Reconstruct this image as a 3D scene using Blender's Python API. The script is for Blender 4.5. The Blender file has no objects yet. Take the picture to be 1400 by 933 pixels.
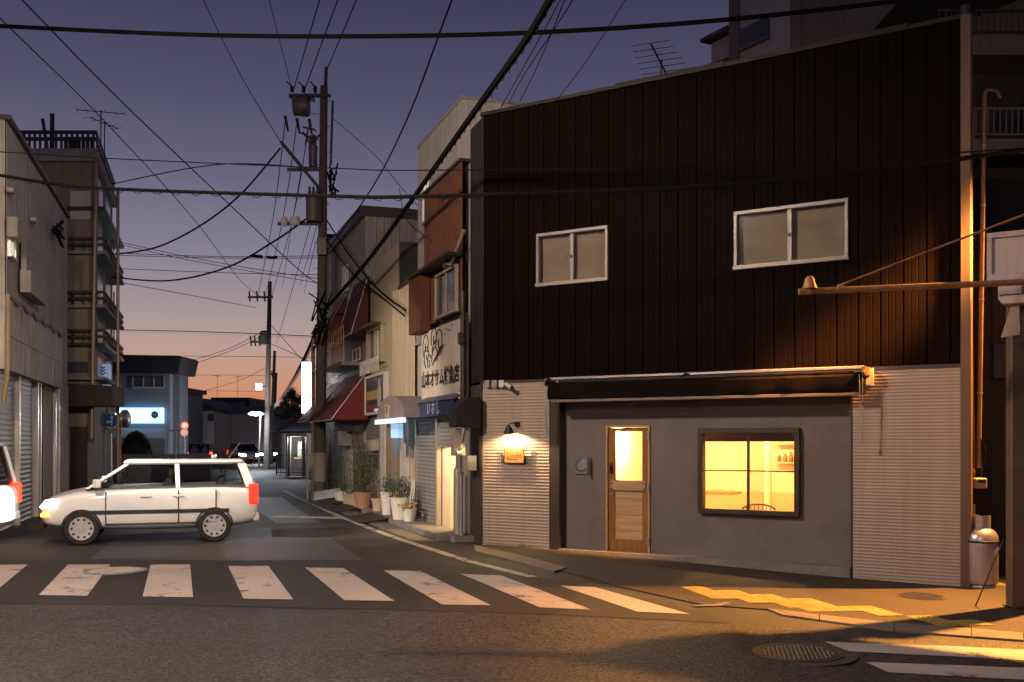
import bpy, bmesh, math, random
from mathutils import Vector, Matrix
random.seed(7)
PI = math.pi
sc = bpy.context.scene
COL = sc.collection
R_ = math.radians

# ------------------------------------------------------------------ camera
FP, HY, CH = 1400.0, 602.0, 1.7          # focal length in photo pixels, horizon row, eye height
cam = bpy.data.cameras.new('camera'); cam.sensor_width = 36; cam.lens = 36 * FP / 1400
cam.shift_y = (HY - 466.5) / 1400
cam.clip_start = 0.05; cam.clip_end = 3000
co = bpy.data.objects.new('camera', cam); COL.objects.link(co)
co.location = (0, 0, CH); co.rotation_euler = (PI / 2, 0, 0)
sc.camera = co

# ------------------------------------------------------------------ world: dusk sky
w = bpy.data.worlds.new('World'); sc.world = w; w.use_nodes = True
nt = w.node_tree; nt.nodes.clear()
def S(c):
    return tuple(((v / 255) / 12.92 if v / 255 <= .04045 else ((v / 255 + .055) / 1.055) ** 2.4) for v in c)
tc = nt.nodes.new('ShaderNodeTexCoord'); sp = nt.nodes.new('ShaderNodeSeparateXYZ')
nt.links.new(tc.outputs['Generated'], sp.inputs[0])
ramp = nt.nodes.new('ShaderNodeValToRGB')
stops = [(0.0, (150, 78, 60)), (.022, (196, 112, 82)), (.045, (208, 142, 110)), (.085, (188, 157, 145)), (.122, (164, 148, 151)),
         (.177, (131, 126, 146)), (.244, (103, 101, 125)), (.307, (82, 80, 106)), (.395, (62, 60, 88)), (.6, (42, 41, 66)), (1.0, (26, 28, 56))]
while len(ramp.color_ramp.elements) < len(stops): ramp.color_ramp.elements.new(.5)
for e, (p, c) in zip(ramp.color_ramp.elements, stops):
    e.position = p; e.color = S(c) + (1,)
nt.links.new(sp.outputs['Z'], ramp.inputs[0])
# away from the sunset the horizon is dull blue
vm = nt.nodes.new('ShaderNodeVectorMath'); vm.operation = 'DOT_PRODUCT'
nt.links.new(tc.outputs['Generated'], vm.inputs[0]); vm.inputs[1].default_value = (-.29, .957, 0)
mr = nt.nodes.new('ShaderNodeMapRange'); mr.inputs['From Min'].default_value = -.3; mr.inputs['From Max'].default_value = .75
nt.links.new(vm.outputs['Value'], mr.inputs['Value'])
ramp2 = nt.nodes.new('ShaderNodeValToRGB')
ramp2.color_ramp.elements[0].color = S((70, 66, 92)) + (1,); ramp2.color_ramp.elements[1].color = S((26, 28, 56)) + (1,)
nt.links.new(sp.outputs['Z'], ramp2.inputs[0])
mx = nt.nodes.new('ShaderNodeMix'); mx.data_type = 'RGBA'
nt.links.new(mr.outputs[0], mx.inputs['Factor']); nt.links.new(ramp2.outputs[0], mx.inputs[6]); nt.links.new(ramp.outputs[0], mx.inputs[7])
bg = nt.nodes.new('ShaderNodeBackground'); bg.inputs[1].default_value = 1.0
nt.links.new(mx.outputs[2], bg.inputs[0])
# the physical sky after sunset, added at low strength
sky = nt.nodes.new('ShaderNodeTexSky'); sky.sky_type = 'NISHITA'; sky.sun_disc = False
sky.sun_elevation = R_(-4); sky.sun_rotation = R_(-16)
bg2 = nt.nodes.new('ShaderNodeBackground'); bg2.inputs[1].default_value = .02
nt.links.new(sky.outputs[0], bg2.inputs[0])
ad = nt.nodes.new('ShaderNodeAddShader'); nt.links.new(bg.outputs[0], ad.inputs[0]); nt.links.new(bg2.outputs[0], ad.inputs[1])
wo = nt.nodes.new('ShaderNodeOutputWorld'); nt.links.new(ad.outputs[0], wo.inputs[0])

vs = sc.view_settings
sc.display_settings.display_device = 'sRGB'
vs.view_transform = 'Standard'; vs.look = 'None'; vs.exposure = 0.0; vs.gamma = 1.0; vs.use_curve_mapping = False
cy = sc.cycles
cy.use_denoising = True
try: cy.denoiser = 'OPENIMAGEDENOISE'
except Exception: pass
cy.max_bounces = 6; cy.diffuse_bounces = 3; cy.glossy_bounces = 3; cy.transmission_bounces = 5; cy.transparent_max_bounces = 8
cy.caustics_reflective = False; cy.caustics_refractive = False
cy.sample_clamp_indirect = 3.0; cy.sample_clamp_direct = 0
cy.use_light_tree = True

# ------------------------------------------------------------------ lamps' light (their posts are built further down)
def light(name, kind, loc, power, color, size=.1, target=None, spot=None, blend=.3, parent=None):
    l = bpy.data.lights.new(name, kind); l.energy = power; l.color = color
    if kind in ('POINT', 'SPOT'): l.shadow_soft_size = size
    if kind == 'SPOT': l.spot_size = R_(spot or 120); l.spot_blend = blend
    if kind == 'AREA': l.size = size
    o = bpy.data.objects.new(name, l); COL.objects.link(o); o.location = loc
    if target is not None:
        o.rotation_euler = (Vector(target) - Vector(loc)).to_track_quat('-Z', 'Y').to_euler()
    if parent: o.parent = parent
    return o
SODIUM = (1.0, .40, .075)
WARMW = (1.0, .80, .68)
LAMP_RIGHT = (8.3, 13.1, 6.6)
LAMP_BEAM = (9.3, 9.3, 8.0)               # second sodium lamp grazing the dark wall from the right
FILL_ROW = (-9.7, 14.2, 5.2)              # added unseen lamp that brightens the shop row from the left             
LAMP_BACK = (-3.5, -5.5, 6.2)            # lamp across the road behind the photographer
LAMP_LEFT = (-5.6, 8.5, 7.2)           # lamp on the corner at the left, out of frame
FILL_LEFT_WALL = (3.0, 5.0, 7.6)  # added unseen flood lamp, there only to brighten the left building
light('sodium_lamp_light', 'SPOT', LAMP_RIGHT, 19000, SODIUM, .10, (4.5, 10.3, .0), 62, 1.0)
light('lamp_light', 'SPOT', LAMP_BACK, 1500, WARMW, .6, (-4.5, 9, 0), 150, .5)
light('lamp_light', 'SPOT', FILL_LEFT_WALL, 6500, (1.0, .86, .74), .3, (-10.4, 22, 3.4), 38, .8)
light('sodium_lamp_light', 'SPOT', LAMP_BEAM, 170000, SODIUM, .3, (4.4, 13.6, 2.95), 9.0, 1.0)
light('lamp_light', 'SPOT', FILL_ROW, 4200, (1.0, .84, .68), .15, (-3.2, 21.8, .8), 52, .5)
light('lamp_light', 'SPOT', LAMP_LEFT, 3300, (1.0, .76, .58), .35, (-4.0, 13.5, 0), 150, .5)

# ------------------------------------------------------------------ materials
MATS = {}
def mat(name, col, rough=.7, metal=0.0, var=.18, scale=3.0, bump=0.0, bscale=60.0, streak=0.0, dirt=None, emit=None, estr=0, spec=None, coat=0, island=0.0, stain=0.0):
    """procedural principled: base colour varied by object-space noise, optional vertical streaks, grain bump"""
    if name in MATS: return MATS[name]
    m = bpy.data.materials.new(name); m.use_nodes = True
    t = m.node_tree; n = t.nodes; b = n['Principled BSDF']
    b.inputs['Roughness'].default_value = rough; b.inputs['Metallic'].default_value = metal
    if spec is not None: b.inputs['Specular IOR Level'].default_value = spec
    if coat: b.inputs['Coat Weight'].default_value = coat; b.inputs['Coat Roughness'].default_value = .08
    tc = n.new('ShaderNodeTexCoord')
    nz = n.new('ShaderNodeTexNoise'); nz.inputs['Scale'].default_value = scale; nz.inputs['Detail'].default_value = 6; nz.inputs['Roughness'].default_value = .65
    t.links.new(tc.outputs['Object'], nz.inputs['Vector'])
    cr = n.new('ShaderNodeValToRGB')
    lo = tuple(max(0, c * (1 - var)) for c in col[:3]); hi = tuple(min(1, c * (1 + var)) for c in col[:3])
    cr.color_ramp.elements[0].position = .3; cr.color_ramp.elements[1].position = .7
    cr.color_ramp.elements[0].color = lo + (1,); cr.color_ramp.elements[1].color = hi + (1,)
    t.links.new(nz.outputs['Fac'], cr.inputs[0]); out = cr.outputs[0]
    def mul(a, fac, colr):
        k = n.new('ShaderNodeMix'); k.data_type = 'RGBA'; k.blend_type = 'MULTIPLY'
        t.links.new(fac, k.inputs['Factor']); t.links.new(a, k.inputs[6]); k.inputs[7].default_value = colr + (1,)
        return k.outputs[2]
    if streak:
        mp = n.new('ShaderNodeMapping'); mp.inputs['Scale'].default_value = (7, 7, .35)
        t.links.new(tc.outputs['Object'], mp.inputs[0])
        n2 = n.new('ShaderNodeTexNoise'); n2.inputs['Scale'].default_value = 1.6; n2.inputs['Detail'].default_value = 5
        t.links.new(mp.outputs[0], n2.inputs['Vector'])
        c2 = n.new('ShaderNodeMapRange'); c2.inputs['From Min'].default_value = .45; c2.inputs['From Max'].default_value = .75; c2.inputs['To Max'].default_value = streak
        t.links.new(n2.outputs['Fac'], c2.inputs['Value'])
        out = mul(out, c2.outputs[0], dirt or (.35, .28, .22))
    if stain:
        n3 = n.new('ShaderNodeTexNoise'); n3.inputs['Scale'].default_value = scale * .4; n3.inputs['Detail'].default_value = 8; n3.inputs['Roughness'].default_value = .75
        t.links.new(tc.outputs['Object'], n3.inputs['Vector'])
        c3 = n.new('ShaderNodeMapRange'); c3.inputs['From Min'].default_value = .5; c3.inputs['From Max'].default_value = .66; c3.inputs['To Max'].default_value = stain
        t.links.new(n3.outputs['Fac'], c3.inputs['Value'])
        out = mul(out, c3.outputs[0], dirt or (.35, .28, .22))
    if island:
        gi = n.new('ShaderNodeNewGeometry'); hv = n.new('ShaderNodeHueSaturation')
        mm = n.new('ShaderNodeMapRange'); mm.inputs['To Min'].default_value = 1 - island; mm.inputs['To Max'].default_value = 1 + island
        t.links.new(gi.outputs['Random Per Island'], mm.inputs['Value']); t.links.new(mm.outputs[0], hv.inputs['Value'])
        t.links.new(out, hv.inputs['Color']); out = hv.outputs[0]
    t.links.new(out, b.inputs['Base Color'])
    # roughness variation
    rr = n.new('ShaderNodeMapRange'); rr.inputs['To Min'].default_value = max(.02, rough - .1); rr.inputs['To Max'].default_value = min(1, rough + .1)
    t.links.new(nz.outputs['Fac'], rr.inputs['Value']); t.links.new(rr.outputs[0], b.inputs['Roughness'])
    if bump:
        nb = n.new('ShaderNodeTexNoise'); nb.inputs['Scale'].default_value = bscale; nb.inputs['Detail'].default_value = 4
        t.links.new(tc.outputs['Object'], nb.inputs['Vector'])
        bp = n.new('ShaderNodeBump'); bp.inputs['Strength'].default_value = bump; bp.inputs['Distance'].default_value = .01
        t.links.new(nb.outputs['Fac'], bp.inputs['Height']); t.links.new(bp.outputs[0], b.inputs['Normal'])
    if emit:
        b.inputs['Emission Color'].default_value = emit + (1,); b.inputs['Emission Strength'].default_value = estr
    MATS[name] = m
    return m

def wood(name, c1, c2, scale=3.0, axis='Z'):
    m = bpy.data.materials.new(name); m.use_nodes = True; t = m.node_tree; n = t.nodes; b = n['Principled BSDF']
    tc = n.new('ShaderNodeTexCoord'); mp = n.new('ShaderNodeMapping')
    mp.inputs['Scale'].default_value = (14, 14, .8) if axis == 'Z' else (.8, 14, 14)
    t.links.new(tc.outputs['Object'], mp.inputs[0])
    nz = n.new('ShaderNodeTexNoise'); nz.inputs['Scale'].default_value = scale; nz.inputs['Detail'].default_value = 5; nz.inputs['Distortion'].default_value = .6
    t.links.new(mp.outputs[0], nz.inputs['Vector'])
    cr = n.new('ShaderNodeValToRGB'); cr.color_ramp.elements[0].position = .3; cr.color_ramp.elements[1].position = .72
    cr.color_ramp.elements[0].color = c1 + (1,); cr.color_ramp.elements[1].color = c2 + (1,)
    t.links.new(nz.outputs['Fac'], cr.inputs[0]); t.links.new(cr.outputs[0], b.inputs['Base Color'])
    b.inputs['Roughness'].default_value = .5
    return m

def glass_mat(name, tint=(.9, .95, .95), alpha=.12, rough=.03):
    """thin window glass: mostly transparent with a glossy reflection"""
    m = bpy.data.materials.new(name); m.use_nodes = True; t = m.node_tree; n = t.nodes; n.clear()
    tr = n.new('ShaderNodeBsdfTransparent'); tr.inputs[0].default_value = tint + (1,)
    gl = n.new('ShaderNodeBsdfGlossy'); gl.inputs['Roughness'].default_value = rough
    fr = n.new('ShaderNodeFresnel'); fr.inputs[0].default_value = 1.5
    ma = n.new('ShaderNodeMath'); ma.operation = 'ADD'; ma.inputs[1].default_value = alpha * .3
    t.links.new(fr.outputs[0], ma.inputs[0])
    mx = n.new('ShaderNodeMixShader'); t.links.new(ma.outputs[0], mx.inputs[0]); t.links.new(tr.outputs[0], mx.inputs[1]); t.links.new(gl.outputs[0], mx.inputs[2])
    o = n.new('ShaderNodeOutputMaterial'); t.links.new(mx.outputs[0], o.inputs[0])
    MATS[name] = m
    return m

def asphalt(name, base, grain, gscale=90., rough=.75, patch=.25, bump=.7, crack=True):
    m = bpy.data.materials.new(name); m.use_nodes = True; t = m.node_tree; n = t.nodes; b = n['Principled BSDF']
    tc = n.new('ShaderNodeTexCoord')
    n1 = n.new('ShaderNodeTexNoise'); n1.inputs['Scale'].default_value = .7; n1.inputs['Detail'].default_value = 8; n1.inputs['Roughness'].default_value = .6
    n2 = n.new('ShaderNodeTexVoronoi'); n2.inputs['Scale'].default_value = gscale
    n3 = n.new('ShaderNodeTexNoise'); n3.inputs['Scale'].default_value = gscale * .8; n3.inputs['Detail'].default_value = 4; n3.inputs['Roughness'].default_value = .7
    for k in (n1, n2, n3): t.links.new(tc.outputs['Object'], k.inputs['Vector'])
    cr = n.new('ShaderNodeValToRGB'); cr.color_ramp.elements[0].position = .35; cr.color_ramp.elements[1].position = .65
    cr.color_ramp.elements[0].color = tuple(c * (1 - patch) for c in base) + (1,); cr.color_ramp.elements[1].color = tuple(c * (1 + patch) for c in base) + (1,)
    t.links.new(n1.outputs['Fac'], cr.inputs[0])
    g = n.new('ShaderNodeMapRange'); g.inputs['From Min'].default_value = .35; g.inputs['From Max'].default_value = .7
    g.inputs['To Min'].default_value = 1 - grain; g.inputs['To Max'].default_value = 1 + grain
    sc_c = n.new('ShaderNodeSeparateColor'); t.links.new(n2.outputs['Color'], sc_c.inputs[0])
    gm = n.new('ShaderNodeMath'); gm.operation = 'MULTIPLY_ADD'; gm.inputs[1].default_value = .32
    t.links.new(sc_c.outputs[0], gm.inputs[0])
    g2 = n.new('ShaderNodeMath'); g2.operation = 'SUBTRACT'; g2.inputs[1].default_value = .16; t.links.new(n3.outputs['Fac'], g2.inputs[0])
    t.links.new(g2.outputs[0], gm.inputs[2]); t.links.new(gm.outputs[0], g.inputs['Value'])
    vm = n.new('ShaderNodeVectorMath'); vm.operation = 'SCALE'; t.links.new(cr.outputs[0], vm.inputs[0]); t.links.new(g.outputs[0], vm.inputs['Scale'])
    out = vm.outputs[0]
    if crack:
        dn = n.new('ShaderNodeTexNoise'); dn.inputs['Scale'].default_value = 1.4; dn.inputs['Detail'].default_value = 4
        t.links.new(tc.outputs['Object'], dn.inputs['Vector'])
        mxv = n.new('ShaderNodeMix'); mxv.data_type = 'RGBA'; mxv.inputs['Factor'].default_value = .25
        t.links.new(tc.outputs['Object'], mxv.inputs[6]); t.links.new(dn.outputs['Color'], mxv.inputs[7])
        vc = n.new('ShaderNodeTexVoronoi'); vc.feature = 'DISTANCE_TO_EDGE'; vc.inputs['Scale'].default_value = .42
        t.links.new(mxv.outputs[2], vc.inputs['Vector'])
        c4 = n.new('ShaderNodeMapRange'); c4.inputs['From Min'].default_value = .0; c4.inputs['From Max'].default_value = .006; c4.inputs['To Min'].default_value = .45
        t.links.new(vc.outputs['Distance'], c4.inputs['Value'])
        v2 = n.new('ShaderNodeVectorMath'); v2.operation = 'SCALE'; t.links.new(out, v2.inputs[0]); t.links.new(c4.outputs[0], v2.inputs['Scale']); out = v2.outputs[0]
    t.links.new(out, b.inputs['Base Color'])
    r = n.new('ShaderNodeMapRange'); r.inputs['To Min'].default_value = rough - .12; r.inputs['To Max'].default_value = rough + .12
    t.links.new(n1.outputs['Fac'], r.inputs['Value']); t.links.new(r.outputs[0], b.inputs['Roughness'])
    mth = n.new('ShaderNodeMath'); mth.operation = 'ADD'
    t.links.new(n2.outputs['Distance'], mth.inputs[0]); t.links.new(n3.outputs['Fac'], mth.inputs[1])
    bp = n.new('ShaderNodeBump'); bp.inputs['Strength'].default_value = bump; bp.inputs['Distance'].default_value = .012
    t.links.new(mth.outputs[0], bp.inputs['Height']); t.links.new(bp.outputs[0], b.inputs['Normal'])
    return m

def paint_mat(name, col, wear=.5, under=(.05, .045, .042), scale=2.2):
    """road paint, worn through to the asphalt in patches and fine speckle"""
    m = bpy.data.materials.new(name); m.use_nodes = True; t = m.node_tree; n = t.nodes; b = n['Principled BSDF']
    tc = n.new('ShaderNodeTexCoord')
    n1 = n.new('ShaderNodeTexNoise'); n1.inputs['Scale'].default_value = scale; n1.inputs['Detail'].default_value = 9; n1.inputs['Roughness'].default_value = .72
    n2 = n.new('ShaderNodeTexNoise'); n2.inputs['Scale'].default_value = 70; n2.inputs['Detail'].default_value = 3
    n3 = n.new('ShaderNodeTexNoise'); n3.inputs['Scale'].default_value = 1.1; n3.inputs['Detail'].default_value = 5
    for k in (n1, n2, n3): t.links.new(tc.outputs['Object'], k.inputs['Vector'])
    ma = n.new('ShaderNodeMath'); ma.operation = 'MULTIPLY_ADD'; ma.inputs[1].default_value = .22
    t.links.new(n2.outputs['Fac'], ma.inputs[0]); t.links.new(n1.outputs['Fac'], ma.inputs[2])
    mr = n.new('ShaderNodeMapRange'); mr.inputs['From Min'].default_value = .78 - .1 * wear; mr.inputs['From Max'].default_value = .86 - .1 * wear
    t.links.new(ma.outputs[0], mr.inputs['Value'])
    c0 = n.new('ShaderNodeValToRGB'); c0.color_ramp.elements[0].position = .3; c0.color_ramp.elements[1].position = .7
    c0.color_ramp.elements[0].color = tuple(c * .78 for c in col) + (1,); c0.color_ramp.elements[1].color = col + (1,)
    t.links.new(n3.outputs['Fac'], c0.inputs[0])
    mx = n.new('ShaderNodeMix'); mx.data_type = 'RGBA'; t.links.new(mr.outputs[0], mx.inputs['Factor'])
    t.links.new(c0.outputs[0], mx.inputs[6]); mx.inputs[7].default_value = under + (1,)
    t.links.new(mx.outputs[2], b.inputs['Base Color']); b.inputs['Roughness'].default_value = .7
    bp = n.new('ShaderNodeBump'); bp.inputs['Strength'].default_value = .35; bp.inputs['Distance'].default_value = .008
    t.links.new(n2.outputs['Fac'], bp.inputs['Height']); t.links.new(bp.outputs[0], b.inputs['Normal'])
    return m

def glow(name, col, strength):
    m = bpy.data.materials.new(name); m.use_nodes = True; t = m.node_tree; n = t.nodes; b = n['Principled BSDF']
    b.inputs['Base Color'].default_value = col + (1,); b.inputs['Emission Color'].default_value = col + (1,); b.inputs['Emission Strength'].default_value = strength
    b.inputs['Roughness'].default_value = .4
    return m

# ------------------------------------------------------------------ mesh builder
class MB:
    def __init__(s): s.v = []; s.f = []; s.M = None
    def add(s, vs, fs):
        o = len(s.v); s.v += [tuple(v) for v in vs]; s.f += [tuple(i + o for i in f) for f in fs]; return s
    def quad(s, a, b, c, d): return s.add([a, b, c, d], [(0, 1, 2, 3)])
    def box(s, x0, x1, y0, y1, z0, z1):
        x0, x1 = min(x0, x1), max(x0, x1); y0, y1 = min(y0, y1), max(y0, y1); z0, z1 = min(z0, z1), max(z0, z1)
        return s.add([(x0, y0, z0), (x1, y0, z0), (x1, y1, z0), (x0, y1, z0), (x0, y0, z1), (x1, y0, z1), (x1, y1, z1), (x0, y1, z1)],
                     [(0, 3, 2, 1), (4, 5, 6, 7), (0, 1, 5, 4), (1, 2, 6, 5), (2, 3, 7, 6), (3, 0, 4, 7)])
    def prism_xz(s, poly, y0, y1):
        """polygon in x,z swept from y0 to y1"""
        n = len(poly)
        vs = [(x, y0, z) for x, z in poly] + [(x, y1, z) for x, z in poly]
        fs = [tuple(range(n)), tuple(range(2 * n - 1, n - 1, -1))] + [(i, i + n, (i + 1) % n + n, (i + 1) % n) for i in range(n)]
        return s.add(vs, fs)
    def prism_xy(s, poly, z0, z1):
        n = len(poly)
        vs = [(x, y, z0) for x, y in poly] + [(x, y, z1) for x, y in poly]
        fs = [tuple(range(n - 1, -1, -1)), tuple(range(n, 2 * n))] + [(i, (i + 1) % n, (i + 1) % n + n, i + n) for i in range(n)]
        return s.add(vs, fs)
    def prism_yz(s, poly, x0, x1):
        n = len(poly)
        vs = [(x0, y, z) for y, z in poly] + [(x1, y, z) for y, z in poly]
        fs = [tuple(range(n)), tuple(range(2 * n - 1, n - 1, -1))] + [(i, i + n, (i + 1) % n + n, (i + 1) % n) for i in range(n)]
        return s.add(vs, fs)
    def tube(s, path, r, n=8, cap=True, r2=None):
        path = [Vector(p) for p in path]; m = len(path); rings = []
        up = Vector((0, 0, 1))
        for i, p in enumerate(path):
            d = (path[min(i + 1, m - 1)] - path[max(i - 1, 0)]).normalized()
            a = d.cross(up)
            if a.length < .05: a = d.cross(Vector((0, 1, 0)))
            a.normalize(); b = d.cross(a).normalized()
            rr = r if r2 is None else r + (r2 - r) * i / max(1, m - 1)
            if isinstance(r, (list, tuple)): rr = r[i]
            rings.append([p + a * rr * math.cos(2 * PI * k / n) + b * rr * math.sin(2 * PI * k / n) for k in range(n)])
        vs = [v for ring in rings for v in ring]; fs = []
        for i in range(m - 1):
            for k in range(n):
                k2 = (k + 1) % n
                fs.append((i * n + k, i * n + k2, (i + 1) * n + k2, (i + 1) * n + k))
        if cap:
            fs.append(tuple(range(n - 1, -1, -1))); fs.append(tuple((m - 1) * n + k for k in range(n)))
        return s.add(vs, fs)
    def lathe(s, prof, loc=(0, 0, 0), n=20, axis='Z', cap=True):
        vs = []; fs = []; m = len(prof)
        for r, h in prof:
            for k in range(n):
                a = 2 * PI * k / n; c, q = r * math.cos(a), r * math.sin(a)
                p = (c, q, h) if axis == 'Z' else ((c, h, q) if axis == 'Y' else (h, c, q))
                vs.append((p[0] + loc[0], p[1] + loc[1], p[2] + loc[2]))
        for i in range(m - 1):
            for k in range(n):
                k2 = (k + 1) % n
                fs.append((i * n + k, i * n + k2, (i + 1) * n + k2, (i + 1) * n + k))
        if cap: fs.append(tuple(range(n - 1, -1, -1))); fs.append(tuple((m - 1) * n + k for k in range(n)))
        return s.add(vs, fs)
    def panel(s, s0, s1, z0, z1, holes=(), prof=None, y=0.0, zprof=None, back=None):
        """upright sheet with rectangular holes; prof = list of (s, dy) breakpoints for vertical ribs,
        zprof = list of (z, dy) for horizontal ribs"""
        xs = {s0, s1}; zs = {z0, z1}
        pr = None; zr = None
        if prof: xs |= {a for a, _ in prof if s0 < a < s1}
        if zprof: zs |= {a for a, _ in zprof if z0 < a < z1}
        for h in holes:
            xs |= {q for q in h[:2] if s0 < q < s1}; zs |= {q for q in h[2:] if z0 < q < z1}
        def clean(v):
            v = sorted(v); o = [v[0]]
            for q in v[1:]:
                if q - o[-1] > 1e-5: o.append(q)
            return o
        xs = clean(xs); zs = clean(zs)
        def interp(p, q):
            if not p: return 0.0
            if q <= p[0][0]: return p[0][1]
            for (a, da), (b, db) in zip(p, p[1:]):
                if a <= q <= b: return da if b - a < 1e-9 else da + (db - da) * (q - a) / (b - a)
            return p[-1][1]
        yx = [interp(prof, q) for q in xs]; yz = [interp(zprof, q) for q in zs]
        base = len(s.v); nx = len(xs)
        for j, zz in enumerate(zs):
            for i, xx in enumerate(xs): s.v.append((xx, y + yx[i] + yz[j], zz))
        for j in range(len(zs) - 1):
            for i in range(nx - 1):
                cx, cz = (xs[i] + xs[i + 1]) / 2, (zs[j] + zs[j + 1]) / 2
                if any(h[0] < cx < h[1] and h[2] < cz < h[3] for h in holes): continue
                a = base + j * nx + i
                s.f.append((a, a + 1, a + nx + 1, a + nx))
        return s
    def islands(s):
        par = list(range(len(s.v)))
        def fd(i):
            while par[i] != i: par[i] = par[par[i]]; i = par[i]
            return i
        for f in s.f:
            a = fd(f[0])
            for j in f[1:]: par[fd(j)] = a
        g = {}
        for f in s.f: g.setdefault(fd(f[0]), []).append(f)
        out = []
        for fs in g.values():
            m = MB(); mp = {}
            for f in fs:
                for j in f:
                    if j not in mp: mp[j] = len(m.v); m.v.append(s.v[j])
                m.f.append(tuple(mp[j] for j in f))
            out.append(m)
        return out
    def each(s, name, m, parent=None, **kw):
        """every separate piece becomes a part of its own"""
        return [q.build(name, m, parent, **kw) for q in s.islands()]
    def build(s, name, m, parent=None, smooth=False, bevel=0, loc=None, rot=None, angle=.7):
        me = bpy.data.meshes.new(name); me.from_pydata(s.v, [], s.f)
        bm = bmesh.new(); bm.from_mesh(me)
        bmesh.ops.recalc_face_normals(bm, faces=bm.faces) if len(bm.faces) < 60000 else None
        bm.to_mesh(me); bm.free()
        me.materials.append(m)
        if smooth:
            me.polygons.foreach_set('use_smooth', [True] * len(me.polygons))
            me.set_sharp_from_angle(angle=angle)
        o = bpy.data.objects.new(name, me); COL.objects.link(o)
        if parent is not None: o.parent = parent
        if loc: o.location = loc
        if rot: o.rotation_euler = rot
        if bevel:
            b = o.modifiers.new('bevel', 'BEVEL'); b.width = bevel; b.segments = 1; b.limit_method = 'ANGLE'; b.angle_limit = .6
        return o

def ribs(s0, s1, pitch, groove, depth):
    """boards with narrow grooves between them"""
    p = []; q = s0
    while q < s1:
        p += [(q, 0), (q + groove * .25, depth), (q + groove * .75, depth), (q + groove, 0)]
        q += pitch
    return p
def waves(s0, s1, pitch, depth, n=4):
    out = []; k = int((s1 - s0) / pitch * n) + 1
    for i in range(k + 1):
        q = s0 + i * pitch / n; out.append((q, depth * .5 * (1 - math.cos(2 * PI * i / n))))
    return out
def trapez(s0, s1, pitch, depth):
    p = []; q = s0
    while q < s1:
        p += [(q, 0), (q + pitch * .4, 0), (q + pitch * .5, depth), (q + pitch * .9, depth)]
        q += pitch
    return p

# ------------------------------------------------------------------ things
def tag(o, label, cat, group=None):
    o['label'] = label; o['category'] = cat
    if group: o['group'] = group
    return o
def thing(name, label, cat, loc=(0, 0, 0), rotz=0, group=None):
    o = bpy.data.objects.new(name, None); COL.objects.link(o); o.empty_display_size = .3
    o.location = loc; o.rotation_euler = (0, 0, rotz)
    return tag(o, label, cat, group)
def struct(o, kind='structure'):
    o['kind'] = kind; return o
def dup(o, loc=None, rotz=None, label=None, parent=None):
    c = o.copy(); COL.objects.link(c)
    if parent is not None: c.parent = parent
    if loc is not None: c.location = loc
    if rotz is not None: c.rotation_euler = (0, 0, rotz)
    if label: c['label'] = label
    for ch in list(o.children): dup(ch, parent=c)
    return c

# ------------------------------------------------------------------ from photo pixels to the street
def smooth(t): t = max(0., min(1., t)); return t * t * (3 - 2 * t)
def gz(x, y):
    """the ground falls 14 cm towards the right along the dark building"""
    return -.14 * smooth((x + .3) / 5.8)
def G(px, py):
    z = 0.
    for _ in range(6):
        y = FP * (CH - z) / (py - HY); x = (px - 700) / FP * y; z = gz(x, y)
    return (x, y)
def P(px, py, y): return Vector(((px - 700) / FP * y, y, CH + (HY - py) / FP * y))
class Wall:
    """upright plane over ground points A -> B (left to right as seen); local x along it, local y into the building"""
    def __init__(s, A, B):
        s.A = Vector((A[0], A[1])); s.B = Vector((B[0], B[1])); d = s.B - s.A; s.len = d.length
        s.u = d.normalized(); s.v = Vector((-s.u.y, s.u.x)); s.rot = math.atan2(s.u.y, s.u.x)
        s.loc = (A[0], A[1], 0)
    def at(s, px, py, off=0.0):
        d = Vector(((px - 700) / FP, 1.0)); t = (s.A + s.v * off).dot(s.v) / d.dot(s.v)
        q = d * t - s.A
        return q.dot(s.u), CH + (HY - py) / FP * t
    def s(s, px, off=0.0): return s.at(px, 0, off)[0]
    def z(s, px, py, off=0.0): return s.at(px, py, off)[1]
    def pt(s, q, y, z): p = s.A + s.u * q + s.v * y; return Vector((p.x, p.y, z))

_tx = [0]
def text_mesh(body, size, name, m, parent, loc, rot=(PI / 2, 0, 0), extrude=.004, bold=0.0, align='CENTER', sx=1.0, shear=0.0):
    c = bpy.data.curves.new('lettering', 'FONT'); c.body = body; c.size = size; c.extrude = extrude; c.offset = bold; c.shear = shear
    c.align_x = align; c.align_y = 'CENTER'; c.resolution_u = 3
    o = bpy.data.objects.new('lettering', c); COL.objects.link(o)
    dg = bpy.context.evaluated_depsgraph_get(); me = bpy.data.meshes.new_from_object(o.evaluated_get(dg))
    COL.objects.unlink(o); bpy.data.objects.remove(o)
    me.materials.clear(); me.materials.append(m); me.name = name
    r = bpy.data.objects.new(name, me); COL.objects.link(r); r.parent = parent; r.location = loc; r.rotation_euler = rot; r.scale = (sx, 1, 1)
    return r

def leaves(n, fn, size, mb=None, flat=.3):
    mb = mb or MB()
    for _ in range(n):
        p = fn(); a = random.uniform(0, 2 * PI); t = random.uniform(-.9, .9) ; L = size * random.uniform(.6, 1.3); W = L * random.uniform(.3, .5)
        d = Vector((math.cos(a) * math.cos(t), math.sin(a) * math.cos(t), math.sin(t))); side = d.cross(Vector((random.uniform(-.4, .4), random.uniform(-.4, .4), 1))).normalized()
        up = side.cross(d) * W * flat; p = Vector(p)
        mb.add([p, p + d * L * .5 + side * W * .5 + up * .5, p + d * L, p + d * L * .5 - side * W * .5 + up * .5], [(0, 1, 2), (0, 2, 3)])
    return mb

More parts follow.
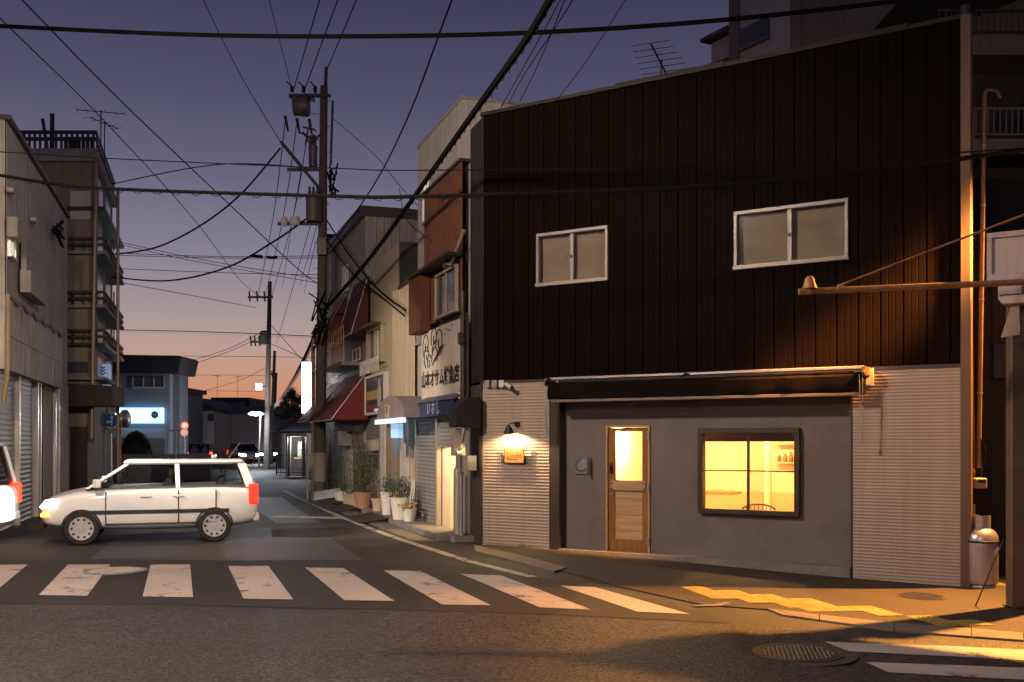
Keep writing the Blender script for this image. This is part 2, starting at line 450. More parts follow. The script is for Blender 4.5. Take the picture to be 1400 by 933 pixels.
# ================================================================== ground
M_ROAD = asphalt('asphalt_road', (.038, .034, .032), .35, 80, .68, .22, .5)
M_FRONT = asphalt('asphalt_coarse', (.040, .036, .037), .95, 40, .62, .25, 1.0, crack=False)
M_CROSS = asphalt('asphalt_dark', (.028, .024, .023), .3, 90, .7, .25, .5)
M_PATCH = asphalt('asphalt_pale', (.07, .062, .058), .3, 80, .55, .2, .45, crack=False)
M_WALK = asphalt('asphalt_pavement', (.045, .033, .027), .4, 70, .75, .25, .7, crack=False)
M_PAINT = paint_mat('road_paint', (.48, .41, .38), 1.15)
M_LINE = paint_mat('line_paint', (.46, .42, .38), 1.5)
M_KERB = mat('kerb_concrete', (.17, .145, .12), .85, var=.22, scale=5, bump=.5, bscale=50, stain=.5)
M_CONC = mat('concrete', (.22, .20, .18), .85, var=.2, scale=4, bump=.5, bscale=40, stain=.5)
M_TACT = mat('tactile_yellow', (.36, .26, .07), .8, var=.22, scale=6, bump=.4, bscale=60, stain=.5)
M_IRON = mat('cast_iron', (.16, .14, .11), .42, .8, var=.3, scale=12, bump=.2)
M_IRONP = mat('worn_cast_iron', (.42, .39, .35), .45, .5, var=.3, scale=12, bump=.2)
M_STEEL = mat('steel_plate', (.085, .065, .055), .6, .5, var=.35, scale=4, bump=.3, bscale=30)

def ticks(a, b, st):
    out = []; q = a
    while q < b - 1e-6: out.append(q); q += st
    return out
gx = [-700, -300, -150, -90, -60, -40, -30, -24] + ticks(-20, 12, .5) + [12, 14, 18, 24, 34, 60, 120, 300, 700]
gy = [-60, -30, -15, -6] + ticks(0, 30, 1) + [30, 34, 40, 50, 65, 90, 130, 200, 400, 900]
mb = MB(); mb.add([(x, y, gz(x, y)) for y in gy for x in gx],
                  [(j * len(gx) + i, j * len(gx) + i + 1, (j + 1) * len(gx) + i + 1, (j + 1) * len(gx) + i) for j in range(len(gy) - 1) for i in range(len(gx) - 1)])
struct(mb.build('ground', M_ROAD))

def drape(polys, dz, name, m, px=True, thick=0.0):
    """lay outlines on the ground; polys is a list of outlines"""
    bm = bmesh.new()
    for poly in polys:
        pts = [G(*p) for p in poly] if px else poly
        try: bm.faces.new([bm.verts.new((x, y, 0)) for x, y in pts])
        except ValueError: pass
    bmesh.ops.recalc_face_normals(bm, faces=bm.faces)
    bmesh.ops.triangulate(bm, faces=bm.faces)
    xs = [v.co.x for v in bm.verts]
    q = math.floor(min(xs)) + .25
    while q < max(xs):
        if -.6 < q < 5.8: bmesh.ops.bisect_plane(bm, geom=bm.verts[:] + bm.edges[:] + bm.faces[:], plane_co=(q, 0, 0), plane_no=(1, 0, 0))
        q += .25
    for f in bm.faces:
        if f.normal.z < 0: f.normal_flip()
    for v in bm.verts: v.co.z = gz(v.co.x, v.co.y) + dz
    if thick:
        r = bmesh.ops.extrude_face_region(bm, geom=bm.faces[:])
        for v in [g for g in r['geom'] if isinstance(g, bmesh.types.BMVert)]: v.co.z += 0
        for v in bm.verts:
            if v not in r['geom']: v.co.z -= thick
    me = bpy.data.meshes.new(name); bm.to_mesh(me); bm.free(); me.materials.append(m)
    o = bpy.data.objects.new(name, me); COL.objects.link(o)
    return struct(o)
drape([[(-300, 1400), (-300, 833), (0, 831), (250, 832), (500, 835), (700, 841), (900, 850), (1000, 855), (1120, 862), (1250, 873), (1400, 884), (1700, 905), (2300, 1400)]], .005, 'asphalt_surface', M_FRONT)
drape([[(-200, 824), (-200, 770), (100, 767), (330, 768), (496, 769), (640, 774), (740, 792), (850, 812), (960, 838), (1000, 853), (800, 843), (600, 836), (250, 828)]], .004, 'crossing_asphalt', M_CROSS)
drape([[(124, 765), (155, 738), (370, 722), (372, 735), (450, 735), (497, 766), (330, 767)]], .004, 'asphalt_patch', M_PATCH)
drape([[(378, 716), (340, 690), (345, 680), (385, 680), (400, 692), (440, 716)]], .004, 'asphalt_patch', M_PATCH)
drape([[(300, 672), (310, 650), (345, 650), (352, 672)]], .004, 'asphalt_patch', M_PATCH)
stripes = [[(-32, 774), (38, 773), (-14, 816), (-100, 817)], [(93, 773), (151, 773), (119, 816), (53, 815)], [(206, 773), (260, 773), (264, 818), (195, 817)],
           [(312, 775), (367, 775), (401, 821), (333, 820)], [(417, 777), (470, 778), (539, 823), (471, 822)], [(524, 781), (575, 782), (671, 829), (604, 828)],
           [(630, 786), (685, 788), (808, 835), (738, 832)], [(765, 802), (813, 804), (943, 841), (872, 838)]]
drape(stripes, .010, 'crosswalk_marking', M_PAINT)
drape([[(1127, 879), (1300, 885), (1460, 892), (1460, 908), (1300, 899), (1160, 892)], [(1183, 907), (1300, 911), (1460, 917), (1460, 934), (1300, 926), (1215, 921)]], .010, 'crosswalk_marking', M_PAINT)

def line_strip(pts, wid, dz, name, m):
    g = [Vector(G(*p)) for p in pts]; L = []; Rr = []
    for i, p in enumerate(g):
        d = (g[min(i + 1, len(g) - 1)] - g[max(i - 1, 0)]).normalized(); nrm = Vector((-d.y, d.x)) * wid / 2
        L.append(tuple(p + nrm)); Rr.append(tuple(p - nrm))
    return drape([[L[i], L[i + 1], Rr[i + 1], Rr[i]] for i in range(len(g) - 1)], dz, name, m, px=False)
line_strip([(388, 671), (405, 680), (428, 690), (460, 705), (500, 721), (540, 736), (580, 749), (640, 768), (690, 781), (728, 790)], .15, .010, 'edge_line', M_LINE)
line_strip([(388, 671), (425, 671)], .15, .011, 'edge_line', M_LINE)
line_strip([(374, 707), (470, 709)], .45, .009, 'stop_line', M_LINE)
line_strip([(395, 655), (300, 656)], .3, .009, 'stop_line', M_LINE)

# pavement in front of the dark building, flush kerb and yellow tactile tiles
XL = (661 - 700) / FP * 16.64
L0 = (XL, 16.64); R0 = (613 / FP * 12.81, 12.81)
F = Wall(L0, R0)
far = F.pt(F.len + 9, .4, 0)
walk_edge = [(652, 751), (700, 764), (752, 778), (800, 790), (850, 804), (960, 828), (1064, 836), (1223, 854), (1329, 862), (1400, 868), (1560, 880)]
drape([[G(*p) for p in walk_edge] + [(far.x, far.y), tuple(F.pt(F.len, .35, 0))[:2], tuple(F.pt(-.05, .35, 0))[:2]]], .013, 'pavement', M_WALK, px=False, thick=.03)
kt = [(1048, 834), (1064, 836), (1121, 843), (1223, 854), (1329, 862), (1400, 868), (1560, 880)]; kb = [(1070, 843), (1085, 845), (1121, 850), (1223, 864), (1329, 873), (1400, 878), (1560, 890)]
mbk = [[kt[i], (kt[i + 1][0] - 1.2, kt[i + 1][1]), (kb[i + 1][0] - 1.2, kb[i + 1][1]), kb[i]] for i in range(len(kt) - 1)]
drape(mbk, .020, 'kerb', M_KERB, thick=.05)
drape([[(946, 829), (975, 828), (993, 825), (1000, 826), (985, 830), (950, 831)]], .014, 'kerb', M_KERB, thick=.03)
drape([[(648, 748), (668, 752), (720, 764), (775, 779), (758, 784), (700, 769), (650, 756)]], .03, 'kerb', M_KERB, thick=.05)
def z8(pts): return [(850 + x / 2.545, 750 + y / 2.545) for x, y in pts]
T1 = z8([(160, 138), (335, 138), (345, 148), (410, 148), (440, 162), (500, 162), (530, 175), (640, 175), (720, 207), (535, 207), (490, 190), (430, 190), (375, 175), (325, 175), (275, 160), (205, 155)])
T2 = z8([(650, 208), (850, 208), (890, 225), (975, 225), (1025, 247), (1195, 250), (1237, 270), (1040, 265), (1000, 250), (930, 237), (840, 237), (780, 222), (680, 222)])

# raised bars and studs of the tactile tiles
def inside(p, poly):
    c = False; j = len(poly) - 1
    for i in range(len(poly)):
        if (poly[i][1] > p[1]) != (poly[j][1] > p[1]) and p[0] < (poly[j][0] - poly[i][0]) * (p[1] - poly[i][1]) / (poly[j][1] - poly[i][1]) + poly[i][0]: c = not c
        j = i
    return c
e1 = (Vector(G(*T1[1])) - Vector(G(*T1[0]))).normalized(); e2 = Vector((e1.y, -e1.x))
mb = MB(); tl = MB(); ST = .30; jj = .004
for T, kind in ((T1, 'bar'), (T2, 'stud')):
    g = [G(*p) for p in T]; o0 = Vector(g[0]); n_t = 0
    for i in range(-14, 24):
        for j in range(-8, 16):
            c = o0 + e1 * (i * ST) + e2 * ((j + .5) * ST)
            if not inside((c.x, c.y), g): continue
            h = ST / 2 - jj; q = [c + e1 * sx * h + e2 * sy * h for sx, sy in ((-1, -1), (1, -1), (1, 1), (-1, 1))]
            z = [gz(p.x, p.y) + .018 + .0015 * ((i * 7 + j * 3) % 3) for p in q]
            tl.add([(p.x, p.y, zz) for p, zz in zip(q, z)] + [(p.x, p.y, zz - .03) for p, zz in zip(q, z)], [(0, 3, 2, 1), (0, 1, 5, 4), (1, 2, 6, 5), (2, 3, 7, 6), (3, 0, 4, 7)])
            zc = gz(c.x, c.y) + .0205
            if kind == 'bar':
                for k_ in range(4):
                    m0 = c + e2 * ((k_ - 1.5) * .072); v4 = [(-.125, -.017), (.125, -.017), (.125, .017), (-.125, .017)]
                    lo = [m0 + e1 * a_ + e2 * b_ for a_, b_ in v4]; hi = [m0 + e1 * a_ * .96 + e2 * b_ * .6 for a_, b_ in v4]
                    mb.add([(p.x, p.y, gz(p.x, p.y) + .018) for p in lo] + [(p.x, p.y, gz(p.x, p.y) + .0255) for p in hi], [(4, 5, 6, 7), (0, 1, 5, 4), (1, 2, 6, 5), (2, 3, 7, 6), (3, 0, 4, 7)])
            else:
                for a_ in range(5):
                    for b_ in range(5):
                        p = c + e1 * ((a_ - 2) * .056) + e2 * ((b_ - 2) * .056); mb.lathe([(.017, .0), (.011, .006)], (p.x, p.y, gz(p.x, p.y) + .0185), 6)
struct(tl.build('tactile_paving', M_TACT))
struct(mb.build('tactile_paving_bumps', M_TACT))

def manhole(px, py, r, label, m, ringm, group=None):
    x, y = G(px, py); z = gz(x, y) + .012
    t = thing('manhole_cover', label, 'manhole cover', (x, y, z), random.uniform(0, 1), group)
    ring = MB(); ring.lathe([(r * 1.09, -.005), (r * 1.09, .008), (r * 1.0, .008), (r * 1.0, -.005)], n=48, cap=False); ring.build('frame', m, t)
    ap = MB(); ap.lathe([(r * 1.42, -.004), (r * 1.1, -.002)], n=40, cap=False); ap.build('collar', ringm, t)
    lid = MB(); lid.lathe([(r * .99, -.004), (r * .985, .006)], n=48)
    st = r / 8
    for i in range(-8, 9):
        for j in range(-8, 9):
            cx, cy = (i + .5 * (j % 2)) * st, j * st * .9
            if math.hypot(cx, cy) < r * .88: lid.lathe([(st * .36, .005), (st * .3, .011)], (cx, cy, 0), 6)
    for rr in (r * .95,): lid.lathe([(rr, .005), (rr, .011), (rr * .97, .011), (rr * .97, .005)], n=48, cap=False)
    lid.build('lid', m, t)
M_MASTIC = mat('manhole_mortar', (.055, .047, .04), .85, var=.3, scale=8, bump=.5)
manhole(1090, 895, .33, 'studded iron manhole cover in the road at the lower right', M_IRON, M_MASTIC)
manhole(157, 782, .36, 'pale worn manhole cover breaking a zebra stripe at the left', M_IRONP, M_CROSS)
manhole(1258, 817, .27, 'dark manhole cover in the pavement before the gas cylinder', M_IRON, M_WALK)

# ================================================================== dark corner building
M_DARK = mat('dark_cladding', (.0068, .0034, .0024), .6, .0, var=.2, scale=1.2, streak=.3, spec=.03)
M_DARKS = mat('dark_side_cladding', (.020, .015, .016), .55, .0, var=.14, scale=1.2, streak=.25, spec=.25)
M_TRIM = mat('brown_trim', (.13, .08, .05), .5, var=.12, scale=2, streak=.3)
M_WCOR = mat('white_corrugated', (.40, .32, .26), .5, var=.07, scale=1.5, streak=.18)
M_PLAST = mat('grey_plaster', (.185, .155, .142), .85, var=.16, scale=2.2, bump=.35, bscale=30, stain=.3, dirt=(.7, .66, .62))
M_BROWN = mat('dark_brown_metal', (.045, .032, .025), .5, var=.15)
M_ALU = mat('aluminium', (.55, .52, .48), .35, .6, var=.08)
M_ALUW = mat('window_frame_white', (.33, .295, .265), .45, .2, var=.08, streak=.2)
M_BLACK = mat('black_metal', (.02, .018, .017), .5, .2, var=.2)
M_FABR = mat('black_awning_fabric', (.010, .0065, .005), .9, spec=.05, var=.25, scale=5, bump=.4, bscale=8)
M_BLIND = mat('grey_blind', (.36, .295, .225), .8, var=.2, scale=2.2)
M_ROOM = mat('cream_wall', (.80, .70, .54), .8, var=.03)
M_ROOMD = mat('pine_board', (.62, .46, .27), .6, var=.1, scale=6)
M_INT = mat('dark_interior', (.02, .018, .016), .9)
M_W1 = wood('cedar_frame', (.20, .075, .014), (.36, .16, .035))
M_W2 = wood('pine_panel', (.40, .24, .11), (.60, .40, .21), 2.2, 'X')
M_W3 = wood('sign_wood', (.30, .13, .035), (.50, .25, .075), 3, 'X')
M_STAIN = mat('stainless', (.62, .60, .58), .34, 1.0, var=.06)
M_GAL = mat('galvanised', (.45, .43, .41), .45, .7, var=.15, scale=8)
G_CLEAR = glass_mat('clear_glass', (.97, .96, .93), .05)
G_DARK = glass_mat('dim_glass', (.97, .96, .93), .05, .06)

TOP = CH + (HY - 158) / FP * 16.64
MID = 2.66
B = thing('corner_building', 'dark ribbed two storey corner building over white and grey shopfront', 'building', F.loc, F.rot)
W = F.len
def hole(pts, off=0.0, wall=F):
    a = [wall.at(*p, off) for p in pts]
    return (min(q[0] for q in a), max(q[0] for q in a), (a[2][1] + a[3][1]) / 2, (a[0][1] + a[1][1]) / 2)
H1 = hole([(735, 320), (831, 311), (831, 384), (735, 391)])
H2 = hole([(1005, 290), (1159, 274), (1159, 355), (1005, 368)])
s_l = F.s(752, 0); s_j = F.s(766, 0); s_r = F.s(1167, 0)
# ribbed upper cladding: boards ~0.28 m with a narrow groove and a shallow centre crease
pr = []
q = 0.0
while q < W:
    pr += [(q, 0), (q + .006, .022), (q + .022, .022), (q + .028, 0), (q + .10, 0), (q + .104, .005), (q + .112, .005), (q + .116, 0), (q + .185, 0), (q + .189, .005), (q + .197, .005), (q + .201, 0)]
    q += .282
up = MB(); up.panel(0, W, MID, TOP - .02, [H1, H2], pr); up.build('upper_wall', M_DARK, B)
fl = MB(); fl.box(-.03, W + .02, -.035, .03, MID - .05, MID - .004); fl.build('drip_flashing', M_BROWN, B)
# parapet cap in patched lengths
cap = MB()
q = 0
for k, ln in enumerate((2.4, 1.7, 1.35, 1.1, W)):
    e = min(W + .03, q + ln); cap.box(q + (.004 if k else -.03), e, -.05 - .006 * (k % 2), .12, TOP - .02, TOP + .035 + .02 * (k % 2)); q = e
    if q >= W: break
cap.build('parapet_cap', mat('cap_metal', (.02, .013, .010), .5, .3, var=.4, scale=3, stain=.6), B)
# left side along the narrow street, back, roof
SD = F.u.xy
row_m = -.345
rd = Vector((row_m, 1)).normalized()                # direction of the shop row, away from the camera
u, v = F.u, F.v
def loc2(p, wall=F):                                # ground point -> local of that wall
    d = Vector(p[:2]) - wall.A; return (d.dot(wall.u), d.dot(wall.v))
c0 = (0, .0); c1 = loc2(F.A + rd * .74); c1b = c1; ci = loc2(F.A + rd * .74 + Vector((.945, .326)) * 7.0); cr_ = loc2((8.15, 18.7))
sw = MB()
def sheet(mb, a, b, z0, z1, pitch=.14, depth=.014):
    """ribbed upright sheet between two local ground points"""
    a = Vector(a); b = Vector(b); d = (b - a); Ln = d.length; d.normalize(); n_ = Vector((-d.y, d.x)); k = max(1, int(Ln / pitch)); prev = None; q = []
    for i in range(k):
        t0 = Ln * i / k; t1 = Ln * (i + .82) / k; t2 = Ln * (i + .88) / k; t3 = Ln * (i + .94) / k
        q += [(t0, 0), (t1, 0), (t2, depth), (t3, depth)]
    q.append((Ln, 0))
    vs = []; 
    for t, dd in q:
        p = a + d * t + n_ * dd; vs += [(p.x, p.y, z0), (p.x, p.y, z1)]
    mb.add(vs, [(2 * i, 2 * i + 2, 2 * i + 3, 2 * i + 1) for i in range(len(q) - 1)])
sheet(sw, c1b, (0, .0), MID, TOP - .02); sw.build('side_wall', M_DARKS, B)
lw = MB(); sheet(lw, c1b, (0.0, .0), -.3, MID - .05, .9, .01); lw.build('side_lower_wall', mat('side_plinth', (.075, .065, .06), .7, streak=.4), B)
bk = MB(); dB = 6.5
bk.prism_xy([(.03, .04), (W - .02, .04), (cr_[0] - .02, cr_[1] - .02), (ci[0], ci[1]), (c1b[0] + .03, c1b[1] - .02)], TOP - .30, TOP - .26)
bk.build('roof', mat('roof_sheet', (.08, .07, .065), .7), B)
bw = MB(); bw.quad((W, .0, -.3), (cr_[0], cr_[1], -.3), (cr_[0], cr_[1], TOP - .02), (W, .0, TOP - .02)); bw.build('end_wall', M_DARKS, B)
bw = MB(); bw.quad((cr_[0], cr_[1], -.3), (ci[0], ci[1], -.3), (ci[0], ci[1], TOP - .02), (cr_[0], cr_[1], TOP - .02)); bw.quad((ci[0], ci[1], -.3), (c1b[0], c1b[1], -.3), (c1b[0], c1b[1], TOP - .02), (ci[0], ci[1], TOP - .02)); bw.build('rear_wall', M_DARKS, B)
tr = MB(); tr.box(W + .008, W + .13, -.06, .10, -.3, TOP + .02); tr.build('corner_trim', M_TRIM, B, bevel=.008)
lc = MB(); lc.box(-.05, -.0, -.05, .02, -.2, MID - .055); lc.build('corner_post', M_BROWN, B)

# upper windows
def sliding_window(parent, h, y=0.0, name='window', fm=M_ALUW, gm=G_DARK, blind=M_BLIND, fw=.036, depth=.06, lit=None):
    s0, s1, z0, z1 = h; mid = (s0 + s1) / 2
    f = MB()
    f.box(s0 - .01, s1 + .01, y - .035, y + depth, z1 - fw, z1 + .012); f.box(s0 - .02, s1 + .02, y - .05, y + depth, z0 - .012, z0 + fw * 1.3)
    f.box(s0 - .01, s0 + fw, y - .034, y + depth, z0 + fw * 1.3, z1 - fw); f.box(s1 - fw, s1 + .01, y - .034, y + depth, z0 + fw * 1.3, z1 - fw)
    f.box(mid - .03, mid + .03, y - .012, y + depth - .02, z0 + fw * 1.3, z1 - fw)
    fo = f.build(name, fm, parent, bevel=.004)
    p = MB(); p.box(s0 + fw + .001, mid - .031, y + .02, y + .026, z0 + fw * 1.3 + .001, z1 - fw - .001); p.build('pane', gm, fo)
    p = MB(); p.box(mid + .031, s1 - fw - .001, y + .006, y + .012, z0 + fw * 1.3 + .001, z1 - fw - .001); p.build('pane', gm, fo)
    if blind:
        n = 28; hgt = z1 - z0 - fw * 2.3; b = MB()
        for i in range(n):
            zz = z0 + fw * 1.3 + hgt * (i + .5) / n; t = hgt / n * .56
            b.add([(s0 + fw, y + .085, zz - t), (s1 - fw, y + .085, zz - t), (s1 - fw, y + .085 + .010, zz + t), (s0 + fw, y + .095, zz + t)], [(0, 1, 2, 3)])
        b.build('blind', blind, fo)
        k = MB(); k.box(s0 - .02, s1 + .02, y + .3, y + .32, z0 - .05, z1 + .05); k.build('backing', M_INT, fo)
    l = MB(); l.box(mid - .012, mid + .012, y - .03, y - .012, (z0 + z1) / 2 - .02, (z0 + z1) / 2 + .03); l.build('latch', M_BLACK, fo)
    return fo
sliding_window(B, H1); sliding_window(B, H2)

# ground floor: corrugated panels either side, grey recessed wall with door and window
REC = .16
lp = MB(); lp.panel(0.002, s_l, -.3, MID - .052, (), None, -.03, waves(-.3, MID - .052, .05, .011)); lp.build('corrugated_panel', M_WCOR, B, smooth=True, angle=2)
rp = MB(); rp.panel(s_r, W + .006, -.3, MID - .052, (), None, -.03, waves(-.3, MID - .052, .043, .008)); rp.build('corrugated_panel', M_WCOR, B, smooth=True, angle=2)
jb = MB(); jb.box(s_l, s_j, -.028, REC - .002, -.3, 2.35); jb.box(s_r - .03, s_r - .002, -.028, REC - .002, -.3, 2.4); jb.each('jamb', M_BROWN, B)
hd = MB(); hd.box(s_j + .002, s_r - .032, -.02, REC - .003, 2.33, MID - .055); hd.build('lintel', M_BROWN, B)
sl = MB(); sl.box(s_j + .002, s_r - .032, -.06, REC - .003, -.3, .02); sl.build('threshold', M_CONC, B)
def hol(pts, off): return hole(pts, off)
DH = hol([(830, 581), (889, 583), (887, 758), (827, 754)], REC); DH = (F.s(829.5, REC), F.s(889.5, REC), 0.0, DH[3])
WH = hol([(958, 587), (1093, 589), (1093, 706), (958, 697)], REC)
zw1 = (F.z(958, 587, REC) + F.z(1093, 588, REC)) / 2; zw0 = (F.z(958, 698, REC) + F.z(1093, 706, REC)) / 2
WH = (F.s(958.5, REC), F.s(1093, REC), zw0, zw1)
gw = MB(); gw.panel(s_j, s_r, -.3, 2.5, [(DH[0], DH[1], -.2, DH[3]), WH], None, REC); gw.build('grey_wall', M_PLAST, B)
rv = MB()
for (a, b_, c, d) in ((DH[0], DH[1], -.2, DH[3]), WH):
    rv.quad((a, REC, c), (a, REC + .12, c), (a, REC + .12, d), (a, REC, d)); rv.quad((b_, REC, c), (b_, REC + .12, c), (b_, REC + .12, d), (b_, REC, d))
    rv.quad((a, REC, d), (b_, REC, d), (b_, REC + .12, d), (a, REC + .12, d)); rv.quad((a, REC, c), (b_, REC, c), (b_, REC + .12, c), (a, REC + .12, c))
rv.build('reveal', M_BROWN, B)
# wooden door
d0, d1, dz0, dz1 = DH[0], DH[1], .0, DH[3]
fr = MB(); fy0, fy1 = REC - .035, REC + .10
fr.box(d0, d0 + .03, fy0, fy1, dz0 - .1, dz1); fr.box(d1 - .03, d1, fy0, fy1, dz0 - .1, dz1); fr.box(d0 + .03, d1 - .03, fy0, fy1, dz1 - .03, dz1)
dr = fr.build('door', mat('door_casing', (.5, .3, .12), .5, var=.15, scale=6), B, bevel=.003)
lf = MB(); a, b_ = d0 + .033, d1 - .033; sw_ = .105; yy0, yy1 = REC + .0, REC + .045
zr = [dz0 - .08, dz0 + .30, dz0 + .36, dz0 + 1.12, dz0 + 1.3, dz1 - .16, dz1 - .032]
zg0 = F.z(858, 657, REC); zg1 = F.z(858, 590, REC); zp1 = F.z(858, 668, REC); zp0 = F.z(858, 738, REC)
lf.box(a, a + sw_, yy0, yy1, dz0 - .09, dz1 - .034); lf.box(b_ - sw_, b_, yy0, yy1, dz0 - .09, dz1 - .034)
lf.box(a + sw_, b_ - sw_, yy0, yy1, zg1, dz1 - .034); lf.box(a + sw_, b_ - sw_, yy0, yy1, dz0 - .09, zp0)
lf.box(a + sw_, b_ - sw_, yy0 + .003, yy1, zp1 - .03, zg0); lf.build('leaf', M_W1, dr, bevel=.004)
g_ = MB(); g_.box(a + sw_, b_ - sw_, yy0 + .02, yy0 + .026, zg0, zg1); g_.build('glass', G_CLEAR, dr)
k = MB(); npl = 6
for i in range(npl):
    z0_ = zp0 + (zp1 - .03 - zp0) * i / npl; z1_ = zp0 + (zp1 - .03 - zp0) * (i + 1) / npl
    k.box(a + sw_, b_ - sw_, yy0 + .014, yy0 + .03, z0_ + .002, z1_ - .002)
k.box(a + sw_ + .001, b_ - sw_ - .001, yy0 + .031, yy0 + .04, zp0, zp1 - .03); k.build('board_panel', M_W2, dr)
k = MB(); k.box(a + .05, b_ - .05, yy0 - .022, yy0 - .001, zp1 - .035, zg0 - .01); k.build('cross_rail', M_W2, dr, bevel=.004)
k = MB()
for sx in (a + .075, b_ - .075):
    for zz in (zp1 - .005, zg0 - .045): k.lathe([(.013, -.008), (.013, 0)], (sx, yy0 - .02, zz), 8, 'Y')
k.each('bolt', M_BLACK, dr)
k = MB(); zh = F.z(838, 641, REC)
k.box(a + .03, a + .075, yy0 - .012, yy0 - .001, zh - .085, zh + .085); k.tube([(a + .052, yy0 - .012, zh + .05), (a + .052, yy0 - .06, zh + .04), (a + .052, yy0 - .06, zh - .04), (a + .052, yy0 - .012, zh - .05)], .011, 8)
k.lathe([(.02, -.02), (.02, 0)], (a + .052, yy0 - .012, zh - .0), 12, 'Y'); k.build('handle', M_BLACK, dr, smooth=True)
k = MB(); k.lathe([(.017, -.012), (.017, 0)], (a + .04, yy0, F.z(838, 676, REC)), 12, 'Y'); k.build('keyhole', M_STAIN, dr)
for zz in (F.z(886, 595, REC), F.z(886, 668, REC), F.z(886, 740, REC)):
    k = MB(); k.box(d1 - .036, d1 - .004, fy0 - .014, fy0 - .001, zz - .055, zz + .055); k.tube([(d1 - .03, fy0 - .016, zz - .055), (d1 - .03, fy0 - .016, zz + .055)], .009, 8); k.build('hinge', M_GAL, dr)
# front window
s0, s1, z0, z1 = WH; f = MB(); y0 = REC - .09; y1 = REC + .05; fw = .05
f.box(s0 - .02, s1 + .02, y0, y1, z1 - fw, z1 + .02); f.box(s0 - .02, s1 + .02, y0, y1, z0 - .02, z0 + fw)
f.box(s0 - .02, s0 + fw, y0 + .001, y1, z0 + fw, z1 - fw); f.box(s1 - fw, s1 + .02, y0 + .001, y1, z0 + fw, z1 - fw)
fo = f.build('front_window', mat('bronze_frame', (.06, .045, .035), .45, .3, var=.1), B, bevel=.004)
ms = F.s(1024, REC); mz = (F.z(960, 642, REC) + F.z(1090, 646, REC)) / 2
k = MB(); k.box(ms - .014, ms + .014, y0 + .04, y0 + .09, z0 + fw, z1 - fw); k.build('mullion', MATS['bronze_frame'], fo)
k = MB(); k.box(s0 + fw, ms - .014, y0 + .042, y0 + .088, mz - .009, mz + .009); k.box(ms + .014, s1 - fw, y0 + .042, y0 + .088, mz - .009, mz + .009); k.build('glazing_bar', MATS['bronze_frame'], fo)
k = MB(); k.box(s0 + fw, s1 - fw, y0 + .062, y0 + .067, z0 + fw, z1 - fw); k.build('pane', G_CLEAR, fo)
# lit room behind
ra, rb, rd0, rd1 = s_j + .05, s_r - .05, REC + .125, 3.6
rm = MB(); RZ = 2.32
rm.quad((ra, rd0, .0), (rb, rd0, .0), (rb, rd1, .0), (ra, rd1, .0)); rm.build('shop_floor', M_ROOMD, B)
rm = MB(); rm.quad((ra, rd1, 0), (rb, rd1, 0), (rb, rd1, RZ), (ra, rd1, RZ)); rm.quad((ra, rd0, 0), (ra, rd1, 0), (ra, rd1, RZ), (ra, rd0, RZ)); rm.quad((rb, rd0, 0), (rb, rd1, 0), (rb, rd1, RZ), (rb, rd0, RZ))
rm.panel(ra, rb, 0, RZ, [(DH[0] - .02, DH[1] + .02, -.2, DH[3]), (WH[0] - .02, WH[1] + .02, WH[2] - .02, WH[3] + .02)], None, rd0)
rm.build('shop_inner_wall', M_ROOM, B)
rm = MB(); rm.box(ra, rb, rd0, rd1, RZ, RZ + .04); rm.build('shop_ceiling', M_ROOM, B)
# inner fittings that show in the window: bulkhead, column, low board wainscot
k = MB(); zb = F.z(1024, 604, .8); k.box(WH[0] - .6, WH[1] + .9, .8, .95, zb, RZ - .002); k.build('bulkhead', mat('bulkhead_brown', (.03, .018, .012), .7), B)
k = MB(); sa = F.s(1046, 2.8); k.box(sa, sa + .10, 2.75, 2.85, .005, RZ - .004); k.build('inner_column', M_ROOM, B, bevel=.01)
k = MB(); q0_ = F.s(1058, 3.4); k.box(q0_, q0_ + .75, 3.32, 3.59, 1.30, 1.33); k.box(q0_, q0_ + .75, 3.32, 3.59, 1.62, 1.65); shf = k.build('wall_shelf', M_ROOMD, B)
k = MB()
for i_ in range(7): k.lathe([(.035, 1.332), (.04, 1.40), (.02, 1.44 + .03 * (i_ % 3))], (q0_ + .08 + i_ * .1, 3.45, 0), 10)
k.each('jar', mat('jar_brown', (.25, .15, .07), .4), shf)
k = MB(); k.box(F.s(962, 2.9), F.s(1008, 2.9), 2.6, 3.1, .78, .82); k.build('counter_top', mat('counter_wood', (.34, .20, .09), .5), B)
k = MB(); zz = F.z(1000, 674, 2.4); k.box(ra + .01, rb - .01, 3.5, rd1 - .003, .005, F.z(1000, 672, 3.5)); k.build('wainscot', M_ROOMD, B)
k = MB()
sa, sb = F.s(974, 2.2), F.s(989, 2.2); k.box(sa, sb, 2.19, 2.24, .9, F.z(980, 672, 2.2)); k.build('notice_board', mat('notice_paper', (.7, .6, .42), .8), B)
# ------ awning
aw = thing('awning', 'rolled black fabric awning with metal rail above the grey shopfront', 'awning', F.loc, F.rot)
as0, as1 = F.s(750, -.3), F.s(1178, -.3); az1 = (F.z(752, 519, -.3) + F.z(1170, 512, -.3)) / 2; az0 = (F.z(752, 541, -.3) + F.z(1170, 541, -.3)) / 2
k = MB(); pf = [(-.05, az1 - .01), (-.12, az1 + .0), (-.26, az1 - .01), (-.33, az1 - .06), (-.34, az0 + .05), (-.33, az0 + .0), (-.30, az0 - .01), (-.12, az0 + .02), (-.07, az0 + .06)]
sag = []
nseg = 40
vs = []; 
for i in range(nseg + 1):
    q = as0 + (as1 - as0) * i / nseg; w_ = .006 * math.sin(i * 1.3) + .005 * math.sin(i * 2.9)
    vs += [(q, yy + w_ * (1 if yy < -.2 else 0), zz + (w_ if zz < az0 + .03 else w_ * .4)) for yy, zz in pf]
